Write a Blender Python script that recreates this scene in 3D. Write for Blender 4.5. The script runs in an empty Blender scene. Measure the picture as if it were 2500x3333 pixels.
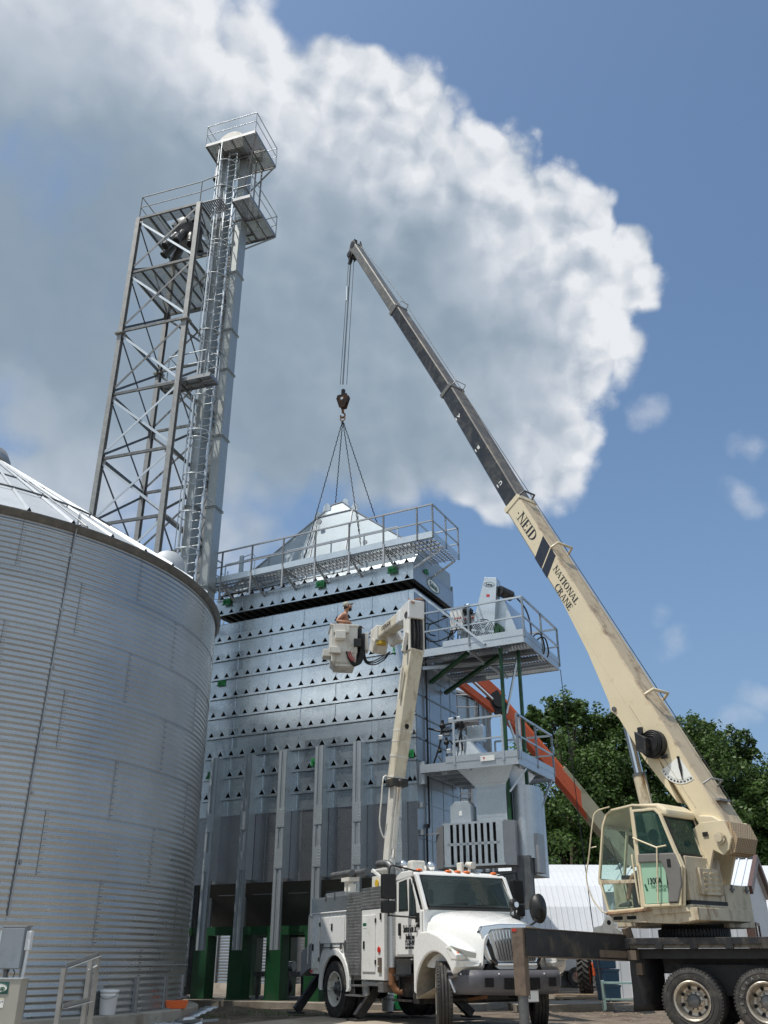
import bpy, bmesh, math, random
from mathutils import Vector, Matrix
R=math.radians; PI=math.pi; sin=math.sin; cos=math.cos
rnd=random.Random(7)
sc=bpy.context.scene; COL=sc.collection
# ---------------------------------------------------------------- camera
EYE=1.08; TILT=R(26.3); FPX=2950.0
cam=bpy.data.objects.new('camera',bpy.data.cameras.new('camera')); COL.objects.link(cam)
cam.location=(0,0,EYE); cam.rotation_euler=(R(90)+TILT,0,0)
cam.data.sensor_fit='HORIZONTAL'; cam.data.sensor_width=36; cam.data.lens=36*FPX/2500
cam.data.clip_start=.1; cam.data.clip_end=6000
sc.camera=cam
W_TEST=0
sc.render.resolution_x=768; sc.render.resolution_y=1024
# ---------------------------------------------------------------- sun, sky, exposure
SUN_AZ=-111.0; SUN_EL=67.0      # azimuth from +Y, clockwise towards +X
sd=Vector((sin(R(SUN_AZ))*cos(R(SUN_EL)),cos(R(SUN_AZ))*cos(R(SUN_EL)),sin(R(SUN_EL))))
sl=bpy.data.lights.new('sun','SUN'); sl.energy=4.2; sl.angle=R(.55); sl.color=(1,.95,.87)
so=bpy.data.objects.new('sun',sl); COL.objects.link(so); so.rotation_euler=(-sd).to_track_quat('-Z','Y').to_euler()
sc.view_settings.view_transform='Standard'; sc.view_settings.look='None'
sc.view_settings.exposure=0.0; sc.view_settings.gamma=1; sc.view_settings.use_curve_mapping=False
W=bpy.data.worlds.new("World"); sc.world=W; W.use_nodes=True
NT=W.node_tree; NT.nodes.clear()
def azel(a,e): a,e=R(a),R(e); return (sin(a)*cos(e),cos(a)*cos(e),sin(e))
class G:
    """small wrapper for node graphs"""
    def __init__(s,nt): s.nt=nt
    def n(s,t,**k):
        o=s.nt.nodes.new(t)
        for a,b in k.items(): setattr(o,a,b)
        return o
    def put(s,sock,v):
        if v is None: return
        if isinstance(v,bpy.types.NodeSocket): s.nt.links.new(v,sock)
        else: sock.default_value=v
    def m(s,op,a,b=None,c=None,clamp=False):
        o=s.n('ShaderNodeMath',operation=op,use_clamp=clamp)
        for i,v in enumerate((a,b,c)): s.put(o.inputs[i],v) if v is not None else None
        return o.outputs[0]
    def vm(s,op,a,b=None,out=0):
        o=s.n('ShaderNodeVectorMath',operation=op); s.put(o.inputs[0],a)
        if b is not None: s.put(o.inputs[1],b)
        return o.outputs[out]
    def mr(s,v,a,b,c=0.,d=1.,smooth=False):
        o=s.n('ShaderNodeMapRange'); o.clamp=True
        if smooth: o.interpolation_type='SMOOTHSTEP'
        for i,x in enumerate((v,a,b,c,d)): s.put(o.inputs[i],x)
        return o.outputs[0]
    def noise(s,vec,scale,detail=4,rough=.55,dist=0,out=0):
        o=s.n('ShaderNodeTexNoise'); s.put(o.inputs['Vector'],vec); o.inputs['Scale'].default_value=scale
        o.inputs['Detail'].default_value=detail; o.inputs['Roughness'].default_value=rough; o.inputs['Distortion'].default_value=dist
        return o.outputs[out]
    def mix(s,f,a,b,blend='MIX'):
        o=s.n('ShaderNodeMix',data_type='RGBA',blend_type=blend)
        s.put(o.inputs[0],f); s.put(o.inputs[6],a); s.put(o.inputs[7],b)
        return o.outputs[2]
g=G(NT)
tc=g.n('ShaderNodeTexCoord').outputs['Generated']
sky=g.n('ShaderNodeTexSky'); sky.sky_type='NISHITA'; sky.sun_disc=False
sky.sun_elevation=R(SUN_EL); sky.sun_rotation=R(SUN_AZ); sky.air_density=1.0; sky.dust_density=1.5; sky.ozone_density=1.3
def pxdir(px,py):   # direction of a place in the sky, read off the photograph once
    x=(px-1250)/FPX; y=(1666.5-py)/FPX
    return Vector((x,cos(TILT)-y*sin(TILT),sin(TILT)+y*cos(TILT))).normalized()
# cumulus bodies: (place, angular radius in degrees)
BLOBS=[(1130,340,4.4),(1310,430,4.4),(980,420,3.4),(1480,600,5.0),(1680,760,4.4),(1850,830,4.2),(1980,900,3.6),(2070,870,2.9),(1940,1010,3.6),(1730,1420,4.4),(1300,800,9.4),(1600,1020,7.6),
 (1740,1150,5.2),(1480,1330,6.2),(1300,1450,5.6),(1150,1250,9.0),(1640,1480,3.4),(1560,1600,2.2),(950,900,10.5),(1040,820,7.0),(900,1300,9.0),
 (130,200,11),(480,260,9.6),(700,380,7.4),(760,200,4.4),(820,560,6),(-200,700,14),(300,800,14),(650,700,10),(450,1250,9.5),(620,1480,7),(200,1600,4.6),(60,1640,4.0),(-40,1080,4.0),(-300,1300,5)]
SMALL=[(2110,1310,1.5),(2200,2080,1.3),(2130,2010,.9),(2400,2330,1.5),(2460,2250,1.3),(2410,1440,1.2),(2380,1600,1.1)]
warp=g.n('ShaderNodeVectorMath',operation='SCALE'); g.put(warp.inputs[0],g.vm('SUBTRACT',g.noise(tc,7.,3,.5,out=1),(.5,.5,.5))); warp.inputs['Scale'].default_value=.11
dirw=g.vm('NORMALIZE',g.vm('ADD',g.vm('NORMALIZE',tc),warp.outputs[0]))
def blobs(L,vec,k):
    acc=None
    for (px,py,r) in L:
        d=pxdir(px,py); cr=cos(R(r)); v=g.m('MULTIPLY_ADD',g.vm('DOT_PRODUCT',vec,tuple(d),out=1),1/(1-cr),-cr/(1-cr))
        acc=v if acc is None else (g.m('SMOOTH_MAX',acc,v,k) if k else g.m('MAXIMUM',acc,v))
    return acc
acc=g.m('MAXIMUM',blobs(BLOBS,dirw,.3),-1.1)
fb=g.noise(tc,8.5,9,.60)
lowf_=g.noise(tc,5.5,4,.5)
# billows: rounded cauliflower lumps
def billow(vec,sc_):
    v=g.n('ShaderNodeTexVoronoi'); g.put(v.inputs['Vector'],vec); v.inputs['Scale'].default_value=sc_; return v.outputs['Distance']
wv_=g.n('ShaderNodeVectorMath',operation='SCALE'); g.put(wv_.inputs[0],g.vm('SUBTRACT',g.noise(tc,16.,5,.6,out=1),(.5,.5,.5))); wv_.inputs['Scale'].default_value=.045
bv=g.vm('ADD',tc,wv_.outputs[0])
bw=g.m('ADD',g.m('MULTIPLY',billow(bv,15.),.62),g.m('MULTIPLY',billow(bv,38.),.38))     # 0 at lump centres
D=g.m('ADD',acc,g.m('MULTIPLY',g.m('SUBTRACT',fb,.5),.80))
soft=g.mr(g.vm('DOT_PRODUCT',tc,tuple(pxdir(1750,600)),out=1),.985,.90,0,1)   # crisper towers to the right, soft veil to the left
lump=g.m('MULTIPLY_ADD',soft,-.68,1.)
D=g.m('ADD',D,g.m('MULTIPLY',g.m('SUBTRACT',.42,bw),g.m('MULTIPLY',lump,1.05)))
D=g.m('ADD',D,g.m('MULTIPLY',g.m('MULTIPLY',g.m('SUBTRACT',lowf_,.5),soft),2.0))
D=g.m('ADD',D,-.04)
sm=g.m('ADD',g.m('MULTIPLY',g.m('MAXIMUM',blobs(SMALL,dirw,0),-1.5),.45),g.m('MULTIPLY',g.m('SUBTRACT',fb,.5),2.2))
wisp=g.m('MULTIPLY',g.mr(sm,-.1,.75,0,1,True),.50)
# the unseen sky behind the viewpoint: broken cloud of the same kind
sep=g.n('ShaderNodeSeparateXYZ'); g.put(sep.inputs[0],tc)
back=g.mr(sep.outputs[1],.15,-.1)
Db=g.m('MULTIPLY',g.m('SUBTRACT',g.noise(tc,2.3,7,.6),.47),6.)
D=g.m('MAXIMUM',D,g.m('ADD',Db,g.m('MULTIPLY',g.m('SUBTRACT',back,1.),6.)))
sharp=g.m('MULTIPLY_ADD',soft,.36,.34)
mask=g.m('MAXIMUM',g.mr(D,-.06,sharp,0,1,True),wisp)
# relief: lump tops facing up and right are bright, thick middles grey
sh=g.vm('ADD',bv,(.013,.0,.015))
bw2=g.m('ADD',g.m('MULTIPLY',billow(sh,15.),.62),g.m('MULTIPLY',billow(sh,38.),.38))
rel=g.m('MULTIPLY',g.m('SUBTRACT',bw2,bw),1.25)
rel=g.m('ADD',rel,g.m('MULTIPLY',g.m('SUBTRACT',fb,.5),.55))
grey=blobs([(1060,1180,11.5),(1280,1100,8.5),(1450,1250,6.5),(1420,860,4),(100,900,13),(400,760,9),(600,1150,8)],dirw,.6)
grey=g.mr(g.m('ADD',grey,g.m('MULTIPLY',g.m('SUBTRACT',lowf_,.5),1.3)),-.9,1.0,0,1,True)
thick=g.mr(D,.0,1.6)
br=g.m('MULTIPLY_ADD',thick,-.12,.93)
br=g.m('ADD',br,g.m('MULTIPLY',g.m('MULTIPLY',rel,lump),g.m('MULTIPLY_ADD',grey,-.80,1.)))
br=g.m('SUBTRACT',br,g.m('MULTIPLY',soft,.10))
br=g.m('ADD',br,g.m('MULTIPLY',g.m('SUBTRACT',lowf_,.5),.45))
br=g.m('SUBTRACT',br,g.m('MULTIPLY',grey,.62))
lit=g.mr(g.m('ADD',blobs([(180,80,5.5),(560,60,5.5),(800,120,4),(20,1580,5),(90,1330,2.6),(1650,1310,2.6),(1480,1330,2.4),(1800,1260,2.4),(1560,900,3)],dirw,.3),g.m('MULTIPLY',g.m('SUBTRACT',fb,.5),3.0)),-.6,1.1,0,1,True)
br=g.m('ADD',br,g.m('MULTIPLY',lit,.17))
br=g.m('MAXIMUM',g.m('MINIMUM',br,1.),0.)
cr_=g.n('ShaderNodeValToRGB'); g.put(cr_.inputs[0],br)
el=cr_.color_ramp.elements; el[0].position=0; el[0].color=(.22,.295,.375,1); el[1].position=1; el[1].color=(.84,.86,.89,1)
e=el.new(.25); e.color=(.30,.38,.46,1); e=el.new(.6); e.color=(.50,.56,.64,1)
SKY_STRENGTH=.125
skyv=g.vm('MULTIPLY',sky.outputs[0],(SKY_STRENGTH*1.04,SKY_STRENGTH*1.16,SKY_STRENGTH*1.19))
hz=g.mr(sep.outputs[2],-.02,.55,0,1)   # summer haze takes the glare out of the low sky
skyc=g.mix(g.mr(sep.outputs[2],.0,.50,.80,.0),skyv,(.182,.295,.490,1))
col=g.mix(g.m('MULTIPLY',mask,.97),skyc,cr_.outputs[0])
col=g.mix(g.m('MULTIPLY',back,.70),col,(.52,.63,.73,1))   # bright hazy sky on the unseen side
bg=g.n('ShaderNodeBackground'); g.put(bg.inputs[0],col); bg.inputs[1].default_value=1.0
g.put(g.n('ShaderNodeOutputWorld').inputs[0],bg.outputs[0])
# ---------------------------------------------------------------- materials
MATS={}
def newmat(name):
    m=bpy.data.materials.new(name); m.use_nodes=True; m.node_tree.nodes.clear(); MATS[name]=m
    q=G(m.node_tree); b=q.n('ShaderNodeBsdfPrincipled'); o=q.n('ShaderNodeOutputMaterial'); q.put(o.inputs[0],b.outputs[0])
    return m,q,b
def c4(c): return (c[0],c[1],c[2],1)
def mat(name,col,rough=.6,metal=0.,var=.12,vs=3.,dirt=None,da=.5,ds=2.,bump=0.,bs=40.,rv=.1,streak=False,spec=None,coat=0.):
    """surface with mottled colour, optional dirt patches (own colour) and fine bump"""
    m,q,b=newmat(name)
    oc=q.n('ShaderNodeTexCoord').outputs['Object']
    n1=q.noise(oc,vs,6,.6)
    k=q.mr(n1,.25,.75,1-var,1+var)
    c=q.vm('MULTIPLY',tuple(col),None) if False else q.n('ShaderNodeVectorMath',operation='SCALE')
    c.inputs[0].default_value=col; q.put(c.inputs['Scale'],k); out=c.outputs[0]
    if dirt is not None:
        v=oc
        if streak: v=q.vm('MULTIPLY',q.vm('ADD',oc,q.vm('MULTIPLY',q.noise(oc,3.,3,out=1),(.25,.25,.25))),(1.6,1.6,.45))
        n2=q.noise(v,ds,8,.68); f=q.mr(n2,.62-da*.3,.78-da*.2,0,1)
        out=q.mix(f,out,c4(dirt))
    q.put(b.inputs['Base Color'],out)
    q.put(b.inputs['Roughness'],q.mr(q.noise(oc,vs*4,4),.3,.7,max(.02,rough-rv),min(1,rough+rv)))
    b.inputs['Metallic'].default_value=metal
    if spec is not None: b.inputs['Specular IOR Level'].default_value=spec
    if coat: b.inputs['Coat Weight'].default_value=coat; b.inputs['Coat Roughness'].default_value=.08
    if bump:
        bn=q.n('ShaderNodeBump'); bn.inputs['Strength'].default_value=bump; bn.inputs['Distance'].default_value=.02
        q.put(bn.inputs['Height'],q.noise(oc,bs,5)); q.put(b.inputs['Normal'],bn.outputs[0])
    return m
def galv(name,col=(.60,.63,.66),rough=.36,metal=.9,cell=None,wav=.25,spang=45.):
    """galvanised sheet: spangle, faint waviness of thin plate, each sheet a little different"""
    m,q,b=newmat(name)
    oc=q.n('ShaderNodeTexCoord').outputs['Object']
    vo=q.n('ShaderNodeTexVoronoi'); q.put(vo.inputs['Vector'],oc); vo.inputs['Scale'].default_value=spang
    sp=q.n('ShaderNodeSeparateColor'); q.put(sp.inputs[0],vo.outputs['Color'])
    k=q.mr(sp.outputs[0],0,1,.92,1.07)
    k=q.m('MULTIPLY',k,q.mr(q.noise(oc,1.7,6,.65),.3,.7,.93,1.05))
    rr=q.mr(q.noise(oc,2.6,5,.6),.3,.7,rough-.03,rough+.05)
    if cell:
        cv=q.vm('DIVIDE',oc,cell); cv=q.vm('FLOOR',cv)
        wn=q.n('ShaderNodeTexWhiteNoise'); q.put(wn.inputs['Vector'],cv)
        k=q.m('MULTIPLY',k,q.mr(wn.outputs[0],0,1,.90,1.08)); rr=q.m('ADD',rr,q.mr(wn.outputs[0],0,1,-.04,.05))
    c=q.n('ShaderNodeVectorMath',operation='SCALE'); c.inputs[0].default_value=col; q.put(c.inputs['Scale'],k)
    q.put(b.inputs['Base Color'],c.outputs[0]); q.put(b.inputs['Roughness'],rr); b.inputs['Metallic'].default_value=metal
    bn=q.n('ShaderNodeBump'); bn.inputs['Strength'].default_value=wav; bn.inputs['Distance'].default_value=.02
    q.put(bn.inputs['Height'],q.noise(oc,1.6,3,.5)); q.put(b.inputs['Normal'],bn.outputs[0])
    return m
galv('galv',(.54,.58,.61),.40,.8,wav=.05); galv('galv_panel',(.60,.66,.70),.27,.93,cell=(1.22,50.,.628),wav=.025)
galv('galv_wall',(.42,.44,.455),.30,.86,cell=(50.,50.,1.044),wav=.01,spang=60)
galv('galv_dull',(.38,.39,.40),.5,.75); galv('galv_roof',(.46,.49,.52),.58,.45,wav=.08)
galv('grating',(.30,.31,.32),.5,.8)
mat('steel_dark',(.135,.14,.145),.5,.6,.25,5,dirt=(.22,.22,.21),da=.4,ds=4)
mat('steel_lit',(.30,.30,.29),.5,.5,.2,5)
mat('interior',(.012,.012,.014),.9)
mat('green',(.007,.058,.019),.42,0,.2,3,dirt=(.03,.05,.03),da=.3,ds=5)
mat('bright_green',(.02,.22,.07),.45)
mat('white_paint',(.76,.76,.74),.26,0,.03,2,dirt=(.60,.57,.50),da=.12,ds=3.5,coat=.5)
mat('white_worn',(.68,.66,.60),.4,0,.06,3,dirt=(.38,.33,.25),da=.38,ds=3.,streak=True)
mat('cream',(.68,.59,.41),.38,0,.04,2,dirt=(.48,.37,.22),da=.12,ds=2.2,coat=.25)
mat('cream_worn',(.56,.49,.36),.5,0,.1,4,dirt=(.22,.14,.07),da=.45,ds=3.5,streak=True)
mat('boom_top',(.50,.41,.28),.5,0,.1,3,dirt=(.16,.10,.055),da=.38,ds=2.2)
mat('boom_dark',(.020,.021,.023),.38,0,.4,2,dirt=(.075,.07,.06),da=.45,ds=3.)
mat('boom_grey',(.15,.15,.14),.45,.2,.25,3,dirt=(.28,.25,.2),da=.4,ds=4)
mat('black_paint',(.018,.018,.02),.45,0,.3,4,dirt=(.09,.075,.06),da=.4,ds=4)
mat('black_steel',(.022,.022,.024),.5,0,.4,4,dirt=(.10,.08,.055),da=.36,ds=3.)
mat('primer_brown',(.16,.12,.09),.6,.1,.25,4,dirt=(.07,.05,.04),da=.5,ds=4)
mat('rubber',(.035,.034,.033),.78,0,.2,6,dirt=(.12,.105,.09),da=.4,ds=4,bump=.3,bs=60)
mat('rubber_grey',(.075,.072,.07),.8,0,.15,6,dirt=(.17,.15,.13),da=.45,ds=4)
mat('chrome',(.78,.78,.78),.10,1,.03,4,rv=.05)
mat('alu',(.56,.56,.55),.38,.9,.1,4)
mat('rim_alu',(.52,.47,.40),.34,.75,.15,6,dirt=(.25,.2,.15),da=.4,ds=5)
mat('rim_white',(.72,.70,.62),.4,0,.08,5,dirt=(.35,.3,.24),da=.35,ds=6)
mat('plastic_grey',(.10,.10,.115),.45,0,.15,4,dirt=(.05,.05,.05),da=.3)
mat('trim_grey',(.17,.165,.155),.6); mat('mint',(.34,.55,.40),.35,0,.05,2)
mat('lens',(.55,.56,.50),.12,0,.1,8,coat=.6); mat('amber',(.75,.16,.03),.25,0,.05); mat('red_lens',(.5,.03,.02),.3)
mat('orange',(.62,.10,.025),.4,0,.12,3,dirt=(.28,.06,.03),da=.3,ds=3); mat('orange_plastic',(.85,.16,.04),.5)
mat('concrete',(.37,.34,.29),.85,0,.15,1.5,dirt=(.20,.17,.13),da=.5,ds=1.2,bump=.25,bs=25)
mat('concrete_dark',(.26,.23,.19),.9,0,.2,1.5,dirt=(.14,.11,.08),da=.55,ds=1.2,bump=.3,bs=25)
mat('wood',(.38,.28,.18),.75,0,.2,6); mat('pail_white',(.72,.73,.74),.45,0,.04)
mat('hide_black',(.01,.01,.01),.5); mat('ink',(.012,.014,.016),.5,0,.02); mat('ink_green',(.015,.10,.05),.5,0,.02); mat('decal_white',(.78,.8,.78),.4,0,.02)
mat('ink_white',(.75,.76,.74),.5,0,.05); mat('sticker_red',(.55,.03,.02),.5); mat('navy',(.016,.02,.032),.4,0,.05)
mat('brown_trim',(.10,.055,.045),.5); mat('white_siding',(.62,.64,.67),.45,0,.04); mat('pale_roof',(.74,.77,.80),.34,.15,.05)
mat('skin',(.40,.20,.125),.55,0,.10,12); mat('hair',(.03,.02,.015),.7); mat('cap_grey',(.35,.34,.29),.8,0,.3,30); mat('shorts',(.05,.05,.06),.8); mat('shoe',(.06,.058,.055),.7,0,.3,20); mat('red_cloth',(.5,.03,.04),.8)
mat('rope',(.02,.02,.022),.6); mat('cable',(.05,.048,.045),.45,.5); mat('grey_box',(.24,.27,.30),.45,.1,.06,3,dirt=(.17,.19,.21),da=.3); mat('cabinet',(.36,.35,.31),.45,.1,.06)
mat('bin_blue',(.02,.07,.12),.5); mat('rust',(.20,.09,.04),.8,0,.3,8); mat('yellow',(.6,.4,.03),.5); mat('pvc',(.66,.68,.70),.4)
def glass(name,col,rough=.03,tr=.55):
    """tinted pane: partly clear, with the mirror reflection of glass"""
    m,q,b=newmat(name); o=[n for n in m.node_tree.nodes if n.type=='OUTPUT_MATERIAL'][0]
    b.inputs['Base Color'].default_value=c4(col); b.inputs['Roughness'].default_value=rough
    b.inputs['Specular IOR Level'].default_value=.7
    t=q.n('ShaderNodeBsdfTransparent'); t.inputs[0].default_value=c4([min(1,x*2.2+.45) for x in col]); mx=q.n('ShaderNodeMixShader')
    q.put(mx.inputs[0],tr); q.put(mx.inputs[1],b.outputs[0]); q.put(mx.inputs[2],t.outputs[0]); q.put(o.inputs[0],mx.outputs[0]); return m
glass('glass_dark',(.045,.065,.068),tr=.22); glass('glass_green',(.05,.11,.10),tr=.70); glass('glass_clear',(.22,.25,.24),tr=.90)
# ---------------------------------------------------------------- mesh helpers
class MB:
    def __init__(s,M=None): s.v=[];s.f=[];s.mi=[];s.sm=[];s.M=M;s.cur=0
    def add(s,vs,fs,smooth=False):
        o=len(s.v)
        for p in vs:
            p=Vector(p); s.v.append(s.M@p if s.M else p)
        for f in fs: s.f.append([i+o for i in f]); s.mi.append(s.cur); s.sm.append(smooth)
        return s
    def box(s,a,b):
        (x0,y0,z0),(x1,y1,z1)=a,b
        x0,x1=min(x0,x1),max(x0,x1); y0,y1=min(y0,y1),max(y0,y1); z0,z1=min(z0,z1),max(z0,z1)
        return s.add([(x0,y0,z0),(x1,y0,z0),(x1,y1,z0),(x0,y1,z0),(x0,y0,z1),(x1,y0,z1),(x1,y1,z1),(x0,y1,z1)],
          [(0,3,2,1),(4,5,6,7),(0,1,5,4),(1,2,6,5),(2,3,7,6),(3,0,4,7)])
    def hexa(s,p): # 8 points, bottom loop then top loop
        return s.add(p,[(0,3,2,1),(4,5,6,7),(0,1,5,4),(1,2,6,5),(2,3,7,6),(3,0,4,7)])
    def bar(s,p,q,w,h=None,up=(0,0,1),w2=None,h2=None):
        h=w if h is None else h; w2=w if w2 is None else w2; h2=h if h2 is None else h2
        p=Vector(p);q=Vector(q);d=(q-p).normalized();u=Vector(up)
        if abs(d.dot(u))>.98: u=Vector((0,1,0)) if abs(d.y)<.9 else Vector((1,0,0))
        a=d.cross(u).normalized(); b=a.cross(d)
        L=[]
        for c,ww,hh in ((p,w,h),(q,w2,h2)):
            L+=[c-a*ww/2-b*hh/2,c+a*ww/2-b*hh/2,c+a*ww/2+b*hh/2,c-a*ww/2+b*hh/2]
        return s.hexa(L)
    def ell(s,p,q,w,t=.006,up=(0,0,1),flip=1): # angle section
        p=Vector(p);q=Vector(q);d=(q-p).normalized();u=Vector(up)
        if abs(d.dot(u))>.98: u=Vector((0,1,0))
        a=d.cross(u).normalized()*flip; b=a.cross(d)*flip
        for (o,ax,ay) in ((a*w/2,w,t),(b*w/2,t,w)):
            s.bar(p+o,q+o,ax,ay,up=up)
        return s
    def tube(s,p,q,r,n=8,r2=None,caps=True):
        p=Vector(p);q=Vector(q);r2=r if r2 is None else r2; d=(q-p)
        if d.length<1e-6: return s
        d.normalize(); u=Vector((0,0,1)) if abs(d.z)<.95 else Vector((0,1,0)); a=d.cross(u).normalized(); b=a.cross(d)
        vs=[p+(a*cos(2*PI*i/n)+b*sin(2*PI*i/n))*r for i in range(n)]+[q+(a*cos(2*PI*i/n)+b*sin(2*PI*i/n))*r2 for i in range(n)]
        s.add(vs,[(i,(i+1)%n,n+(i+1)%n,n+i) for i in range(n)],True)
        if caps: s.add(vs,[tuple(range(n-1,-1,-1)),tuple(range(n,2*n))])
        return s
    def path(s,pts,r,n=8,closed=False,smooth=True):
        pts=[Vector(p) for p in pts]
        if smooth and not closed and 3<=len(pts)<=9:      # bend hoses and rods gently through their points
            q=[pts[0]*2-pts[1]]+pts+[pts[-1]*2-pts[-2]]; o_=[]
            for i in range(1,len(q)-2):
                for k in range(5):
                    t=k/5; p0,p1,p2,p3=q[i-1],q[i],q[i+1],q[i+2]
                    o_.append(.5*((2*p1)+(p2-p0)*t+(2*p0-5*p1+4*p2-p3)*t*t+(3*p1-p0-3*p2+p3)*t**3))
            pts=o_+[pts[-1]]
        N=len(pts); rings=[]; prev=None
        for i,p in enumerate(pts):
            if closed: d=(pts[(i+1)%N]-pts[i-1])
            else: d=pts[min(i+1,N-1)]-pts[max(i-1,0)]
            d.normalize()
            if prev is None:
                u=Vector((0,0,1)) if abs(d.z)<.9 else Vector((0,1,0)); a=d.cross(u).normalized()
            else: a=(prev-d*prev.dot(d)).normalized()
            prev=a; b=a.cross(d); rings.append([p+(a*cos(2*PI*k/n)+b*sin(2*PI*k/n))*r for k in range(n)])
        vs=[v for ring in rings for v in ring]; fs=[]
        for i in range(N if closed else N-1):
            j=(i+1)%N
            for k in range(n): fs.append((i*n+k,i*n+(k+1)%n,j*n+(k+1)%n,j*n+k))
        s.add(vs,fs,True)
        if not closed: s.add(rings[0]+rings[-1],[tuple(range(n-1,-1,-1)),tuple(range(n,2*n))])
        return s
    def prism(s,poly,fn,w0,w1): # fn(u,v,w)->point
        n=len(poly); vs=[fn(u,v,w0) for u,v in poly]+[fn(u,v,w1) for u,v in poly]
        return s.add(vs,[tuple(range(n-1,-1,-1)),tuple(range(n,2*n))]+[(i,(i+1)%n,n+(i+1)%n,n+i) for i in range(n)])
    def frame(s,outer,inner,fn,w0,w1): # ring between two polygons of equal count
        n=len(outer)
        vs=[fn(u,v,w0) for u,v in outer]+[fn(u,v,w0) for u,v in inner]+[fn(u,v,w1) for u,v in outer]+[fn(u,v,w1) for u,v in inner]
        fs=[]
        for i in range(n):
            j=(i+1)%n
            fs+=[(i,j,n+j,n+i),(2*n+i,3*n+i,3*n+j,2*n+j),(i,2*n+i,2*n+j,j),(n+i,n+j,3*n+j,3*n+i)]
        return s.add(vs,fs)
    def lathe(s,prof,fn,n=24,a0=0,a1=2*PI,smooth=True): # prof [(r,h)], fn(x,y,h)
        full=abs(a1-a0-2*PI)<1e-6; k=n if full else n+1; vs=[]
        for r,h in prof:
            for i in range(k):
                a=a0+(a1-a0)*i/n; vs.append(fn(r*cos(a),r*sin(a),h))
        fs=[]
        for j in range(len(prof)-1):
            for i in range(n):
                i2=(i+1)%k; fs.append((j*k+i,j*k+i2,(j+1)*k+i2,(j+1)*k+i))
        return s.add(vs,fs,smooth)
    def ball(s,c,r,n=12,sc_=(1,1,1)):
        c=Vector(c); prof=[(r*sin(PI*i/8)+1e-5,r*cos(PI*i/8)) for i in range(9)]
        return s.lathe(prof,lambda x,y,h:(c.x+x*sc_[0],c.y+y*sc_[1],c.z+h*sc_[2]),n)
    def build(s,name,ms,parent=None,bevel=0,seg=2,label=None,shade=False,mods=None,solid=0):
        me=bpy.data.meshes.new(name); me.from_pydata([tuple(v) for v in s.v],[],s.f)
        if not isinstance(ms,(list,tuple)): ms=[ms]
        for m in ms: me.materials.append(MATS[m])
        me.polygons.foreach_set('material_index',s.mi)
        me.polygons.foreach_set('use_smooth',[True]*len(s.f) if shade else s.sm)
        me.update()
        bm=bmesh.new(); bm.from_mesh(me)
        if bevel or shade: bmesh.ops.remove_doubles(bm,verts=bm.verts,dist=1e-4)
        bmesh.ops.recalc_face_normals(bm,faces=bm.faces); bm.to_mesh(me); bm.free()
        o=bpy.data.objects.new(name,me); COL.objects.link(o)
        if parent: o.parent=parent
        if solid: q=o.modifiers.new('thick','SOLIDIFY'); q.thickness=solid; q.offset=0
        if bevel:
            q=o.modifiers.new('bevel','BEVEL'); q.width=bevel; q.segments=seg; q.limit_method='ANGLE'; q.angle_limit=R(35); q.harden_normals=False
        if label: o['label']=label
        return o
def tag(o,label,cat,group=None,kind=None):
    if label: o['label']=label
    if cat: o['category']=cat
    if group: o['group']=group
    if kind: o['kind']=kind
    return o
def thing(name,label,cat,loc=(0,0,0),rotz=0,group=None):
    o=bpy.data.objects.new(name,None); COL.objects.link(o); o.location=loc; o.rotation_euler=(0,0,rotz); o.empty_display_size=.3
    return tag(o,label,cat,group)
def joint(name,parent): # an inner node of a thing that only groups its sub-parts is a mesh, so none is made here
    return parent
def text(s,size,m,parent,loc,xd,yd,name='lettering',align='CENTER',wide=1.,ext=.004,shear=0,bold=0.,spacing=1.):
    cu=bpy.data.curves.new(name,'FONT'); cu.body=s; cu.size=size; cu.align_x=align; cu.align_y='CENTER'; cu.extrude=ext; cu.shear=shear; cu.offset=bold; cu.resolution_u=3; cu.space_character=spacing
    t=bpy.data.objects.new('t',cu); COL.objects.link(t)
    me=bpy.data.meshes.new_from_object(t.evaluated_get(bpy.context.evaluated_depsgraph_get()))
    bpy.data.objects.remove(t); me.name=name; me.materials.clear(); me.materials.append(MATS[m])
    o=bpy.data.objects.new(name,me); COL.objects.link(o)
    if parent: o.parent=parent
    x=Vector(xd).normalized(); y=Vector(yd); y=(y-x*y.dot(x)).normalized(); z=x.cross(y)
    M=Matrix((( x.x*wide,y.x,z.x,loc[0]),(x.y*wide,y.y,z.y,loc[1]),(x.z*wide,y.z,z.z,loc[2]),(0,0,0,1)))
    me.transform(M); return o
def dup(root,**k):
    r=root.copy(); COL.objects.link(r)
    def rec(src,dst):
        for ch in list(src.children):
            c=ch.copy(); COL.objects.link(c); c.parent=dst; rec(ch,c)
    rec(root,r); return r
def pxray(px,py):
    x=(px-1250)/FPX; y=(1666.5-py)/FPX
    return Vector((x,cos(TILT)-y*sin(TILT),sin(TILT)+y*cos(TILT)))
def rail(mb,pts,h,r=.02,posts=True,mids=(.5,),pts_every=1.2,square=False):
    """guard rail along a polyline (deck level), posts at the corners and between"""
    P=[Vector(p) for p in pts]; U=Vector((0,0,1))
    def seg(a,b,w):
        if square: mb.bar(a,b,w*2,w*2)
        else: mb.tube(a,b,w,6)
    for a,b in zip(P[:-1],P[1:]):
        seg(a+U*h,b+U*h,r)
        for m_ in mids: seg(a+U*h*m_,b+U*h*m_,r*.8)
        n=max(1,round((b-a).length/pts_every))
        for i in range(n+1):
            c=a.lerp(b,i/n); seg(c,c+U*h,r)
    return mb
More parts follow.
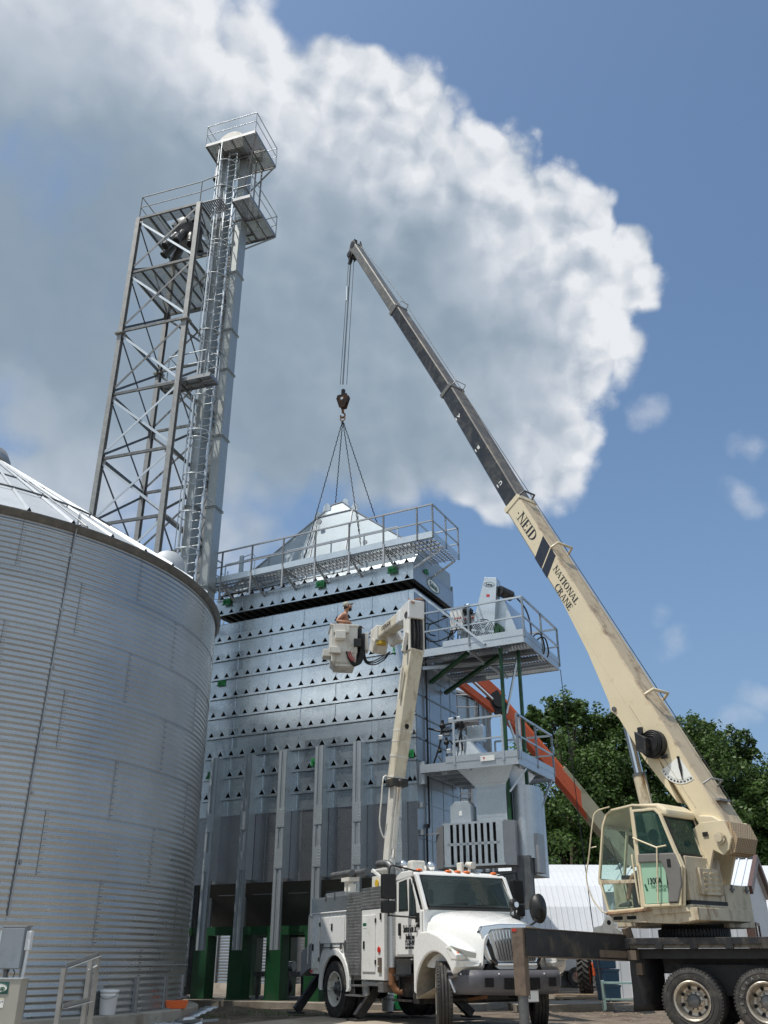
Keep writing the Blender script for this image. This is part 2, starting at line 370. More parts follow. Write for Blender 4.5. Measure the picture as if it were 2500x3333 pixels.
def grate(mb,a,b,z,t=.03,step=.09,axis='x'):
    """walkway deck with slots: cross strips between two edge bars, daylight between them"""
    (x0,y0),(x1,y1)=a,b
    mb.box((x0,y0,z),(x1,y0+.04,z+t)); mb.box((x0,y1-.04,z),(x1,y1,z+t))
    if axis=='x':
        n=int((x1-x0)/step)
        for i in range(n+1):
            x=x0+(x1-x0)*i/n; mb.box((x-step*.36,y0+.04,z+.002),(x+step*.36,y1-.04,z+t-.002))
    else:
        n=int((y1-y0)/step)
        for i in range(n+1):
            y=y0+(y1-y0)*i/n; mb.box((x0+.002,y-step*.36,z+.002),(x1-.002,y+step*.36,z+t-.002))
    return mb
def logo(parent,c,xd,yd,w,h,nrm_off,name='logo',ring='ink_green',back='decal_white',ts=None):
    """oval badge with its word"""
    x=Vector(xd).normalized(); y=Vector(yd).normalized(); n=x.cross(y); c=Vector(c)
    fn=lambda u,v,w_: c+x*u+y*v+n*w_
    N=28
    el=lambda a,b:[(a*cos(2*PI*i/N),b*sin(2*PI*i/N)) for i in range(N)]
    mb=MB(); mb.prism(el(w/2,h/2),fn,nrm_off,nrm_off+.003); mb.cur=1; mb.frame(el(w/2,h/2),el(w/2*.93,h/2*.86),fn,nrm_off+.003,nrm_off+.006)
    o=mb.build(name,[back,ring],parent)
    text('Sukup',h*(ts or .62),ring,o,c+n*(nrm_off+.006)-y*h*.02,x,y,wide=.95,bold=h*.012)
    return o
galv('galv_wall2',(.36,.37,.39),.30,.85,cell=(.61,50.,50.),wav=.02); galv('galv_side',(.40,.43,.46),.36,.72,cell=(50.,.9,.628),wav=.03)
galv('galv_light',(.60,.66,.70),.38,.75,wav=.05); galv('galv_hop',(.36,.42,.46),.50,.45,wav=.03); galv('galv_col',(.46,.51,.54),.45,.65,wav=.02)
galv('grating2',(.34,.35,.36),.5,.8)
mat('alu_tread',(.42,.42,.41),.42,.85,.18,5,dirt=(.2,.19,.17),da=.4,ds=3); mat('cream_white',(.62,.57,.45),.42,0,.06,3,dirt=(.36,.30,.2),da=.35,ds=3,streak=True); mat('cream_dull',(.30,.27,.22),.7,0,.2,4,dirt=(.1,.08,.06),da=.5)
def perf():
    m,q,b=newmat('alu_perf'); oc=q.n('ShaderNodeTexCoord').outputs['Object']
    v=q.n('ShaderNodeTexVoronoi'); q.put(v.inputs['Vector'],oc); v.inputs['Scale'].default_value=38; v.inputs['Randomness'].default_value=.15
    f=q.mr(v.outputs['Distance'],.22,.32,0,1); q.put(b.inputs['Base Color'],q.mix(f,(.10,.10,.10,1),(.55,.55,.54,1))); b.inputs['Metallic'].default_value=.85; b.inputs['Roughness'].default_value=.35
perf()
mat('ink_tyre',(.20,.19,.18),.7); mat('rail_dull',(.16,.145,.12),.6,.2,.3,4,dirt=(.05,.045,.04),da=.5,ds=5); mat('rubber_flap',(.022,.022,.022),.62,0,.3,2,dirt=(.07,.06,.05),da=.35,ds=2)
mat('rust_cream',(.42,.30,.19),.65,0,.3,5,dirt=(.25,.10,.04),da=.6,ds=4); mat('rust_dark',(.07,.04,.03),.7,.2,.3,5,dirt=(.16,.07,.03),da=.5,ds=5); mat('rust_light',(.42,.22,.12),.6)
def meshy():
    m,q,b=newmat('mesh_brown'); oc=q.n('ShaderNodeTexCoord').outputs['Object']
    br=q.n('ShaderNodeTexVoronoi'); q.put(br.inputs['Vector'],oc); br.inputs['Scale'].default_value=34; br.inputs['Randomness'].default_value=.1
    f=q.mr(br.outputs['Distance'],.30,.40,0,1); q.put(b.inputs['Base Color'],q.mix(f,(.05,.035,.02,1),(.40,.30,.19,1))); b.inputs['Roughness'].default_value=.7
meshy()
def soilmat(name,a,b_,c_):
    m,q,b=newmat(name); oc=q.n('ShaderNodeTexCoord').outputs['Object']
    n1=q.noise(oc,.22,6,.6); n2=q.noise(oc,2.3,8,.7); n3=q.noise(oc,14,6,.7)
    col=q.mix(q.mr(n1,.40,.58),c4(a),c4(b_)); col=q.mix(q.mr(n2,.42,.66,0,.75),col,c4(c_)); k=q.mr(n3,.3,.7,.72,1.25)
    s=q.n('ShaderNodeVectorMath',operation='SCALE'); q.put(s.inputs[0],col); q.put(s.inputs['Scale'],k); q.put(b.inputs['Base Color'],s.outputs[0]); b.inputs['Roughness'].default_value=.95
    bn=q.n('ShaderNodeBump'); bn.inputs['Strength'].default_value=.8; bn.inputs['Distance'].default_value=.05; q.put(bn.inputs['Height'],q.m('ADD',n2,q.m('MULTIPLY',n3,.5))); q.put(b.inputs['Normal'],bn.outputs[0])
soilmat('soil',(.17,.135,.10),(.075,.054,.038),(.23,.185,.14)); mat('soil_light',(.26,.21,.16),.95,0,.35,9)
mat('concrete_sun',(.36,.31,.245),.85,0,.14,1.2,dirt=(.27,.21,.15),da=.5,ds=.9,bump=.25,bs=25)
mat('grass',(.075,.13,.03),.9,0,.25,.5,bump=.6,bs=30); mat('grass_blade',(.09,.15,.04),.7)
mat('beige_paint',(.36,.33,.22),.5,0,.1,3,dirt=(.2,.17,.1),da=.35,ds=2.); mat('pale_green',(.28,.40,.37),.5); mat('teal_badge',(.02,.10,.09),.4)

mat('seam_grey',(.20,.20,.20),.5,.6)

mat('hopper_dark',(.11,.12,.12),.45,.6)
mat('boom_back',(.13,.12,.105),.5,.1,.25,3,dirt=(.26,.22,.16),da=.35,ds=3.)
galv('galv_trunk',(.42,.45,.45),.48,.6,wav=.03)
glass('glass_ws',(.05,.075,.075),tr=.62)
mat('cab_trim',(.10,.10,.10),.7)
# ================================================================ GRAIN BIN
BX,BY,BR_=-10.3,20.4,6.2
RH=1.044; Z0=.25
bin_=thing('grain_bin','large corrugated galvanized grain bin with conical roof, filling the left edge of the yard','grain bin',(BX,BY,0))
wall=MB(); nA=120; prof=[]; nw=10; PITCH=RH/nw
for k in range(8):
    dr=.0025*(k%2)
    for i in range(nw*6+ (1 if k==7 else 0)):
        z=Z0+k*RH+i*PITCH/6; prof.append((BR_-dr+.0075*sin(2*PI*i/6),z))
wall.lathe(prof,lambda x,y,h:(x,y,h),nA); wall.build('wall','galv_wall',bin_)
def wv(z): return BR_+.0075*sin(2*PI*((z-Z0)%RH)/PITCH)
for k in range(8):
    for j in range(15):
        a=(-19.2 if k%2==0 else -31.1)+24*j
        a=((a+180)%360)-180
        if not(-100<a<20): continue
        s=MB(); aa=R(a); n=40
        for i in range(n):      # lapped sheet edge, following the corrugation
            z0=Z0+k*RH+RH*i/n; z1=Z0+k*RH+RH*(i+1)/n
            P=[]
            for (z,off) in ((z0,.0),(z1,.0)):
                r=wv(z)+.006
                for da in (-.0007,.0007): P.append((r*cos(aa+da),r*sin(aa+da),z))
            s.add([P[0],P[1],P[3],P[2]],[(0,1,2,3)])
        for i in range(10):
            for da in (.005,.0105):
                z=Z0+k*RH+RH*(i+.5)/10; r=wv(z)
                s.tube((r*cos(aa+da),r*sin(aa+da),z),((r+.011)*cos(aa+da),(r+.011)*sin(aa+da),z),.0075,5)
        s.build('seam','seam_grey',bin_)
for k in range(1,8):
    s=MB(); z=Z0+k*RH
    s.lathe([(BR_+.007,z+.010),(BR_+.0085,z-.002),(BR_+.004,z-.008)],lambda x,y,h:(x,y,h),120)
    s.cur=1
    for i in range(220):
        a=R(-100+120*i/220); s.tube(((BR_+.006)*cos(a),(BR_+.006)*sin(a),z-.022),((BR_+.018)*cos(a),(BR_+.018)*sin(a),z-.022),.0045,4)
    s.build('ring_lap',['galv_wall','seam_grey'],bin_)
ZE=Z0+8*RH; ZA=12.6; RE=BR_+.10; NR=46
roof=MB(); rv=[]
for i in range(NR):
    a0=2*PI*i/NR; a1=2*PI*(i+1)/NR
    roof.add([(RE*cos(a0),RE*sin(a0),ZE+.03),(RE*cos(a1),RE*sin(a1),ZE+.03),(.35*cos(a1),.35*sin(a1),ZA),(.35*cos(a0),.35*sin(a0),ZA)],[(0,1,2,3)])
    w=.022   # raised standing rib with an open triangular end at the eave
    p0=Vector((RE*cos(a0),RE*sin(a0),ZE+.03)); p1=Vector((.4*cos(a0),.4*sin(a0),ZA)); t=Vector((-sin(a0),cos(a0),0))
    roof.add([p0-t*.035,p0+t*.035,p0+Vector((0,0,.062)),p1-t*.015,p1+t*.015,p1+Vector((0,0,.045))],[(0,3,5,2),(1,2,5,4),(0,1,4,3)])
roof.cur=1
for i in range(NR):
    a0=2*PI*i/NR; p0=Vector(((RE+.004)*cos(a0),(RE+.004)*sin(a0),ZE+.03)); t=Vector((-sin(a0),cos(a0),0))
    roof.add([p0-t*.05,p0+t*.05,p0+Vector((0,0,.085))],[(0,1,2)])
roof.build('roof',['galv_roof','interior'],bin_)
e=MB(); e.lathe([(BR_-.02,ZE-.10),(BR_+.045,ZE-.10),(BR_+.055,ZE-.02),(RE+.02,ZE+.005),(RE+.02,ZE+.03),(BR_,ZE+.03)],lambda x,y,h:(x,y,h),120); e.build('eave','steel_dark',bin_)
e=MB(); e.lathe([(.35,ZA-.02),(.62,ZA-.12),(.62,ZA+.05),(.5,ZA+.30),(.15,ZA+.36),(.01,ZA+.36)],lambda x,y,h:(x,y,h),32); e.build('peak_cap','galv_dull',bin_)
for fr in (.70,.42):     # safety ring pipes on brackets
    e=MB(); r=RE*fr; z=ZE+(ZA-ZE)*(1-fr)+.16
    e.path([(r*cos(2*PI*i/72),r*sin(2*PI*i/72),z) for i in range(72)],.022,6,True)
    for i in range(NR//2):
        a=2*PI*(2*i)/NR
        e.bar((r*cos(a),r*sin(a),z+.06),(r*cos(a),r*sin(a),z-.20),.03,.012)
        e.bar(((r-.1)*cos(a),(r-.1)*sin(a),z-.05),((r+.14)*cos(a),(r+.14)*sin(a),z-.16),.02,.02)
    e.build('roof_ring','steel_dark',bin_)
# round roof vent at the far eave
vr=pxray(548,1838); vc=Vector((vr.x/vr.y*23.6-BX,23.6-BY,EYE+vr.z/vr.y*23.6)); va=Vector((.30,-.92,.05)).normalized(); vb=va.cross(Vector((0,0,1))).normalized(); vd=vb.cross(va)
e=MB(); e.lathe([(0,.02),(.44,.0),(.46,-.03),(.40,-.08),(.40,-.55)],lambda x,y,h:tuple(vc+va*h+vb*x+vd*y),32); e.build('roof_vent','galv_roof',bin_)
e=MB(); a=R(-46); pts=[(.9*cos(a),.9*sin(a),ZA-.30),((RE)*cos(a),(RE)*sin(a),ZE+.14),((RE+.06)*cos(a),(RE+.06)*sin(a),ZE+.02),((BR_+.03)*cos(a),(BR_+.03)*sin(a),ZE-.25),((BR_+.03)*cos(a-.01),(BR_+.03)*sin(a-.01),1.7)]
e.path(pts,.016,6)
for z in (2.5,3.6,4.7,5.8,6.9,8.0): e.box(((BR_-.0)*cos(a)-.03,(BR_+.02)*sin(a)-.02,z),((BR_)*cos(a)+.03,(BR_+.02)*sin(a)+.02,z+.05))
e.build('conduit','galv_dull',bin_)
e=MB(); r=BR_+.03; e.path([(r*cos(R(t)),r*sin(R(t)),.99) for t in range(-80,16,3)],.014,6); e.build('conduit','galv_dull',bin_)
for t in (-54.,-42.4,-31.2,-19.6,-8.8,3.):
    e=MB(); a=R(t); u=Vector((cos(a),sin(a),0)); tt=Vector((-sin(a),cos(a),0))
    M=Matrix(((u.x,tt.x,0,0),(u.y,tt.y,0,0),(0,0,1,0),(0,0,0,1)))
    e.M=M; e.box((BR_+.0,-.05,Z0),(BR_+.05,-.04,.80)); e.box((BR_+.0,.04,Z0),(BR_+.05,.05,.80)); e.box((BR_+.04,-.05,Z0),(BR_+.05,.05,.80)); e.box((BR_+.01,-.07,Z0),(BR_+.13,.07,Z0+.02))
    e.build('base_stiffener','galv_dull',bin_)
e=MB(); e.lathe([(BR_-.1,Z0-.002),(BR_+.30,Z0),(BR_+.32,Z0-.02),(BR_+.32,-.3)],lambda x,y,h:(x,y,h),96,smooth=False); e.build('foundation','concrete',bin_)
# ================================================================ BUCKET ELEVATOR
EL=thing('bucket_elevator','tall galvanized bucket elevator with twin trunks, caged ladder and cantilevered head platforms','bucket elevator',(-5.79,27.0,0),R(-18.7))
def trunk(x0,x1,y0,y1):
    m=MB(); m.box((x0,y0,0),(x1,y1,31.1))
    for z in [3.2,6.1,9.0,11.9,14.8,17.6,20.4,22.2,24.95,27.6,29.4]:
        m.box((x0-.045,y0-.045,z),(x1+.045,y1+.045,z+.018)); m.box((x0-.045,y0-.045,z-.05),(x1+.045,y1+.045,z-.032))
    return m.build('trunk','galv_trunk',EL)
trunk(-.95,-.62,.0,.42); trunk(-.33,.0,.30,.80)
m=MB()
for z in range(2,31,1):   # cross ties and plates seen between the trunks
    m.box((-.62,.30,z+.4),(-.33,.34,z+.46)); 
    m.bar((-.62,.33,z+.45),(-.33,.33,z+1.3),.03,.02)
m.build('tie','galv_dull',EL)
# ladder
LX0,LX1,LY=-.56,-.20,-.16
ld=MB(); 
for x in (LX0,LX1): ld.bar((x,LY,2),(x,LY,31.9),.055,.03,up=(0,1,0))
z=2.2
while z<31.9: ld.tube((LX0,LY,z),(LX1,LY,z),.019,6); z+=.305
for z in range(3,31,3): ld.bar((LX0,LY,z),(LX0,.02,z),.03); ld.bar((LX1,LY,z),(LX1,.3,z),.03)
ldo=ld.build('ladder','galv',EL)
def cage(zs,ztop,zbot,name='cage'):
    c=MB(); cx=(LX0+LX1)/2; rr=.40
    for z in zs:
        c.path([(cx+rr*sin(R(t)),LY-.36-rr*cos(R(t))+.0,z) for t in range(-130,131,20)],.02,5)
        for s_ in (-1,1): c.bar((cx+s_*rr*sin(R(130)),LY-.36+rr*.64,z),(cx+s_*.18,LY,z),.02)
    for t in (-105,-62,-20): c.bar((cx+rr*sin(R(t)),LY-.36-rr*cos(R(t)),zbot),(cx+rr*sin(R(t)),LY-.36-rr*cos(R(t)),ztop),.03,.008)
    return c.build(name,'galv',EL)
cage([29.8,28.4,27.0,25.6,25.4,24.0,22.7,21.4],31.0,21.2)
cage([18.6,17.2,16.9,15.5,14.1,12.8],18.8,12.8)
m=MB(); m.tube((-.98,-.12,12),(-.98,-.12,31.0),.045,8); m.tube((-.86,-.14,20),(-.86,-.14,31.0),.03,8); m.build('conduit','alu',EL)
# platforms
def platform(x0,x1,y0,y1,z,railpts,hole=None,names=('deck','railing')):
    d=MB(); n=int((x1-x0)/.62)+1
    for i in range(n):
        a=x0+(x1-x0)*i/n; b=x0+(x1-x0)*(i+1)/n
        if hole and b>hole[0] and a<hole[1]: yy0=hole[2]
        else: yy0=y0
        # perforated plank: rows of round holes shown by a slotted sheet
        k=0
        xx=a+.02
        while xx<b-.03:
            yy=yy0
            d.box((xx,yy,z),(xx+.035,y1,z+.004)); xx+=.055
        yy=yy0
        while yy<y1-.02: d.box((a+.02,yy,z+.004),(b-.02,yy+.035,z+.008)); yy+=.055
        d.bar((a,yy0,z-.03),(a,y1,z-.03),.05,.06)
    d.bar((x0,y0,z-.01),(x1,y0,z-.01),.02,.14); d.bar((x0,y1,z-.01),(x1,y1,z-.01),.02,.14); d.bar((x0,y0,z-.01),(x0,y1,z-.01),.02,.14); d.bar((x1,y0,z-.01),(x1,y1,z-.01),.02,.14)
    d.bar((x0,(y0+y1)/2,z-.06),(x1,(y0+y1)/2,z-.06),.05,.08)
    d.build(names[0],'grating',EL)
    rail(MB(),railpts,1.07,.022,mids=(.55,),pts_every=2.2).build(names[1],'galv',EL)
ZH=31.05; ZM=27.7
platform(-1.35,.90,-.78,1.15,ZH,[(-1.35,-.78,ZH),(.90,-.78,ZH),(.90,1.15,ZH),(-1.35,1.15,ZH),(-1.35,-.78,ZH)])
platform(.05,.85,-.65,1.68,ZM,[(.05,-.65,ZM),(.85,-.65,ZM),(.85,1.68,ZM),(-.6,1.68,ZM)])
platform(-.6,.05,.86,1.68,ZM,[(-.6,1.68,ZM),(-.6,.86,ZM)])
platform(-1.95,.12,-1.05,-.45,19.25,[(-1.6,-.45,19.25),(-1.6,-1.05,19.25),(-.12,-1.05,19.25),(.12,-.5,19.25)])
for (p,q) in [((.90,-.7,31.0),(-.0,.3,29.2)),((.90,1.1,31.0),(.0,.8,29.6)),((.85,1.68,27.65),(.0,.8,26.5)),((.35,.5,27.7),(.35,.5,31.)),((.35,1.0,27.7),(.35,1.0,31.)),((-1.6,-.5,19.2),(-.95,.2,18.4))]: MB().bar(p,q,.05).build('platform_brace','steel_lit',EL)

# head: domed pulley cover, motor, discharge spout
m=MB(); fn=lambda x,y,h:(-.55+x,-.25+h,31.5+y)
m.lathe([(.001,0),(.62,0),(.62,.62),(.001,.62)],fn,24,0,PI,smooth=False); m.box((-1.17,-.25,31.07),(.07,.37,31.52)); m.build('head_cover','white_worn',EL,bevel=.02)
m=MB(); m.tube((.1,.6,31.4),(.5,.6,31.4),.16,14); m.box((.05,.45,31.08),(.5,.75,31.25)); m.build('motor','steel_dark',EL)
m=MB(); m.hexa([(-1.30,.05,30.3),(-1.0,.05,30.3),(-1.0,.4,30.3),(-1.30,.4,30.3),(-1.25,.0,31.3),(-.9,.0,31.3),(-.9,.5,31.3),(-1.25,.5,31.3)])
m.tube((-1.16,.22,30.4),(-1.28,.22,30.05),.19,16); m.cur=1; m.tube((-1.28,.22,30.051),(-1.283,.22,30.04),.165,16); m.build('discharge_spout',['galv_dull','interior'],EL)
# ================================================================ SUPPORT TOWER
TS=2.69
TW=thing('support_tower','open steel lattice tower with mesh platforms, standing behind the bin and left of the elevator','tower',(-9.72,27.1,0),R(-18.1))
LV=[0,2.9,5.7,8.5,11.2,13.95,16.5,19.12,21.92,24.7,27.46]
cor=[(0,0),(TS,0),(TS,TS),(0,TS)]
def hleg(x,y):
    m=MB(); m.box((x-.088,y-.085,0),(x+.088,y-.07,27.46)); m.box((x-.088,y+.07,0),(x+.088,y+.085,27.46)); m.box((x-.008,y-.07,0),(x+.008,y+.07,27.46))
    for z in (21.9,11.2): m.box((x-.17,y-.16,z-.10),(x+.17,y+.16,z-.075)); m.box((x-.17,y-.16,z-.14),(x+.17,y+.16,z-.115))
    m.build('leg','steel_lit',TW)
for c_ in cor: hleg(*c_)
for k in range(3,len(LV)):
    z=LV[k]
    for i in range(4):
        a=cor[i]; b=cor[(i+1)%4]
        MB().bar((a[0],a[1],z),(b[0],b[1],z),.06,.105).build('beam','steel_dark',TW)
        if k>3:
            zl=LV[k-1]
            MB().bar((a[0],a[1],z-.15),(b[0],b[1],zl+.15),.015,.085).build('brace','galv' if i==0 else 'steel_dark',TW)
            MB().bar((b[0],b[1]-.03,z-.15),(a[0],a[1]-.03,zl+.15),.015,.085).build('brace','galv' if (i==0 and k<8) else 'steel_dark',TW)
    if k>3:
        m=MB()
        for (x,y) in cor:
            for dx,dy in ((1,0),(0,1)):
                sx=1 if x<1 else -1; sy=1 if y<1 else -1
                m.box((x,y,z-.26),(x+(sx*.2 if dx else .012),y+(sy*.2 if dy else .012),z-.06))
        m.build('gusset','steel_lit',TW)
for z in (27.46,24.7):
    m=MB()
    for i in range(1,6): m.bar((TS*i/6,0,z),(TS*i/6,TS,z),.05,.09)
    m.cur=1; st=.045; n=int(TS/st)
    for i in range(n): 
        if z>27 and .34*n<i<.72*n:
            m.box((i*st,0,z+.05),(i*st+.02,.5,z+.055)); m.box((i*st,1.9,z+.05),(i*st+.02,TS,z+.055)); continue
        m.box((i*st,0,z+.05),(i*st+.02,TS,z+.055))
    for i in range(n):
        y=i*st
        m.box((0,y,z+.056),(TS,y+.014,z+.06)) if not(z>27 and .5<y<1.9) else (m.box((0,y,z+.056),(TS*.34,y+.014,z+.06)),m.box((TS*.72,y,z+.056),(TS,y+.014,z+.06)))
    m.build('mesh_deck',['steel_dark','grating'],TW)
rail(MB(),[(0,0,27.5),(TS,0,27.5)],1.1,.022,mids=(.5,),pts_every=3).build('railing','steel_lit',TW)
rail(MB(),[(0,0,27.5),(0,TS,27.5),(TS,TS,27.5)],1.1,.022,mids=(.5,),pts_every=3).build('railing','steel_lit',TW)
rail(MB(),[(TS,0,27.5),(TS+.8,-.1,27.5)],1.1,.022,mids=(.5,),pts_every=3).build('railing','steel_lit',TW)
m=MB(); grate(m,(TS,.05),(TS+.85,.75),27.5,.03,.08); m.build('walkway','grating',TW)
# distributor with its cluster of outlet collars under the top platform
m=MB(); m.lathe([(.52,.7),(.60,.55),(.58,.1),(.30,-.35),(.0,-.4)],lambda x,y,h:(1.5+x,1.2+y,27.05+h),20)
m.box((1.0,.75,27.5),(2.0,1.6,27.62)); 
for t in range(6):
    a=R(150+t*44); p=Vector((1.5+.42*cos(a),1.2+.42*sin(a),26.95)); q=p+Vector((.32*cos(a)-.1,.32*sin(a)-.05,-.75))
    m.cur=0; m.tube(p,q,.17,16,r2=.17); m.cur=1; d=(q-p).normalized(); m.tube(q+d*.001,q+d*.004,.145,16)
m.build('distributor',['steel_dark','interior'],TW)
# ================================================================ GRAIN DRYER (local x runs right along the front, y into the depth)
DA=R(-27.6); DX,DY=.0393/1.1154*25.4,25.4
DR=thing('grain_dryer','galvanized grain dryer body with rows of triangular vents, green legs and two service platforms','grain dryer',(DX,DY,0),DA)
WD=7.34; DD=2.95; ROW=.628; ZT=11.07
def vent_skin(m,x0,x1,z0,z1,y,holes=True,th=.16,tw=.20,zo=.05,ny=1):
    """sheet with triangular air openings just above its lower edge; openings are real holes, their hoods run inward"""
    P=lambda x,z:(x,y,z)
    n=max(1,round((x1-x0)/.4075)); w=(x1-x0)/n
    for i in range(n):
        a=x0+i*w; b=a+w; c=a+w/2; zb=z0+zo; za=zb+th
        vs=[P(a,z0),P(b,z0),P(b,zb),P(a,zb),P(c-tw/2,zb),P(c+tw/2,zb),P(c,za),P(a,z1),P(c,z1),P(b,z1)]
        m.cur=0; m.add(vs,[(0,1,5,4),(0,4,3),(1,2,5),(3,4,6,8,7),(5,2,9,8,6)])
        m.cur=1; L=[(c-tw/2,y,zb),(c+tw/2,y,zb),(c,y,za)]; Bk=[(c-tw/2,y+.5,zb+.02),(c+tw/2,y+.5,zb+.02),(c,y+.5,za+.02)]
        m.add(L+Bk,[(0,1,4,3),(1,2,5,4),(2,0,3,5),(3,4,5)])
        # small folded lip round the opening
        m.cur=0
        for (u,v) in ((0,2),(1,2)):
            p,q=Vector(L[u]),Vector(L[v]); m.bar(p+Vector((0,-.006,0)),q+Vector((0,-.006,0)),.012,.012)
    m.cur=0
for r in range(9):
    z1=ZT-r*ROW; z0=z1-ROW; m=MB()
    # half a pitch shifted so that every third opening sits on a sheet joint
    vent_skin(m,-WD-.0,-.0,z0,z1,.0)
    m.cur=0; m.box((-WD-.01,-.055,z0-.012),(.01,.0,z0+.006)); m.box((-WD-.01,-.060,z0-.035),(.01,-.052,z0+.014))
    for k in range(1,7):
        x=-WD+(3*k-.5)*WD/18-(WD/6 if k==7 else 0); m.box((x-.018,-.020,z0+.225),(x+.018,-.001,z1-.02))
    for k in range(36):
        for zz in (z0+.42,z0+.5): m.ball((-WD+.1+k*.2,-.002,zz+(.03 if k%3 else 0)),.009,4)
    m.build('vent_row',['galv_panel','interior'],DR)
# plain lower skins, side and back walls
m=MB(); zb=ZT-9*ROW
m.box((-WD,.0,4.93),(0,.03,zb)); 
for k in range(1,7): m.box((-WD+(3*k-.5)*WD/18-.016,-.016,4.95),(-WD+(3*k-.5)*WD/18+.016,-.001,zb-.02))
m.build('lower_band','galv_panel',DR)
m=MB(); nP=12
for k in range(nP):
    x0=-WD+k*WD/nP; x1=x0+WD/nP
    m.box((x0+.004,.02,3.05),(x1-.004,.05,4.93)); m.box((x1-.012,.0,3.05),(x1+.012,.02,4.93))
for k in range(40): m.ball((-WD+.08+k*.185,.015,4.88),.012,4)
m.build('hopper_panel','galv_wall2',DR)
m=MB(); m.box((-WD,DD-.03,3.05),(0,DD,ZT)); m.box((-WD,.05,3.05),(-WD+.03,DD-.03,ZT)); m.build('wall','galv',DR)
# right-hand side: sheets with flanged joints
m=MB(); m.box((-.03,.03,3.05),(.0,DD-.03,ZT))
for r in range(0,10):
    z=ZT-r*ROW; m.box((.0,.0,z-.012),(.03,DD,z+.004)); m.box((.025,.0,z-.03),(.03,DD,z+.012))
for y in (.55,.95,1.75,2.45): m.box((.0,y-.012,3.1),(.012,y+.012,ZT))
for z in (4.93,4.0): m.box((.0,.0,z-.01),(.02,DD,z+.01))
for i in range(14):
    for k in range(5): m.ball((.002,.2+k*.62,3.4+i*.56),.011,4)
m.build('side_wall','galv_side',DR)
for r in range(9):
    z0=ZT-(r+1)*ROW
    m=MB(); m.prism([(-.001,z0+.05),(-.13,z0+.05),(-.06,z0+.2)],lambda u,v,w:(u,w,v),-.004,-.002); m.build('corner_vent','interior',DR)
# top: open frame seen from below through the gap
m=MB(); m.box((-WD,.0,ZT-.02),(0,.06,ZT)); m.box((-WD,DD-.06,ZT-.02),(0,DD,ZT)); m.cur=1; m.box((-WD+.06,.06,ZT-.25),(-.06,DD-.06,ZT-.2)); m.build('top_rim',['galv','interior'],DR)
# inner baffle and hopper beneath
m=MB(); m.add([(-WD+.05,.08,3.05),(-.05,.08,3.05),(-.05,.95,1.95),(-WD+.05,.95,1.95),(-WD+.05,2.85,3.05),(-.05,2.85,3.05),(-.05,2.0,1.95),(-WD+.05,2.0,1.95)],[(0,1,2,3),(4,7,6,5),(0,3,7,4),(1,5,6,2),(3,2,6,7)])
m.build('discharge_hopper','hopper_dark',DR)
for k in range(6):      # access doors with their uprights under the hopper
    x=-WD+.35+k*WD/6
    MB().box((x,.35,1.93),(x+.08,.42,2.95)).build('upright','galv_dull',DR)
    MB().box((x+.35,.30,2.75),(x+1.0,.32,2.78)).build('hopper_rod','galv_dull',DR)
m=MB(); m.box((-WD-.1,.1,1.70),(.1,.28,1.715)); m.box((-WD-.1,.1,1.905),(.1,.28,1.92)); m.box((-WD-.1,.10,1.715),(.1,.115,1.905))
for k in range(13): m.box((-WD+k*.61,.085,1.76),(-WD+k*.61+.16,.099,1.86)) if k%2==0 else None
m.build('base_beam','green',DR)
m=MB(); m.box((-WD-.1,2.7,1.70),(.1,2.88,1.92)); m.build('base_beam','green',DR)
for k in range(6):
    x=-WD+.38+k*1.245
    m=MB()
    m.box((x-.24,.08,.12),(x+.24,.10,1.70)); m.box((x+.20,.10,.12),(x+.24,.5,1.70)); m.box((x-.24,.10,.12),(x-.20,.5,1.70)); m.box((x-.27,.05,.10),(x+.27,.55,.13))
    m.build('leg','green',DR)
    m=MB(); m.box((x-.24,2.5,.12),(x+.24,2.86,1.70)); m.build('leg','green',DR)
# bolted channel columns standing proud of the front
for k in range(6):
    x=-6.67+k*1.245; m=MB(); zt,z0=6.62,1.32; y0=-.34
    for (a,b,c,d) in ((x-.14,x-.125,y0,y0+.09),(x-.14,x-.03,y0,y0+.012),(x-.045,x-.03,y0,y0+.07),(x+.03,x+.045,y0,y0+.07),(x+.03,x+.14,y0,y0+.012),(x+.125,x+.14,y0,y0+.09),(x-.03,x+.03,y0+.02,y0+.03)):
        m.box((a,c,z0),(b,d,zt))
    m.add([(x+.14,y0+.02,zt-.02),(x+.14,0,zt-.02),(x+.14,0,z0+1.8),(x+.14,y0+.02,z0+1.8),(x+.15,y0+.02,zt-.02),(x+.15,0,zt-.02),(x+.15,0,z0+1.8),(x+.15,y0+.02,z0+1.8)],[(0,1,2,3),(4,7,6,5),(0,4,5,1),(3,2,6,7),(0,3,7,4),(1,5,6,2)])
    for zc in (4.72,3.62):
        m.box((x-.10,y0-.012,zc-.26),(x+.155,y0-.002,zc+.26))
        for i in range(6):
            for dx in (-.07,.07,.125): m.ball((x+dx,y0-.014,zc-.2+i*.08),.011,4)
    for i in range(24): m.ball((x-.085,y0-.004,z0+.1+i*.21),.008,4)
    m.build('column','galv_col',DR)
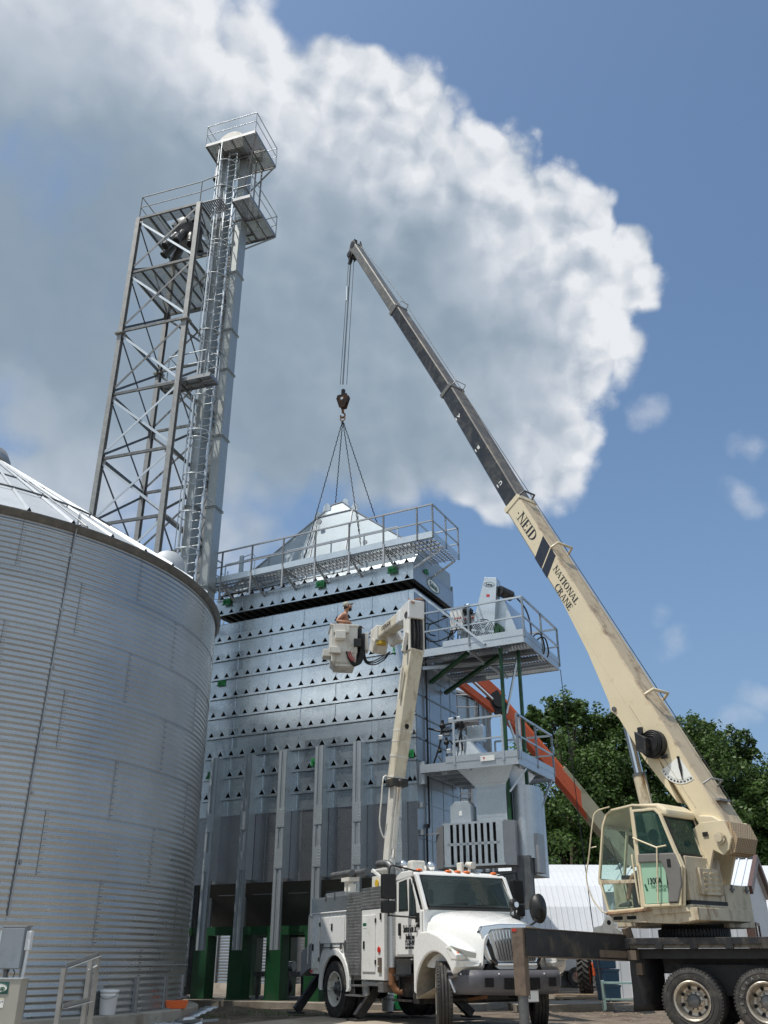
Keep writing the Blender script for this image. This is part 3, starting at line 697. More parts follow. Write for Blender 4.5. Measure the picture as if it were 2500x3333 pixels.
# green lifting lugs
def lug(x,z,y=-.02):
    m=MB(); m.box((x-.15,y-.012,z),(x+.15,y,z+.21)); m.box((x-.15,y-.09,z-.012),(x+.15,y,z)); m.box((x-.085,y-.05,z),(x-.07,y-.012,z+.12)); m.box((x+.07,y-.05,z),(x+.085,y-.012,z+.12)); m.box((x-.085,y-.05,z+.10),(x+.085,y-.012,z+.12)); m.ball((x-.09,y-.02,z+.17),.018,6); m.ball((x+.09,y-.02,z+.17),.018,6)
    return m.build('lifting_lug','bright_green',DR)
for (x,z) in [(-6.9,8.98),(-2.95,9.35),(-.55,9.15),(-7.0,6.08),(-3.25,6.15),(-.22,6.1)]: lug(x,z)
# ---- light diagonal tie from roof corner to the upper platform
MB().bar((.05,-.08,10.98),(2.2,-.05,8.99),.06,.06).build('tie_bar','galv',DR)
# ---- platforms on the right side
def plat(x0,x1,y0,y1,z,name='platform_deck',xtra=None):
    m=MB(); m.bar((x0,y0,z+.08),(x1,y0,z+.08),.03,.22); m.bar((x0,y1,z+.08),(x1,y1,z+.08),.03,.22); m.bar((x1,y0,z+.08),(x1,y1,z+.08),.03,.22); m.bar((x0,y0,z+.08),(x0,y1,z+.08),.03,.22)
    for k in range(1,5): yy=y0+(y1-y0)*k/5; m.bar((x0,yy,z+.02),(x1,yy,z+.02),.05,.09)
    m.bar(((x0+x1)/2,y0,z-.02),((x0+x1)/2,y1,z-.02),.06,.10)
    m.build('platform_frame','galv',DR)
    m=MB(); w=.30; n=int((y1-y0-.1)/w)
    for i in range(n):
        a=y0+.06+i*w; m.box((x0,a,z+.08),(x1,a+.012,z+.13)); m.box((x0,a+w-.03,z+.08),(x1,a+w-.018,z+.13))
        k=x0+.05
        while k<x1-.1: m.box((k,a+.012,z+.118),(k+.05,a+w-.03,z+.124)); m.box((k+.05,a+.1,z+.118),(k+.09,a+.15,z+.124)); k+=.09
    m.build(name,'grating',DR)
def toe(pts,z,h=.22):
    m=MB()
    for p,q in zip(pts[:-1],pts[1:]): m.bar((p[0],p[1],z+h/2),(q[0],q[1],z+h/2),.012,h)
    m.build('toe_board','galv',DR)
P1=8.93; plat(.02,3.33,.0,3.1,P1)
toe([(.9,-.02),(3.35,-.02),(3.35,3.12)],P1+.17,.17)
for pts in ([(.05,-.02,P1+.1),(1.72,-.02,P1+.1)],[(1.72,-.02,P1+.1),(3.35,-.02,P1+.1)],[(3.35,-.02,P1+.1),(3.35,1.55,P1+.1)],[(3.35,1.55,P1+.1),(3.35,3.12,P1+.1)],[(3.35,3.12,P1+.1),(.6,3.12,P1+.1)]):
    rail(MB(),pts,1.18,.026,mids=(.52,),pts_every=3,square=True).build('railing','galv',DR)
P2=5.68; plat(.12,2.95,.0,2.95,P2)
toe([(.88,-.02),(2.97,-.02),(2.97,2.97)],P2+.17,.17)
for pts in ([(1.15,-.02,P2+.1),(2.55,-.02,P2+.1)],[(2.96,.2,P2+.1),(2.96,-.02,P2+.1)],[(2.96,-.02,P2+.1),(2.96,1.5,P2+.1)],[(2.96,1.5,P2+.1),(2.96,2.97,P2+.1)],[(2.96,2.97,P2+.1),(1.2,2.97,P2+.1)]):
    rail(MB(),pts,1.18,.026,mids=(.52,),pts_every=3,square=True).build('railing','galv',DR)
for (x,y,zt) in ((2.50,.35,P1),(2.88,.75,P1)):
    MB().bar((x,y,3.36),(x,y,zt),.085,.08,up=(0,1,0)).build('green_post','green',DR)
MB().bar((2.88,.8,P1),(2.55,.4,7.1),.05,.05).build('strut','galv',DR)
MB().bar((2.62,.3,P2+1.2),(2.90,.6,P2),.05,.05).build('strut','galv',DR)
MB().bar((2.55,.3,5.02),(2.98,.5,5.62),.06,.05).build('strut','galv',DR)
MB().bar((3.0,1.4,4.7),(2.95,2.7,P2),.05,.05).build('strut','galv_dull',DR)
MB().bar((.05,.95,8.42),(1.55,.25,P1-.02),.12,.09).build('green_strut','green',DR)
MB().bar((.05,2.0,8.35),(2.2,.95,P1-.02),.12,.09).build('green_strut','green',DR)
MB().bar((.05,.4,8.7),(2.6,1.6,P1-.02),.09,.1).build('strut','galv',DR)
MB().bar((.1,.15,P2+.3),(.1,.15,P2-.3),.18,.10).build('bracket','galv',DR)
# ---- upper burner: blower, belt guard, gas train
m=MB(); m.box((1.1,.8,P1+.2),(2.1,1.9,10.3)); m.build('blower_box','galv_light',DR,bevel=.01)
m=MB(); yb=.55   # slanted belt guard
ux_=Vector((.21,0,.978)); uw=Vector((.978,0,-.21)); cc=Vector((1.98,yb,9.55))
fn=lambda u,v,w:tuple(cc+uw*u+ux_*v+Vector((0,w,0)))
pl=[(-.20,1.62),(.16,1.62),(.20,1.5),(.36,-.10)]+[(.36*cos(R(t)),-.0+.36*sin(R(t))) for t in range(-10,-171,-20)]+[(-.36,-.05)]
m.prism(pl,fn,-.16,.16); m.build('belt_guard','galv_light',DR,bevel=.01)
m=MB()
for rr_ in (.08,.13,.18,.23,.28,.33):
    for s_ in range(0,360,60):
        for t in range(s_+6,s_+54,12): m.add([fn(rr_*cos(R(t)),rr_*sin(R(t)),-.163),fn(rr_*cos(R(t+12)),rr_*sin(R(t+12)),-.163),fn((rr_+.024)*cos(R(t+12)),(rr_+.024)*sin(R(t+12)),-.163),fn((rr_+.024)*cos(R(t)),(rr_+.024)*sin(R(t)),-.163)],[(0,1,2,3)])
m.build('guard_vent','interior',DR)
c_=cc+uw*(-.02)+ux_*1.40+Vector((0,-.16,0)); logo(DR,c_,uw,ux_,.34,.15,.002,ring='ink',back='galv_light')
m=MB(); c_=cc+ux_*1.06+uw*.0+Vector((0,-.163,0)); m.prism([(-.05,-.04),(.05,-.04),(.05,.04),(-.05,.04)],lambda u,v,w:tuple(c_+uw*u+ux_*v+Vector((0,w,0))),-.002,0); m.build('warning_label','sticker_red',DR)
m=MB(); m.hexa([(2.35,.6,P1+.2),(3.05,.6,P1+.2),(3.05,1.9,P1+.2),(2.35,1.9,P1+.2),(2.3,.6,10.45),(2.62,.6,10.45),(2.62,1.9,10.45),(2.3,1.9,10.45)]); m.build('fan_housing','galv_light',DR,bevel=.01)
m=MB(); m.tube((2.33,.45,9.5),(2.33,.75,9.5),.24,20); m.tube((2.33,.40,9.5),(2.33,.46,9.5),.15,16); m.build('motor','green',DR)
m=MB(); m.tube((2.52,.5,10.72),(2.72,.9,10.65),.16,16); m.build('motor_cap','black_paint',DR)
m=MB(); m.path([(2.62,.7,10.78),(2.9,.8,10.55),(3.12,.95,10.2),(3.22,1.0,9.7),(3.2,1.0,9.15)],.025,6); m.build('hose','rope',DR)
for k,(p0) in enumerate([(3.35,1.0),(3.35,1.35)]): MB().path([(3.2,p0[1],P1+.1),(3.3,p0[1]-.05,P1+.42),(3.5,p0[1],P1+.45),(3.55,p0[1]+.1,P1+.1),(3.5,p0[1]+.1,P1-.1)],.025,6).build('hose','rope',DR)
m=MB(); m.add([(.25,.6,9.15),(1.9,.6,9.15),(1.9,1.8,9.15),(.25,1.8,9.15),(.9,.9,9.42),(1.75,.9,9.42),(1.75,1.7,9.42),(.9,1.7,9.42)],[(0,1,5,4),(1,2,6,5),(2,3,7,6),(3,0,4,7),(4,5,6,7)]); m.build('duct_cover','galv_dull',DR)
def gas_train(x,y,z,sc_=1.):
    m=MB(); V=lambda a,b,c:(x+a*sc_,y+b*sc_,z+c*sc_)
    m.path([V(-.2,0,0),V(.0,0,.5),V(.1,0,.95),V(.35,0,1.05),V(.6,0,.95),V(.65,0,.3)],.028,6)
    m.path([V(-.35,.1,1.0),V(.2,.05,.85),V(.7,.1,1.02)],.03,6); m.path([V(.15,.1,.1),V(.25,0,.6),V(.45,.1,.45),V(.6,.1,.9)],.022,6)
    m.path([V(0,-.1,.2),V(.2,-.15,.0),V(.5,-.1,.05),V(.55,0,.5)],.018,6)
    for (a,b,c,r) in ((.1,0,1.0,.09),(.5,0,1.0,.11),(.62,.1,.95,.08),(.2,0,.55,.08),(.45,.05,.5,.07),(.0,.0,.35,.06)): m.ball(V(a,b,c),r*sc_,8,(1,1,.8)); m.tube(V(a,b,c),V(a,b,c+r*1.7),r*.5*sc_,8)
    m.build('gas_pipe','hide_black',DR)
    m=MB(); 
    for (a,b,c,w) in ((.35,.05,1.12,.07),(.05,.02,.7,.06),(.58,0,1.15,.05),(.3,-.05,.3,.06)): m.box(V(a-w,b-w,c-w),V(a+w,b+w,c+w))
    m.build('valve','galv',DR,bevel=.01)
gas_train(.95,.55,9.35,.95); gas_train(.55,.35,5.9,1.05)
m=MB(); 
for pts in ([(.05,.35,10.2),(.4,.2,9.95),(.9,.3,10.1)],[(.05,.5,10.05),(.3,.2,9.5),(.7,.1,9.35),(1.15,.3,9.6),(1.2,.4,10.0)],[(.75,.1,9.95),(.45,.05,9.85),(.45,.05,9.6),(.65,.05,9.5)]): m.path(pts,.02,6)
m.build('gas_hose','rope',DR)
m=MB(); m.box((.95,.45,9.75),(1.35,.6,10.35)); m.cur=1; 
for k in range(4): m.box((1.0+k*.085,.446,10.05),(1.05+k*.085,.449,10.1))
m.build('control_box',['white_paint','sticker_red'],DR,bevel=.008)
m=MB(); m.cur=1
for k in range(5): m.box((1.25+k*.12,.796,10.12),(1.33+k*.12,.799,10.17))
m.build('warning_label',['galv','sticker_red'],DR)
# ---- lower burner: control box, transition duct, louvred fan box
m=MB(); m.path([(.06,.62,11.0),(.06,.62,5.9),(.06,.62,5.0)],.03,6); m.path([(.06,.62,5.2),(.06,.62,4.35),(.05,.5,4.3),(.05,.5,3.0)],.028,6); m.build('gas_line','rope',DR)
m=MB(); m.box((.45,.65,6.75),(.72,.8,7.0)); m.build('junction_box','grey_box',DR,bevel=.01)
m=MB(); m.box((1.15,.9,6.55),(1.65,1.1,7.0)); m.build('control_box','galv_light',DR,bevel=.01)
m=MB(); m.add([(.9,.35,P2+.15),(2.0,.35,P2+.15),(2.0,1.6,P2+.15),(.9,1.6,P2+.15),(.9,.5,6.75),(1.15,.5,6.75),(1.15,1.5,6.75),(.9,1.5,6.75)],[(0,1,5,4),(1,2,6,5),(2,3,7,6),(3,0,4,7),(4,5,6,7)]); m.build('transition_hood','galv_light',DR)
m=MB(); m.add([(1.15,.1,P2),(2.75,.1,P2),(2.75,1.9,P2),(1.15,1.9,P2),(1.58,.35,5.2),(2.42,.35,5.2),(2.42,1.6,5.2),(1.58,1.6,5.2)],[(0,1,5,4),(1,2,6,5),(2,3,7,6),(3,0,4,7)])
for r in range(3):
    for k in range(14): m.ball((1.55+k*.062,.345-.005,5.23+r*.055) if 0 else (1.5+k*.07,.30,5.28+r*.06),.018,4)
m.build('duct','galv_light',DR)
m=MB(); m.box((1.58,.35,4.2),(2.42,1.6,5.2)); m.box((1.56,.33,5.17),(2.44,.36,5.22))
for (zz) in (5.0,4.92,4.6,4.52,4.44):
    for k in range(12): m.box((1.63+k*.062,.343,zz),(1.655+k*.062,.352,zz+.035))
m.build('duct','galv_light',DR)
m=MB(); m.lathe([(.62,0),(.62,.75)],lambda x,y,h:(2.42+h*.0+.35+x*.55,1.0+y,3.4+h*2.4),16); m.build('fan_tube','galv',DR)
m=MB(); m.box((2.45,.7,3.0),(3.0,1.7,5.2)); m.build('fan_casing','galv',DR,bevel=.01)
m=MB(); m.add([(2.5,.3,3.45),(2.95,.6,3.45),(2.95,.6,2.4),(2.5,.3,2.4),(2.7,.9,3.45),(2.7,.9,2.4)],[(0,1,2,3)]); m.box((2.45,.35,2.2),(2.95,.5,3.45)); m.build('fan_base','steel_dark',DR)
m=MB(); m.box((2.98,.6,3.05),(3.12,1.1,4.0)); m.build('access_box','galv_dull',DR,bevel=.01)
m=MB(); m.prism([(.92,4.2),(1.50,4.2),(1.50,4.72),(1.42,4.84),(1.05,4.84),(.92,4.72)],lambda u,v,w:(u,w,v),.1,.5); m.cur=1; m.box((1.17,.093,4.48),(1.26,.098,4.6)); m.build('motor_cover',['galv_light','decal_white'],DR,bevel=.008)
m=MB(); m.box((.62,.12,3.22),(2.40,.85,4.26)); m.build('fan_box','galv_dull',DR)
m=MB(); x0,x1,z0,z1=.78,2.40,3.22,4.30; yf=-.02
m.box((x0-.04,yf,z1-.05),(x1+.04,.12,z1)); m.box((x0-.04,yf,z0),(x1+.04,.12,z0+.05)); m.box((x0+.08,yf,3.73),(x1-.08,yf+.03,3.79))
nb=8
for k in range(nb+1):
    x=x0+.13+(x1-x0-.26)*k/nb; w=.045 if 0<k<nb else .14
    m.box((x-w*(1 if k<nb else .3),yf,z0+.05),(x+w*(1 if k>0 else .3),yf+.03,z1-.05))
m.build('louvre_frame','galv_light',DR)
m=MB(); m.box((x0,.10,z0+.05),(x1,.119,z1-.05)); m.build('fan_opening','interior',DR)
m=MB(); m.hexa([(2.40,-.02,3.22),(2.66,.2,3.22),(2.66,.85,3.22),(2.40,.85,3.22),(2.40,-.02,4.30),(2.66,.2,4.30),(2.66,.85,4.30),(2.40,.85,4.30)]); m.build('side_panel','galv_dull',DR)
m=MB(); m.hexa([(.42,.25,3.2),(.74,.0,3.2),(.74,.85,3.2),(.42,.85,3.2),(.42,.25,4.2),(.74,.0,4.28),(.74,.85,4.28),(.42,.85,4.2)]); m.build('side_panel','galv_dull',DR)
m=MB(); m.box((1.62,.33,3.1),(2.6,.6,2.0)); m.build('fan_base','steel_dark',DR)
m=MB(); m.bar((.02,.3,4.08),(.75,.1,4.08),.04,.04); m.build('pipe_support','galv',DR)
m=MB()
for (a,b) in ((.06,4.7),(.06,4.0)): m.box((.0,.06,a+b),(.14,.2,a+b+.14))
m.build('junction_box','grey_box',DR)
MB().box((1.90,-.045,P2+.12),(2.30,-.04,P2+.26)).build('sign_plate','decal_white',DR)
MB().prism([(1.97,P2+.22),(2.03,P2+.22),(2.0,P2+.15)],lambda u,v,w:(u,w,v),-.05,-.047).build('warning_label','sticker_red',DR)
# ladder cage on the far left end
m=MB(); lx=-WD-.18
for y in (.25,.62): m.bar((lx,y,.4),(lx,y,13.3),.05,.025)
z=.6
while z<13.2: m.tube((lx,.25,z),(lx,.62,z),.012,5); z+=.305
m.build('ladder','galv',DR)
m=MB()
for z in [3.0,4.2,5.4,6.6,7.8,9.0,10.2,11.1,11.75,12.4,13.0]: m.path([(lx-.36-.38*cos(R(t)),.44+.38*sin(R(t)),z) for t in range(-130,131,20)],.014,5)
for t in (-100,-50,0,50,100): m.bar((lx-.36-.38*cos(R(t)),.44+.38*sin(R(t)),2.8),(lx-.36-.38*cos(R(t)),.44+.38*sin(R(t)),13.1),.01,.03)
m.build('ladder_cage','galv',DR)
for (dx,dy,r) in ((-.10,-.05,.03),(-.22,-.02,.02),(-.5,.1,.025)): MB().tube((-WD+dx,dy,.3),(-WD+dx,dy,11),r,6).build('conduit','steel_dark',DR)
# ================================================================ HOISTED ROOF SECTION
HS=thing('dryer_roof_section','galvanized dryer roof section with peaked garner hopper and railed walkway, hanging in slings just above the dryer',"roof section",(DX,DY,0),DA)
Hb=11.38
m=MB(); vent_skin(m,-WD,.0,Hb,Hb+.52,-.02)
m.cur=0; m.box((-WD-.01,-.07,Hb-.012),(.01,-.02,Hb+.01)); m.box((-WD-.01,-.09,Hb+.52),(.02,-.02,Hb+.545))
for k in range(1,7): x=-WD+(3*k-.5)*WD/18; m.box((x-.016,-.036,Hb+.225),(x+.016,-.021,Hb+.5))
m.build('vent_row',['galv_panel','interior'],HS)
m=MB()
n=18
for i in range(n):
    c=-WD+.2+i*.4075
    m.cur=1; m.prism([(c-.1,Hb+.55),(c+.1,Hb+.55),(c,Hb+.70)],lambda u,v,w:(u,w,v),-.045,-.03)
m.cur=0
m.add([(-WD,-.02,Hb+.52),(0,-.02,Hb+.52),(0,.22,Hb+.84),(-WD,.22,Hb+.84)],[(0,1,2,3)])
m.build('sloped_band',['galv_panel','interior'],HS)
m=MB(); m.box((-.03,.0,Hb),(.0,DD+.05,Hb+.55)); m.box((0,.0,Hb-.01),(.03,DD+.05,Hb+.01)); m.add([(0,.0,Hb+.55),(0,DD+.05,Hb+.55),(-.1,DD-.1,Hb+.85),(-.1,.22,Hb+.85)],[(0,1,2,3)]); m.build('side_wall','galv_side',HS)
m=MB(); m.box((-WD,DD+.02,Hb),(0,DD+.05,Hb+.8)); m.box((-WD,.0,Hb),(-WD+.03,DD,Hb+.8)); m.build('wall','galv',HS)
m=MB()
for k in range(25): x=-WD+.15+k*.295; m.box((x-.03,.02,Hb+.0),(x+.03,DD,Hb+.10))
m.cur=1; m.box((-WD+.03,.0,Hb+.15),(-.03,DD,Hb+.16)); m.build('underside_duct',['steel_dark','interior'],HS)
c0=[(-WD+.02,.18,Hb+.82),(-.04,.18,Hb+1.22),(-.04,DD-.05,Hb+1.22),(-WD+.02,DD-.05,Hb+.82)]
xa,xb=-3.98,-2.62; zk=14.68; yk0,yk1=.80,2.15
c1=[(xa,yk0,zk),(xb,yk0,zk),(xb,yk1,zk),(xa,yk1,zk)]
m=MB()
m.add([c0[0],(xa,.18,Hb+.82),(xb,.18,Hb+.82),c0[1],c1[0],c1[1],c1[2],c1[3],c0[2],c0[3]],[(0,1,4),(1,2,5,4),(2,3,5),(3,8,6,5),(8,9,7,6),(9,0,4,7)])
ap=[(-3.50,.95,15.12),(-3.1,.95,15.14),(-3.1,2.0,15.14),(-3.50,2.0,15.12)]
m.add(c1+ap,[(0,1,5,4),(1,2,6,5),(2,3,7,6),(3,0,4,7),(4,5,6,7)])
m.add([(-.04,.18,Hb+1.22),(-.04,DD-.05,Hb+1.22),(-.04,DD-.05,Hb+.6),(-.04,.18,Hb+.6)],[(0,1,2,3)]); m.add([(-.04,.18,Hb+1.22),(xb,.18,Hb+.82),(-.04,.18,Hb+.7)],[(0,1,2)])
m.build('garner_hopper','galv_hop',HS)
m=MB()
for p,q in ((c1[0],(xa,.18,Hb+.82)),(c1[1],(xb,.18,Hb+.82)),(c1[0],c1[1]),(c0[0],c1[0]),(c0[1],c1[1]),(c1[0],ap[0]),(c1[1],ap[1]),(ap[0],ap[1]),(c0[0],c0[1])): m.bar(Vector(p)+Vector((0,-.012,.004)),Vector(q)+Vector((0,-.012,.004)),.035,.03)
m.build('hopper_seam','galv_dull',HS)
for (x,z) in ((xa-.05,zk+.06),(-3.05,15.08),(xb+.05,zk+.06),(xa+.3,zk+.3)):
    y=.85 if x!=-3.05 else 1.0
    MB().prism([(x-.16,z-.1),(x+.16,z-.1),(x+.13,z+.1),(x+.04,z+.2),(x-.04,z+.2),(x-.13,z+.1)],lambda u,v,w:(u,w,v),y,y+.02).build('lifting_eye','galv_light',HS)
m=MB(); m.tube((-1.9,.5,13.15),(-1.9,.36,13.15),.08,10); m.tube((-3.75,.55,14.35),(-3.75,.5,14.35),.09,14); m.build('hopper_port','galv_dull',HS)
# walkway
WZ=12.20; yo=-.86; yi=-.12; xl,xr=-WD+.12,1.06
m=MB(); m.bar((xl,yo,WZ+.10),(xr,yo,WZ+.10),.012,.20); m.bar((xr,yo,WZ+.10),(xr,1.05,WZ+.10),.012,.20); m.bar((.12,yi,WZ+.08),(.12,1.05,WZ+.08),.012,.12); m.bar((xl,yi,WZ+.05),(.12,yi,WZ+.05),.02,.06); m.bar((xl,yo,WZ+.10),(xl,yi,WZ+.10),.012,.20)
m.build('toe_board','galv_light',HS)
m=MB()
for k in range(3):
    a=yo+.02+k*.24; m.box((xl,a,WZ-.03),(xr if k<9 else 0,a+.01,WZ+.02)); m.box((xl,a+.22,WZ-.03),(xr,a+.23,WZ+.02))
    x=xl+.04; j=0
    while x<xr-.06: m.box((x,a+.01+(.0 if j%2 else .07),WZ),(x+.04,a+.15+(.0 if j%2 else .07),WZ+.006)); x+=.065; j+=1
for k in range(4):
    a=.14+k*.23; y=yi; m.box((a,yi,WZ-.03),(a+.01,1.05,WZ+.02)); y=yi+.03; j=0
    while y<1.0: m.box((a+.01+(.0 if j%2 else .06),y,WZ),(a+.15+(.0 if j%2 else .06),y+.04,WZ+.006)); y+=.065; j+=1
m.build('walkway_deck','grating2',HS)
for k,x in enumerate([-6.62,-5.42,-4.2,-3.0,-1.78,-.58]):
    MB().bar((x+.02,yo-.02,WZ-.62),(x+.02,yo-.02,WZ+.1),.055,.04).build('post','galv_dull',HS)
    m=MB(); m.bar((x,-.02,WZ-.42),(x,yo+.05,WZ-.03),.05,.06); m.bar((x,yo+.02,WZ-.03),(x,.05,WZ-.03),.04,.05); m.build('bracket','galv_dull',HS)
rail_x=[xl,-6.62,-5.42,-4.2,-3.0,-1.78,-.58,.55,xr]
for a,b in zip(rail_x[:-1],rail_x[1:]):
    rail(MB(),[(a,yo,WZ),(b,yo,WZ)],1.08,.022,mids=(.5,),pts_every=5,square=True).build('railing','galv_dull',HS)
    if b<0: rail(MB(),[(a,.10,WZ+.1),(b,.10,WZ+.1)],1.0,.018,mids=(.45,),pts_every=5,square=True).build('railing','galv',HS)
for pts in ([(xr,yo,WZ),(xr,.1,WZ)],[(xr,.1,WZ),(xr,1.05,WZ)],[(xr,1.05,WZ),(.1,1.05,WZ)],[(.12,1.05,WZ),(.12,.1,WZ)],[(xl,yo,WZ),(xl,yi,WZ)]):
    rail(MB(),pts,1.08,.022,mids=(.5,),pts_every=5,square=True).build('railing','galv',HS)
m=MB(); m.bar((.95,1.0,WZ-.03),(.0,1.3,Hb+.5),.05,.05); m.bar((.9,0,WZ-.03),(.0,0,Hb+.35),.05,.05); m.build('walkway_strut','galv',HS)
m=MB(); m.tube((-6.3,.25,Hb+.95),(.05,.25,Hb+.86),.055,12); m.build('spreader_pipe','galv_light',HS)
for (x,z) in [(-6.9,Hb+.34),(-3.25,Hb+.3),(-.68,Hb+.3)]:
    o=lug(x,z,-.09); o.parent=HS
m=MB(); m.ball((.04,.85,Hb+.58),.05,8); m.box((.02,.7,Hb+.48),(.05,1.0,Hb+.58)); m.build('lifting_lug','bright_green',HS)
logo(HS,(.0,1.42,Hb+.26),(0,1,0),(0,0,1),.95,.40,.004)
m=MB(); x=-6.35; m.box((x,-.3,WZ+.45),(x+.14,-.22,WZ+1.1)); m.path([(x+.14,-.26,WZ+1.05),(x+.5,-.26,WZ+1.08),(x+.6,-.26,WZ+.95),(x+.6,-.26,WZ+.6),(x+.5,-.26,WZ+.5),(x+.14,-.26,WZ+.48)],.018,6); m.build('walkway_gate','galv_light',HS)
# ================================================================ BUCKET TRUCK (local x forward, y towards its far side, near flank at y=0)
TA=math.atan2(-.875,.485)
BT=thing('bucket_truck','white utility truck with steel tool boxes and raised two-part bucket boom, parked on the slab','bucket truck',(-1.06,21.6,0),TA)
XZ=lambda u,v,w:(u,w,v)
def wheel(parent,cx,yo,r,w,rim_m,steer=0,dual=False,rr=.30,dish=.14,side=-1,nm='wheel'):
    """tyre with ribs and block tread as the part, dished rim and hub as its pieces; side -1: outer face towards -y"""
    C_=Vector((cx,yo-side*w/2,r)); Q=Matrix.Translation(C_)@Matrix.Rotation(steer,4,'Z')
    s=side
    T=MB(Q); fn=lambda x,y,h:(x,h,y)
    prof=[(rr+.01,-w*.42),(rr+.03,-w*.47),(r*.80,-w*.52),(r*.93,-w*.49),(r*.985,-w*.42),(r,-w*.36),(r,-w*.24),(r-.014,-w*.235),(r-.014,-w*.2),(r,-w*.195),(r+.002,-w*.03),(r-.014,-w*.025),(r-.014,w*.025),(r+.002,w*.03),(r,w*.195),(r-.014,w*.2),(r-.014,w*.235),(r,w*.24),(r,w*.36),(r*.985,w*.42),(r*.93,w*.49),(r*.80,w*.52),(rr+.03,w*.47),(rr+.01,w*.42)]
    T.lathe(prof,fn,56)
    for i in range(56):     # shoulder blocks
        a=2*PI*i/56
        for sg in (-1,1):
            p=Vector((cos(a)*(r-.004),sg*w*.40,sin(a)*(r-.004))); d=Vector((cos(a),0,sin(a))); t=Vector((-sin(a),0,cos(a)))
            T.bar(p-d*.012,p+d*.012,.030,w*.13,up=(0,1,0))
    for rr2 in (r*.70,r*.86): T.lathe([(rr2-.006,s*w*.515),(rr2,s*w*.535),(rr2+.006,s*w*.515)],fn,48)
    o=T.build(nm,'rubber',parent)
    M=MB(Q)
    yo_=s*w*.46
    M.lathe([(rr+.03,yo_),(rr+.035,yo_+s*.012),(rr+.015,yo_+s*.012),(rr-.01,yo_-s*.02),(rr-.035,yo_-s*dish*.75),(rr-.06,yo_-s*dish),(.17,yo_-s*(dish-.02)),(.16,yo_-s*(dish-.03)),(.0,yo_-s*(dish-.03))],fn,48)
    R_=M.build('rim',rim_m,o)
    K=MB(Q)
    for i in range(8):
        a=2*PI*i/8+.3; K.tube((.215*cos(a),yo_-s*(dish-.018)+s*.001,.215*sin(a)),(.215*cos(a),yo_-s*(dish-.024)+s*.004,.215*sin(a)),.030,10)
    K.cur=1; K.lathe([(.115,yo_-s*dish),(.115,yo_-s*(dish-.09)),(.09,yo_-s*(dish-.12)),(.0,yo_-s*(dish-.12))],fn,20)
    for i in range(10):
        a=2*PI*i/10; K.tube((.14*cos(a),yo_-s*dish,.14*sin(a)),(.14*cos(a),yo_-s*(dish-.06),.14*sin(a)),.014,6)
    K.build('hub',['interior','steel_dark'],o)
    if dual:
        T2=MB(Q@Matrix.Translation((0,-s*(w+.06),0))); T2.lathe(prof,fn,40); T2.build('inner_tyre','rubber',o)
    return o
wheel(BT,.02,.0,.53,.27,'rim_white',dual=True); wheel(BT,.02,2.38,.53,.27,'rim_white',dual=True,side=1)
wheel(BT,4.02,.06,.53,.27,'rim_white',steer=R(-30)); wheel(BT,4.02,2.40,.53,.27,'rim_white',side=1,steer=R(-30))
m=MB()
for y in (.75,1.42): m.box((-1.9,y,.72),(4.75,y+.09,.95))
for x in (-1.0,.6,1.8,3.2): m.box((x,.75,.76),(x+.1,1.5,.9))
m.tube((.02,.2,.53),(.02,2.0,.53),.09,10); m.ball((.02,1.1,.53),.2,12); m.tube((4.02,.25,.45),(4.02,1.95,.45),.06,10); m.box((3.7,.8,.45),(4.3,1.4,.75)); m.bar((2.2,1.1,.6),(.2,1.1,.55),.09); m.box((2.35,.25,.45),(3.15,.75,.8)); m.box((2.4,1.6,.4),(3.2,2.1,.8))
m.build('chassis','black_paint',BT)
m=MB(); m.tube((4.05,.35,.62),(3.75,.8,.9),.03,6); m.bar((4.55,.75,.5),(4.2,.6,.45),.05); m.build('steering_link','rust',BT)
# service body
def rbox(n,a,b,mt,bev=.012,par=BT,lab=None): return MB().box(a,b).build(n,mt,par,bevel=bev,label=lab)
m=MB(); N=14
arc=[(.02+.66*cos(R(t)),.55+.66*sin(R(t))) for t in range(178,1,-11)]
m.prism([(-1.22,.80),(-.66,.80)]+arc[1:-1]+[(.51,.80),(.51,2.03),(-1.22,2.03)],XZ,.02,.62); m.build('service_body','white_paint',BT,bevel=.012)
m=MB(); m.frame([(.02+.74*cos(R(t)),.55+.74*sin(R(t))) for t in range(180,-1,-12)]+[(.70,.5),(-.66,.5)],[(.02+.62*cos(R(t)),.55+.62*sin(R(t))) for t in range(180,-1,-12)]+[(.6,.5),(-.6,.5)],XZ,-.03,.03)
m.build('fender_trim','white_paint',BT,bevel=.012)
m=MB(); m.frame([(.02+.655*cos(R(t)),.55+.655*sin(R(t))) for t in range(180,-1,-12)],[(.02+.62*cos(R(t)),.55+.62*sin(R(t))) for t in range(180,-1,-12)],XZ,.03,.62); m.build('wheel_well','interior',BT)
for (a,b) in (((-.78,1.02),(-.55,1.45)),((.36,1.02),(.50,1.45))):
    m=MB(); m.prism([(a[0],b[1]),(b[0],b[1]),(a[0]+(.03 if a[0]<0 else .12),a[1]+.1)],XZ,.005,.019); m.build('vent_panel','steel_dark',BT)
rbox('tool_door',(-1.17,.0,.90),(-.80,.02,1.93),'white_paint'); rbox('tool_door',(-.74,.0,1.40),(.44,.02,1.93),'white_paint')
m=MB()
for z in (1.05,1.75): m.box((-.80,-.015,z),(-.76,.01,z+.08))
m.tube((-.68,-.02,1.32),(.38,-.02,1.32),.012,6)
for x in (-.62,-.15,.32): m.box((x-.01,-.035,1.28),(x+.02,.0,1.40))
m.build('hinge','steel_dark',BT)
for (x,z) in ((-1.10,1.33),(-.15,1.72)):
    m=MB(); m.box((x-.03,-.012,z-.07),(x+.03,.0,z+.07)); m.box((x-.018,-.022,z-.05),(x+.018,-.01,z+.03)); m.build('latch','hide_black',BT)
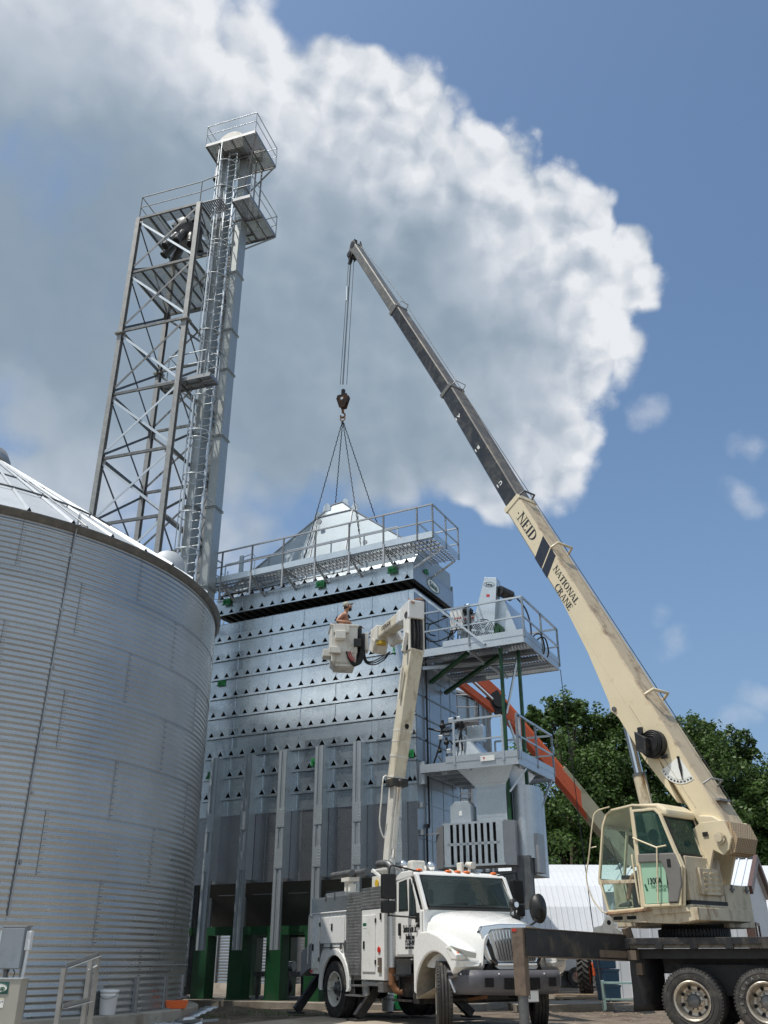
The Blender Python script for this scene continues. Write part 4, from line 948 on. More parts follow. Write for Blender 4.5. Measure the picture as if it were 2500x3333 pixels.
m=MB(); m.box((-.30,-.003,1.78),(-.20,-.0005,1.88)); m.build('sticker','decal_white',BT)
m=MB(); m.box((-1.23,.0,2.035),(.52,.62,2.34)); 
for k in range(9): m.box((-1.23,-.008,2.055+k*.032),(.52,.0,2.068+k*.032))
m.build('side_rack','alu',BT)
rbox('rack_lid',(-.62,.05,2.345),(.36,.6,2.42),'alu')
m=MB()
for x in (-.5,-.05): m.box((x,-.02,2.25),(x+.03,.0,2.40))
m.build('latch','steel_dark',BT)
rbox('white_rail',(-1.24,-.012,2.0),(.53,.02,2.035),'white_paint')
def tread(n,a,b,par=BT):
    m=MB(); m.box(a,b); (x0,y0,z0),(x1,y1,z1)=a,b; j=0; z=z0+.03
    while z<z1-.02:
        x=x0+.02+(.03 if j%2 else 0)
        while x<x1-.02:
            c=(x,y0-.001,z); dx=.014 if (j%2) else -.014
            m.add([(x-dx,y0-.001,z-.014),(x+.006,y0-.007,z),(x+dx,y0-.001,z+.014),(x-.006,y0-.001,z)],[(0,1,2),(0,2,3)]); x+=.06
        z+=.03; j+=1
    return m.build(n,'alu_tread',par)
tread('tread_plate',(.535,-.005,.80),(1.225,.6,2.36)); tread('tread_box',(1.225,-.01,2.02),(2.19,.62,2.42))
rbox('tool_box',(1.235,.0,.72),(2.18,.62,2.01),'white_paint'); rbox('tool_door',(1.30,-.02,.86),(1.84,.0,1.90),'white_paint')
m=MB()
for z in (1.0,1.75): m.box((1.83,-.02,z),(1.87,.0,z+.08))
m.box((2.04,-.02,1.8),(2.09,.0,1.92)); m.box((1.36,-.035,1.28),(1.42,-.02,1.42)); m.build('latch','hide_black',BT)
m=MB(); m.box((1.33,-.024,1.66),(1.50,-.0205,1.85)); m.cur=1; m.box((1.34,-.027,1.70),(1.49,-.0245,1.755)); m.build('sticker',['decal_white','ink_green'],BT)
m=MB(); m.tube((2.0,-.02,1.26),(2.0,.0,1.26),.055,14); m.build('marker_light','red_lens',BT)
m=MB(); m.box((1.98,-.03,.98),(2.10,.0,1.12)); m.box((1.98,-.03,.86),(2.10,.0,.96)); m.build('fuse_block','primer_brown',BT)
tread('step_plate',(1.98,-.02,.52),(2.2,.4,.70))
m=MB(); m.tube((.0,0,0),(0,0,0),1,4) if 0 else None
m.box((.62,-.05,.42),(1.28,.3,.45)); m.bar((.62,.1,.43),(.52,.1,.80),.03,.3); m.bar((1.28,.1,.43),(1.22,.1,.72),.03,.25); m.box((.85,-.05,.60),(1.22,.3,.63)); m.build('side_step','alu',BT)
m=MB(); m.box((1.3,.02,.62),(1.95,.3,.70)); m.build('bumper_strip','alu',BT)
# roof-top bits behind the cab
for (x0,x1,y) in ((-.9,.1,.35),(-.5,.52,.5)):
    m=MB(); m.tube((x0,y,2.82),(x1,y,2.82),.075,12); m.cur=1; m.tube((x0-.003,y,2.82),(x0-.001,y,2.82),.062,12); m.build('conduit_holder',['steel_dark','interior'],BT)
m=MB(); m.box((-.35,.3,2.66),(.05,.55,2.74)); m.box((-.28,.35,2.42),(-.2,.5,2.66)); m.box((-.1,.35,2.42),(-.0,.5,2.6)); m.build('rest_cradle','white_worn',BT)
m=MB(); m.box((1.1,.3,2.78),(2.0,.8,2.81)); m.bar((1.15,.3,2.8),(1.9,.3,2.45),.05); m.bar((1.15,.8,2.8),(1.9,.8,2.45),.05); m.bar((1.1,.3,2.78),(1.1,.8,2.78),.05); m.build('ladder_rack','white_paint',BT)
m=MB(); m.path([(-1.3,.05,2.0),(-1.3,.05,1.95),(-1.42,.05,2.0),(-1.47,.05,1.88),(-1.47,.05,1.0)],.02,8); m.build('grab_handle','alu',BT)
m=MB(); m.hexa([(-1.85,.05,.75),(-1.23,.05,.95),(-1.23,2.3,.95),(-1.85,2.3,.75),(-1.85,.05,1.25),(-1.23,.05,1.45),(-1.23,2.3,1.45),(-1.85,2.3,1.25)]); m.build('tail_shelf','galv_dull',BT)
rbox('marker_light',(-1.20,-.012,.83),(-1.12,.018,.88),'red_lens',.003)
rbox('service_body',(-1.22,1.78,.8),(2.18,2.38,2.36),'white_paint')
rbox('bed_floor',(-1.22,.62,1.0),(2.2,1.78,1.08),'alu')
# cab
m=MB(); m.prism([(2.36,1.13),(2.36,1.935),(3.48,1.935),(3.48,1.13)],XZ,.14,2.30); cb=m.build('cab','white_paint',BT,bevel=.03,seg=3)
m=MB(); m.prism([(2.36,2.50),(2.46,2.59),(2.62,2.655),(3.02,2.66),(3.13,2.61),(3.16,2.545),(3.0,2.535),(2.5,2.49)],XZ,.14,2.30); m.build('cab_roof','white_paint',BT,bevel=.025,seg=3)
m=MB(); m.box((2.36,.17,1.90),(2.40,2.27,2.52)); m.build('cab_back','white_paint',BT)
for y in (.185,2.255):
    m=MB(); m.bar((3.485,y,1.91),(3.15,y,2.575),.09,.07,up=(0,1,0)); m.build('windscreen_pillar','white_paint',BT,bevel=.012)
m=MB(); m.frame([(2.38,1.92),(3.47,1.92),(3.13,2.58),(2.38,2.55)],[(2.52,1.99),(3.30,1.99),(3.04,2.50),(2.56,2.47)],XZ,2.25,2.29); m.build('door','white_paint',BT)
m=MB(); m.prism([(2.52,1.99),(3.30,1.99),(3.04,2.50),(2.56,2.47)],XZ,2.265,2.27); m.build('side_window','glass_ws',BT)
m=MB(); m.prism([(3.46,1.90),(3.46,1.99),(3.30,2.05),(3.12,2.0),(3.08,1.90)],XZ,.22,2.22); m.build('dashboard','cab_trim',BT,bevel=.03)
for y in (.48,1.50):
    m=MB(); m.box((2.44,y,1.7),(2.58,y+.46,2.36)); m.box((2.46,y+.10,2.34),(2.55,y+.36,2.50)); m.box((2.5,y,1.66),(2.95,y+.46,1.80)); m.build('seat','cab_trim',BT,bevel=.05)
m=MB(); m.prism([(2.33,1.10),(2.33,1.16),(3.5,1.16),(3.5,1.10)],XZ,.18,2.26); m.build('cab_floor','black_paint',BT)
# windshield
wn=Vector((.67,0,.34)).normalized()
def ws(y,t,off): # t 0 bottom .. 1 top
    return Vector((3.505-.36*t,y,1.965+.60*t))+wn*off
def wsquad(y0,y1,t0,t1,off,bow=.05,mt='glass_dark',name='windshield'):
    m=MB(); n=10; vs=[]
    for t in (t0,t1):
        for i in range(n+1):
            u=i/n; y=y0+(y1-y0)*u; sh=(1-t)*.0+t*.05*(1-2*u); p=ws(y+sh,t,off+bow*(1-(2*u-1)**2)); vs.append(p)
    m.add(vs,[(i,i+1,n+2+i,n+1+i) for i in range(n)],True); return m.build(name,mt,BT)
for (ya,yb,ta,tb) in ((.20,.25,.0,1.),(2.19,2.24,.0,1.),(.20,2.24,.0,.05),(.20,2.24,.94,1.)): wsquad(ya,yb,ta,tb,.016,bow=.0 if ya!=yb-2.04 else .05,name='windshield_seal',mt='interior')
wsquad(.22,2.22,.02,.97,.010,mt='glass_ws')
m=MB(); 
for (a,b) in (((.45,.02),(1.1,.10)),((1.05,.02),(1.75,.08))):
    m.bar(ws(a[0],a[1],.07),ws(b[0],b[1],.075),.02,.015)
m.build('wiper','hide_black',BT)
m=MB(); m.path([ws(.5,.22,.0)+Vector((-.25,0,.0))],.02) if 0 else None
# side door with glass
def flat(n,pts,y,th,mt,bev=0,par=BT): m=MB(); m.prism(pts,XZ,y-th,y); return m.build(n,mt,par,bevel=bev)
dr_=flat('door',[(2.47,1.17),(2.47,2.48),(2.98,2.54),(3.06,2.50),(3.38,1.90),(3.40,1.55),(3.36,1.3),(3.2,1.17)],.142,.012,'white_paint',.006)
flat('window_seal',[(2.55,1.93),(2.57,2.46),(2.88,2.50),(2.92,1.93)],.131,.006,'interior',par=dr_); flat('side_window',[(2.58,1.96),(2.60,2.43),(2.86,2.47),(2.89,1.96)],.125,.006,'glass_dark',par=dr_)  # seal plate is black across the whole pane, standing in for the unlit cab
flat('window_seal',[(2.95,1.80),(2.97,2.49),(3.02,2.50),(3.20,2.1),(3.24,1.84),(3.18,1.78)],.131,.006,'interior',par=dr_); flat('vent_window',[(2.98,1.83),(3.0,2.46),(3.03,2.45),(3.17,2.1),(3.20,1.86)],.125,.006,'glass_dark',par=dr_)  # same black backing behind the vent pane, in place of the shaded inside
m=MB(); m.box((2.56,.10,1.50),(2.64,.131,1.72)); m.build('door_handle','hide_black',dr_,bevel=.01)
flat('door_seam',[(2.455,1.16),(2.455,2.49),(2.47,2.49),(2.47,1.16)],.141,.004,'steel_dark'); flat('door_seam',[(3.42,1.3),(3.42,1.9),(3.43,1.9),(3.43,1.3)],.139,.003,'steel_dark')
for (s,sz,z,wd_) in (('Sheldon Grain Ltd.',.185,1.61,.36),('Sheldon, Iowa',.135,1.47,.44),('712-324-4901',.125,1.365,.54),('WEST YARD WORKS',.05,1.285,.80)):
    text(s,sz,'ink',dr_,(2.98,.128,z),(1,0,0),(0,0,1),wide=wd_,bold=.003)
text('4488',.10,'ink',BT,(3.27,.128,1.66),(1,0,0),(0,0,1),wide=.75,bold=.003)
# hood as a loft
m=MB(); st=[(3.40,.98,1.50,1.86,1.945),(3.75,.96,1.46,1.80,1.91),(4.15,.86,1.40,1.72,1.83),(4.50,.74,1.36,1.63,1.73),(4.74,.66,1.34,1.56,1.64),(4.80,.62,1.30,1.50,1.58)]
rows=[]; YC=1.22
for (x,hw,z1,z2,z3) in [(a,b*1.08,c_,d_,e__) for a,b,c_,d_,e__ in st]:
    rows.append([(x,YC-hw-.02,.95),(x,YC-hw,z1),(x,YC-hw*.93,z2-.05),(x,YC-hw*.80,z2),(x,YC-hw*.55,z3-.01),(x,YC,z3),(x,YC+hw*.55,z3-.01),(x,YC+hw*.80,z2),(x,YC+hw*.93,z2-.05),(x,YC+hw,z1),(x,YC+hw+.02,.95)])
n=len(rows[0]); m.add([p for r in rows for p in r],[(i*n+j,i*n+j+1,(i+1)*n+j+1,(i+1)*n+j) for i in range(len(rows)-1) for j in range(n-1)],True); m.add(rows[-1],[tuple(range(n))])
o=m.build('hood','white_paint',BT); q=o.modifiers.new('s','SUBSURF'); q.levels=2; q.render_levels=2
# fenders with open wheel arches
for s_ in (0,1):
    yy=lambda w:(w if s_==0 else 2.44-w)
    F_=lambda u,v,w:(u,yy(w),v)
    arc=[(4.02+.66*cos(R(t)),.53+.68*sin(R(t))) for t in range(28,185,9)]
    top=[(3.30,.56),(3.30,1.25),(3.36,1.44),(3.55,1.545),(3.85,1.55),(4.15,1.48),(4.45,1.36),(4.66,1.22),(4.74,1.05),(4.72,.96)]
    m=MB(); m.prism(top+arc,F_,.0,.62); m.build('fender','white_paint',BT,bevel=.055,seg=4)
    arc2=[(4.02+.675*cos(R(t)),.53+.695*sin(R(t))) for t in range(25,190,9)]; arc3=[(4.02+.655*cos(R(t)),.53+.675*sin(R(t))) for t in range(25,190,9)]
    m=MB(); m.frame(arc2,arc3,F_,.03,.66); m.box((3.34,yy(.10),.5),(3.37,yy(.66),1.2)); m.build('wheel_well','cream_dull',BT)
    # headlamp
    m=MB(); m.prism([(4.42,1.30),(4.62,1.26),(4.78,1.16),(4.76,1.08),(4.60,1.08),(4.48,1.20)],F_,-.012,.20); m.build('headlamp_housing','white_paint',BT,bevel=.02)
    m=MB(); A=[(4.46,-.02,1.27),(4.62,-.02,1.235),(4.765,.03,1.16),(4.80,.20,1.12),(4.83,.36,1.10),(4.84,.38,1.19),(4.80,.20,1.23),(4.76,.06,1.26),(4.60,-.012,1.31)]
    A=[(p[0],yy(p[1]),p[2]) for p in A]; c_=Vector((4.6,yy(.2),1.2)); m.add([Vector(p)*1 for p in A]+[c_+(Vector(p)-c_)*.7 for p in A],[tuple(range(9)),tuple(range(17,8,-1))]+[(i,(i+1)%9,9+(i+1)%9,9+i) for i in range(9)]); m.build('headlamp','lens',BT,bevel=.01)
    m=MB(); m.ball((4.72,yy(.055),1.18),.03,8); m.build('turn_signal','amber',BT)
    m=MB(); P_=[(4.50,.0,1.02),(4.72,.02,.97),(4.86,.40,.97),(4.86,.46,1.05),(4.72,.06,1.07),(4.52,.0,1.12)]; m.add([(p[0],yy(p[1]),p[2]) for p in P_]+[(p[0]-.2,yy(p[1]+.1),p[2]) for p in P_],[tuple(range(6))]+[(i,(i+1)%6,6+(i+1)%6,6+i) for i in range(6)]); m.build('fender_lip','white_paint',BT,bevel=.02)
# chrome grille
def gp(y,z,x=0): # front face leans back a little
    return (4.88-.10*(z-1.0)+x-.10*((y-YC)/.7)**2,y,z)
m=MB(); fo=[(YC+a*1.1,b) for a,b in [(-.40,.98),(.40,.98),(.52,1.08),(.64,1.52),(.58,1.62),(.25,1.66),(-.25,1.66),(-.58,1.62),(-.64,1.52),(-.52,1.08)]]
fi=[(YC+a*1.1,b) for a,b in [(-.37,1.06),(.37,1.06),(.41,1.12),(.48,1.48),(.43,1.55),(.2,1.575),(-.2,1.575),(-.43,1.55),(-.48,1.48),(-.41,1.12)]]
m.frame(fo,fi,lambda u,v,w:gp(u,v,w),-.10,.03); m.build('grille_surround','chrome',BT,bevel=.03,seg=3)
m=MB(); m.prism(fi,lambda u,v,w:gp(u,v,w),-.06,-.04); m.build('grille_back','interior',BT)
m=MB()
for k in range(15):
    u=-1+2*(k+.5)/15; y0=YC+u*.40; y1=YC+u*.50; m.bar(gp(y0,1.07,.0),gp(y1,1.56-.02*abs(u),.0),.018,.05,up=(1,0,0))
m.build('grille_bars','chrome',BT)
m=MB(); m.prism([(YC-.62,.90),(YC+.62,.90),(YC+.56,1.02),(YC-.56,1.02)],lambda u,v,w:gp(u,v,w),-.16,-.04); m.build('grille_lower','hide_black',BT)
m=MB(); m.prism([(YC-.40,.93),(YC+.40,.93),(YC+.47,.985),(YC-.47,.985)],lambda u,v,w:gp(u,v,w),-.03,.02); m.build('grille_lip','white_paint',BT,bevel=.01)
# bumper
m=MB(); n=22; vs=[]; 
def bx_(u): return 4.95-.10*u*u-.26*max(0,abs(u)-.72)/.28
for (dz,dx) in ((.90,-.03),(.92,.0),(.80,.03),(.66,.025),(.60,-.01),(.52,-.05)):
    for i in range(n+1):
        u=-1+2*i/n; vs.append((bx_(u)+dx-.16*max(0,abs(u)-.86)/.14,YC+u*1.20,dz+.03*abs(u)*(dz<.7)))
m.add(vs,[(r*(n+1)+i,r*(n+1)+i+1,(r+1)*(n+1)+i+1,(r+1)*(n+1)+i) for r in range(5) for i in range(n)],True)
o=m.build('bumper','plastic_grey',BT); q=o.modifiers.new('t','SOLIDIFY'); q.thickness=.05; q.offset=-1
for (u0,u1,z0,z1) in ((-.64,-.50,.66,.80),(-.32,.32,.62,.80),(.50,.64,.66,.80)):
    m=MB(); nn=8
    for i in range(nn):
        ua=u0+(u1-u0)*i/nn; ub=u0+(u1-u0)*(i+1)/nn
        m.add([(bx_(ua)+.036,YC+ua*1.2,z0),(bx_(ub)+.036,YC+ub*1.2,z0),(bx_(ub)+.036,YC+ub*1.2,z1),(bx_(ua)+.036,YC+ua*1.2,z1)],[(0,1,2,3)])
    m.build('bumper_opening','interior',BT,solid=.012)
m=MB()
for u in (-.92,-.40,.42,.80): m.ball((bx_(u)+.03,YC+u*1.2,.86),.014,6)
m.build('bumper_bolt','decal_white',BT)
m=MB(); m.box((4.95,YC+.02,.42),(4.97,YC+.34,.60)); m.cur=1; m.box((4.971,YC+.035,.435),(4.975,YC+.325,.585)); o=m.build('licence_plate',['alu','decal_white'],BT)
text('KI',.11,'ink',o,(4.979,YC+.12,.50),(0,1,0),(0,0,1),wide=.7)
m=MB(); m.tube((4.72,-.02,.58),(4.62,-.06,.78),.02,8); m.build('marker_stalk','alu',BT)
# lamps on the cab roof, air horn, mirrors
for y in (.32,1.0,1.22,1.44,2.1):
    m=MB(); m.ball((3.03-.0,y,2.665),.06,10,(1.,1.3,.5)); m.build('roof_lamp','amber',BT)
for (x,y,r_) in ((2.45,.30,.10),(2.45,.95,.10)):
    m=MB(); m.ball((x,y,2.80),r_,14); m.tube((x,y,2.62),(x,y,2.72),.02,6); m.build('work_lamp','chrome',BT)
rbox('beacon',(2.3,.48,2.68),(2.5,.80,2.90),'white_worn',.03); rbox('roof_bracket',(2.8,1.35,2.66),(2.98,1.42,2.86),'white_worn',.02); 
m=MB(); m.tube((2.9,1.6,2.66),(2.9,1.6,2.78),.03,8); m.tube((2.82,1.6,2.84),(3.05,1.6,2.80),.05,10,r2=.07); m.build('air_horn','white_worn',BT)
m=MB(); m.bar((2.9,.55,2.68),(2.8,.6,2.76),.03); m.bar((2.95,1.2,2.67),(2.85,1.15,2.72),.03); m.build('antenna_mount','white_worn',BT)
for s_ in (0,1):
    yy=lambda w:(w if s_==0 else 2.44-w)
    m=MB(); m.path([(3.1,yy(.3),2.62),(3.05,yy(-.15),2.70),(2.95,yy(-.30),2.66),(2.95,yy(-.32),1.90),(2.98,yy(-.28),1.84),(3.3,yy(.10),1.80)],.016,8); m.box((3.26,yy(.08),1.71),(3.34,yy(.14),1.88)); m.build('mirror_arm','hide_black',BT)
    rbox('mirror',(2.86,yy(-.46),2.13),(2.98,yy(-.16),2.58),'hide_black',.03); rbox('mirror',(2.86,yy(-.46),1.88),(2.98,yy(-.18),2.10),'hide_black',.03)
m=MB(); m.lathe([(.0,0),(.17,.02),(.18,.12),(.0,.2)],lambda x,y,h:(3.9+h,2.45+x,1.98+y*1.5),20); m.path([(4.0,2.45,1.8),(4.1,2.2,1.7),(4.0,2.0,1.6)],.02,6); m.build('fender_mirror','hide_black',BT)
m=MB(); m.lathe([(.0,0),(.10,.01),(.11,.07),(.0,.11)],lambda x,y,h:(4.24-h*.9,1.72+x,2.02+y),20); m.tube((4.2,1.72,1.93),(4.2,1.72,1.80),.02,8); m.path([(4.22,1.66,1.93),(4.22,1.60,1.86),(4.22,1.66,1.80),(4.22,1.76,1.80)],.012,6); m.box((4.15,1.68,1.72),(4.27,1.79,1.84)); m.build('spot_lamp','hide_black',BT)
m=MB(); m.tube((4.26,1.72,2.02),(4.27,1.72,2.02),.05,16); m.build('spot_lens','chrome',BT)
# steering wheel and seats seen through the glass
m=MB(); m.path([(3.05,1.62+.2*cos(R(t)),1.98+.19*sin(R(t))) for t in range(0,360,30)],.015,6,True); m.build('steering_wheel','hide_black',BT)
# exhaust stack
m=MB(); m.tube((2.30,.12,.95),(2.30,.12,2.45),.105,24)
m.build('stack_shield','alu_perf',BT)
m=MB(); m.path([(2.30,.12,2.4),(2.30,.12,2.62),(2.27,.12,2.76),(2.18,.10,2.83),(2.02,.08,2.85),(1.85,.05,2.85)],.075,14); m.cur=1; m.tube((1.855,.05,2.85),(1.848,.05,2.85),.06,14); m.build('exhaust_tip',['steel_dark','interior'],BT)
m=MB(); m.tube((2.30,.12,.95),(2.30,.12,.65),.07,12); m.path([(2.3,.12,.68),(2.35,.2,.55),(2.5,.35,.5)],.07,10); m.build('exhaust_pipe','rust',BT)
m=MB(); m.box((2.35,.08,.38),(3.1,.32,.41)); m.box((2.45,.05,.80),(3.05,.3,.84)); m.box((2.4,.2,.41),(2.44,.24,.8)); m.box((3.0,.2,.41),(3.04,.24,.8)); m.build('cab_step','black_paint',BT)
m=MB(); m.hexa([(3.12,.1,.36),(3.34,.1,.36),(3.34,.5,.36),(3.12,.5,.36),(3.1,.1,.62),(3.34,.1,.62),(3.34,.5,.62),(3.1,.5,.62)]); m.build('step_box','black_paint',BT)
for (x,yt,yf,sg) in ((1.28,.52,-.10,1),(-1.92,.62,.02,1),(1.28,1.7,2.6,1),(-1.92,1.6,2.5,1)):
    m=MB(); m.bar((x,yt,.80),(x-.0,yf,.06),.17,.13,up=(1,0,0)); m.box((x-.2,yf-.14,.0),(x+.18,yf+.12,.035)); m.build('outrigger','black_steel',BT)
m=MB(); m.box((1.12,.5,.62),(1.44,1.7,.86)); m.box((-2.06,.6,.62),(-1.8,1.6,.86)); m.build('outrigger_box','black_steel',BT)
rbox('stabiliser_step',(-1.86,.2,1.05),(-1.78,.9,1.3),'galv_dull')
# ---------------- boom: pedestal, lower arm, elbow, upper arm, bucket (world points turned into truck coordinates)
TM=Matrix.Translation((-1.06,21.6,0))@Matrix.Rotation(TA,4,'Z'); TI=TM.inverted()
L_=lambda *p:TI@Vector(p)
base=L_(.06,21.75,2.45); mid=L_(.27,21.3,4.75); elb=L_(.72,20.85,7.75)
m=MB(); m.tube((base.x,base.y,1.0),(base.x,base.y,1.9),.28,20); m.box((base.x-.3,base.y-.25,1.9),(base.x+.3,base.y+.25,2.1)); m.box((base.x-.25,base.y-.24,2.1),(base.x+.25,base.y-.18,2.75)); m.box((base.x-.25,base.y+.18,2.1),(base.x+.25,base.y+.24,2.75)); m.build('turret','white_worn',BT,bevel=.01)
m=MB(); m.tube((base.x,base.y-.26,2.6),(base.x,base.y+.26,2.6),.08,12); m.build('turret_pin','yellow',BT)
upv=(1,0,0)
m=MB(); m.bar(base,mid,.20,.24,up=upv,w2=.20,h2=.26); m.bar(mid+(base-mid)*.62,mid+(base-mid)*.1,.10,.36,up=upv); m.build('lower_boom','white_worn',BT,bevel=.015,label='off-white lower steel section of the bucket boom')
m=MB(); m.bar(mid-(elb-mid)*.02,mid+(elb-mid)*.99,.30,.30,up=upv,w2=.36,h2=.38); m.build('boom_section','cream_white',BT,bevel=.02)
for t in (.02,.17,.28,.36): MB().bar(mid+(elb-mid)*t,mid+(elb-mid)*(t+.012),.322+.03*t,.322+.03*t,up=upv).build('boom_band','white_worn',BT)
dE=(elb-mid).normalized()
m=MB(); p=mid+(elb-mid)*.33+Vector((.16,0,0)) 
side=dE.cross(Vector((1,0,0))).normalized()
for t in (.40,): 
    c_=mid+(elb-mid)*t; m.ball(c_+Vector((.165,0,0)),.06,12,(.2,1,1.6))
m.build('boom_port','interior',BT)
m=MB(); m.tube(base+Vector((.22,0,.55)),mid+Vector((.10,0,-.15)),.06,12); m.cur=1; m.tube(base+Vector((.24,-.02,.3)),base+Vector((.17,0,1.6)),.085,12); m.build('lift_cylinder',['chrome','white_worn'],BT)
m=MB(); m.box((mid.x-.12,mid.y-.2,mid.z-.14),(mid.x+.22,mid.y+.2,mid.z+.02)); m.ball((mid.x+.2,mid.y,mid.z-.05),.07,10); m.build('boom_joint','black_steel',BT)
m=MB(); q0=mid+Vector((0,-.2,-.35)); m.path([q0+Vector((.0,-.05,.45)),q0+Vector((.05,-.16,.35)),q0+Vector((.05,-.2,-.1)),q0+Vector((.0,-.22,-.6)),q0+Vector((.02,-.12,-.9)),q0+Vector((.02,-.05,-.6))],.018,6); m.build('hose','white_worn',BT)
m=MB(); m.bar(mid+(elb-mid)*.6+Vector((.0,-.22,0)),mid+(elb-mid)*.84+Vector((.0,-.25,0)),.05,.06); m.build('hose_guard','white_worn',BT)
# elbow links
wE=L_(.72,20.85,8.05)
def W2(x,y,z): return L_(x,y,z)
el=MB()
for sy in (-.19,.19):
    el.bar(elb+side*sy+Vector((0,0,-.1)),elb+side*sy+Vector((0,0,.95)),.035,.30,up=(1,0,0))
el.build('elbow_plate','white_worn',BT,bevel=.008)
m=MB(); m.tube(elb+side*.22+Vector((0,0,-.02)),elb-side*.22+Vector((0,0,-.02)),.07,14); m.tube(elb+side*.22+Vector((0,0,.8)),elb-side*.22+Vector((0,0,.8)),.08,14)
for sy in (-.08,.02,.09): m.path([elb+side*sy+Vector((.1,0,-.15)),elb+side*sy+Vector((.17,0,.3)),elb+side*sy+Vector((.1,0,.8))],.025,8)
m.box((elb.x-.1,elb.y-.14,elb.z),(elb.x+.05,elb.y+.14,elb.z+.8)); m.build('elbow_linkage','black_steel',BT)
for dd in ((-.30,.1,-.05),(.0,.0,-.12)): MB().bar(elb+Vector((dd[0]*.5,dd[1]-.3,dd[2])),elb+Vector((.05,-.24,.35)),.06,.09).build('elbow_link','white_worn',BT,bevel=.008)
bk=L_(-.14,23.1,8.80)   # upper arm's outer end
top=elb+Vector((0,0,.95))
m=MB(); U=(bk-top).normalized(); Rr_=U.cross(Vector((0,0,1))).normalized()
m.bar(top-U*.20+Vector((0,0,-.02)),top+U*.45,.42,.46,w2=.36,h2=.36); m.build('elbow_housing','white_paint',BT,bevel=.03)
m=MB(); m.path([top-U*.25+Rr_*.15+Vector((0,0,.22)),top-U*.1+Rr_*.1+Vector((0,0,.30)),top+U*.1+Vector((0,0,.28)),top-U*.1-Rr_*.15+Vector((0,0,.25)),top-U*.28-Rr_*.1+Vector((0,0,.1))],.022,6); m.build('strap','rust',BT)
m=MB(); m.bar(top+U*.40,bk-U*.25,.34,.34,w2=.27,h2=.28); m.build('upper_boom','cream_white',BT,bevel=.06,seg=3)
m=MB(); m.bar(top+U*.45,top+U*.75,.36,.36,w2=.355,h2=.355); m.build('boom_collar','white_paint',BT,bevel=.05)
pT=top+U*1.75-Rr_*.0
nrm=Rr_ if (Rr_.dot(TI.to_3x3()@Vector((0,-1,0)))>0) else -Rr_
text('TEREX',.16,'ink',BT,top+U*1.45+nrm*.172+Vector((0,0,.0)),-U,Vector((0,0,1)),wide=1.25,bold=.0,spacing=1.15)
# bucket head and platform
m=MB(); m.bar(bk-U*.35,bk+U*.15,.38,.42); m.bar(bk-U*.1+Vector((0,0,-.1)),bk+U*.1+Vector((0,0,-.42)),.4,.34); m.build('boom_head','white_worn',BT,bevel=.03)
m=MB(); m.tube(bk-U*.25-Rr_*.02+Vector((0,0,-.22)),bk-U*.25-Rr_*.02+Vector((0,0,-.30)),.13,16); m.build('rotator','yellow',BT)
BW=L_(-1.12,23.75,8.12)   # bucket floor centre
GA=R(61)-0  # bucket squared to the view
GM=Matrix.Translation(BW)@Matrix.Rotation(-TA+R(8),4,'Z')
m=MB(GM); w=.36; d=.36; hh=1.06
def fr(s,z): return [(-w*s,-d*s,z),(w*s,-d*s,z),(w*s,d*s,z),(-w*s,d*s,z)]
lv=[(.72,0),(.92,.10),(.94,.30),(1.0,.34),(1.0,hh),(1.10,hh+.01),(1.10,hh+.06),(.96,hh+.06),(.90,.12)]
vs=[p for s,z in lv for p in fr(s,z)]; m.add(vs,[(i*4+j,i*4+(j+1)%4,(i+1)*4+(j+1)%4,(i+1)*4+j) for i in range(len(lv)-1) for j in range(4)]+[(3,2,1,0),(32,33,34,35)]); m.build('bucket','white_worn',BT,bevel=.02)
m=MB(GM); m.box((-.30,-d-.16,hh-.22),(.12,-d+.0,hh+.02)); m.box((-.26,-d-.20,hh-.40),(.02,-d,hh-.18)); m.build('bucket_step','white_worn',BT,bevel=.015)
m=MB(GM); m.box((-.40,-d-.12,.28),(-.08,-d,.45)); m.box((-.55,-.25,.25),(-.34,.1,.45)); m.build('bucket_step','white_worn',BT,bevel=.015)
m=MB(GM); m.box((-.24,-.34,-.04),(.30,.30,.02)); m.box((-.14,-.28,-.06),(.2,.2,-.03)); m.build('bucket_base','white_worn',BT,bevel=.01)
m=MB(GM); m.box((w+.01,-.22,.55),(w+.22,.10,.75)); m.box((w-.10,-d-.06,.5),(w+.1,-d+.05,.72)); m.box((w+.04,-.15,hh-.3),(w+.14,.05,hh+.12)); m.box((w-.02,-.1,.2),(w+.16,.15,hh-.1)); m.build('control_panel','hide_black',BT,bevel=.01)
m=MB(GM); m.box((w+.16,-.12,.5),(w+.34,.2,1.0)); m.build('bucket_bracket','white_worn',BT,bevel=.02)
m=MB(GM)
for k in range(4):
    a=.03*k; m.path([(w+.10+a,-.25-a*.3,.9),(w+.08+a,-.30,.3),(w-.05+a,-.34,-.02+a*.5),(w-.22,-.40+a*.4,.12+a*.5),(w-.30,-d-.03,.35)],.022,6)
for k in range(3): m.path([(w+.2,-.1,.9-k*.1),(w+.2+.03*k,-.2,.2),(w+.45,-.25,.06+.05*k),(w+.75,-.1,.25+.06*k),(w+.95,.1,.55)],.018,6)
m.build('hydraulic_hose','hide_black',BT)
m=MB(GM); 
for k in range(3): m.path([(w-.30+.05*k,-d-.02,.36),(w-.25+.05*k,-d-.05,.22),(w-.15+.05*k,-d-.03,.1)],.012,6)
m.build('red_hose','red_cloth',BT)
p0=bk+Vector((0,0,-.35))
m=MB(); q0=L_(.28,22.6,8.75); q1=L_(.46,22.4,7.75); m.bar(q0,q1,.14,.10); m.build('channel_arm','galv_light',BT); m=MB(); m.bar(L_(.15,22.7,9.0),L_(.34,22.5,8.4),.26,.34); m.build('jib_bracket','white_worn',BT,bevel=.03)
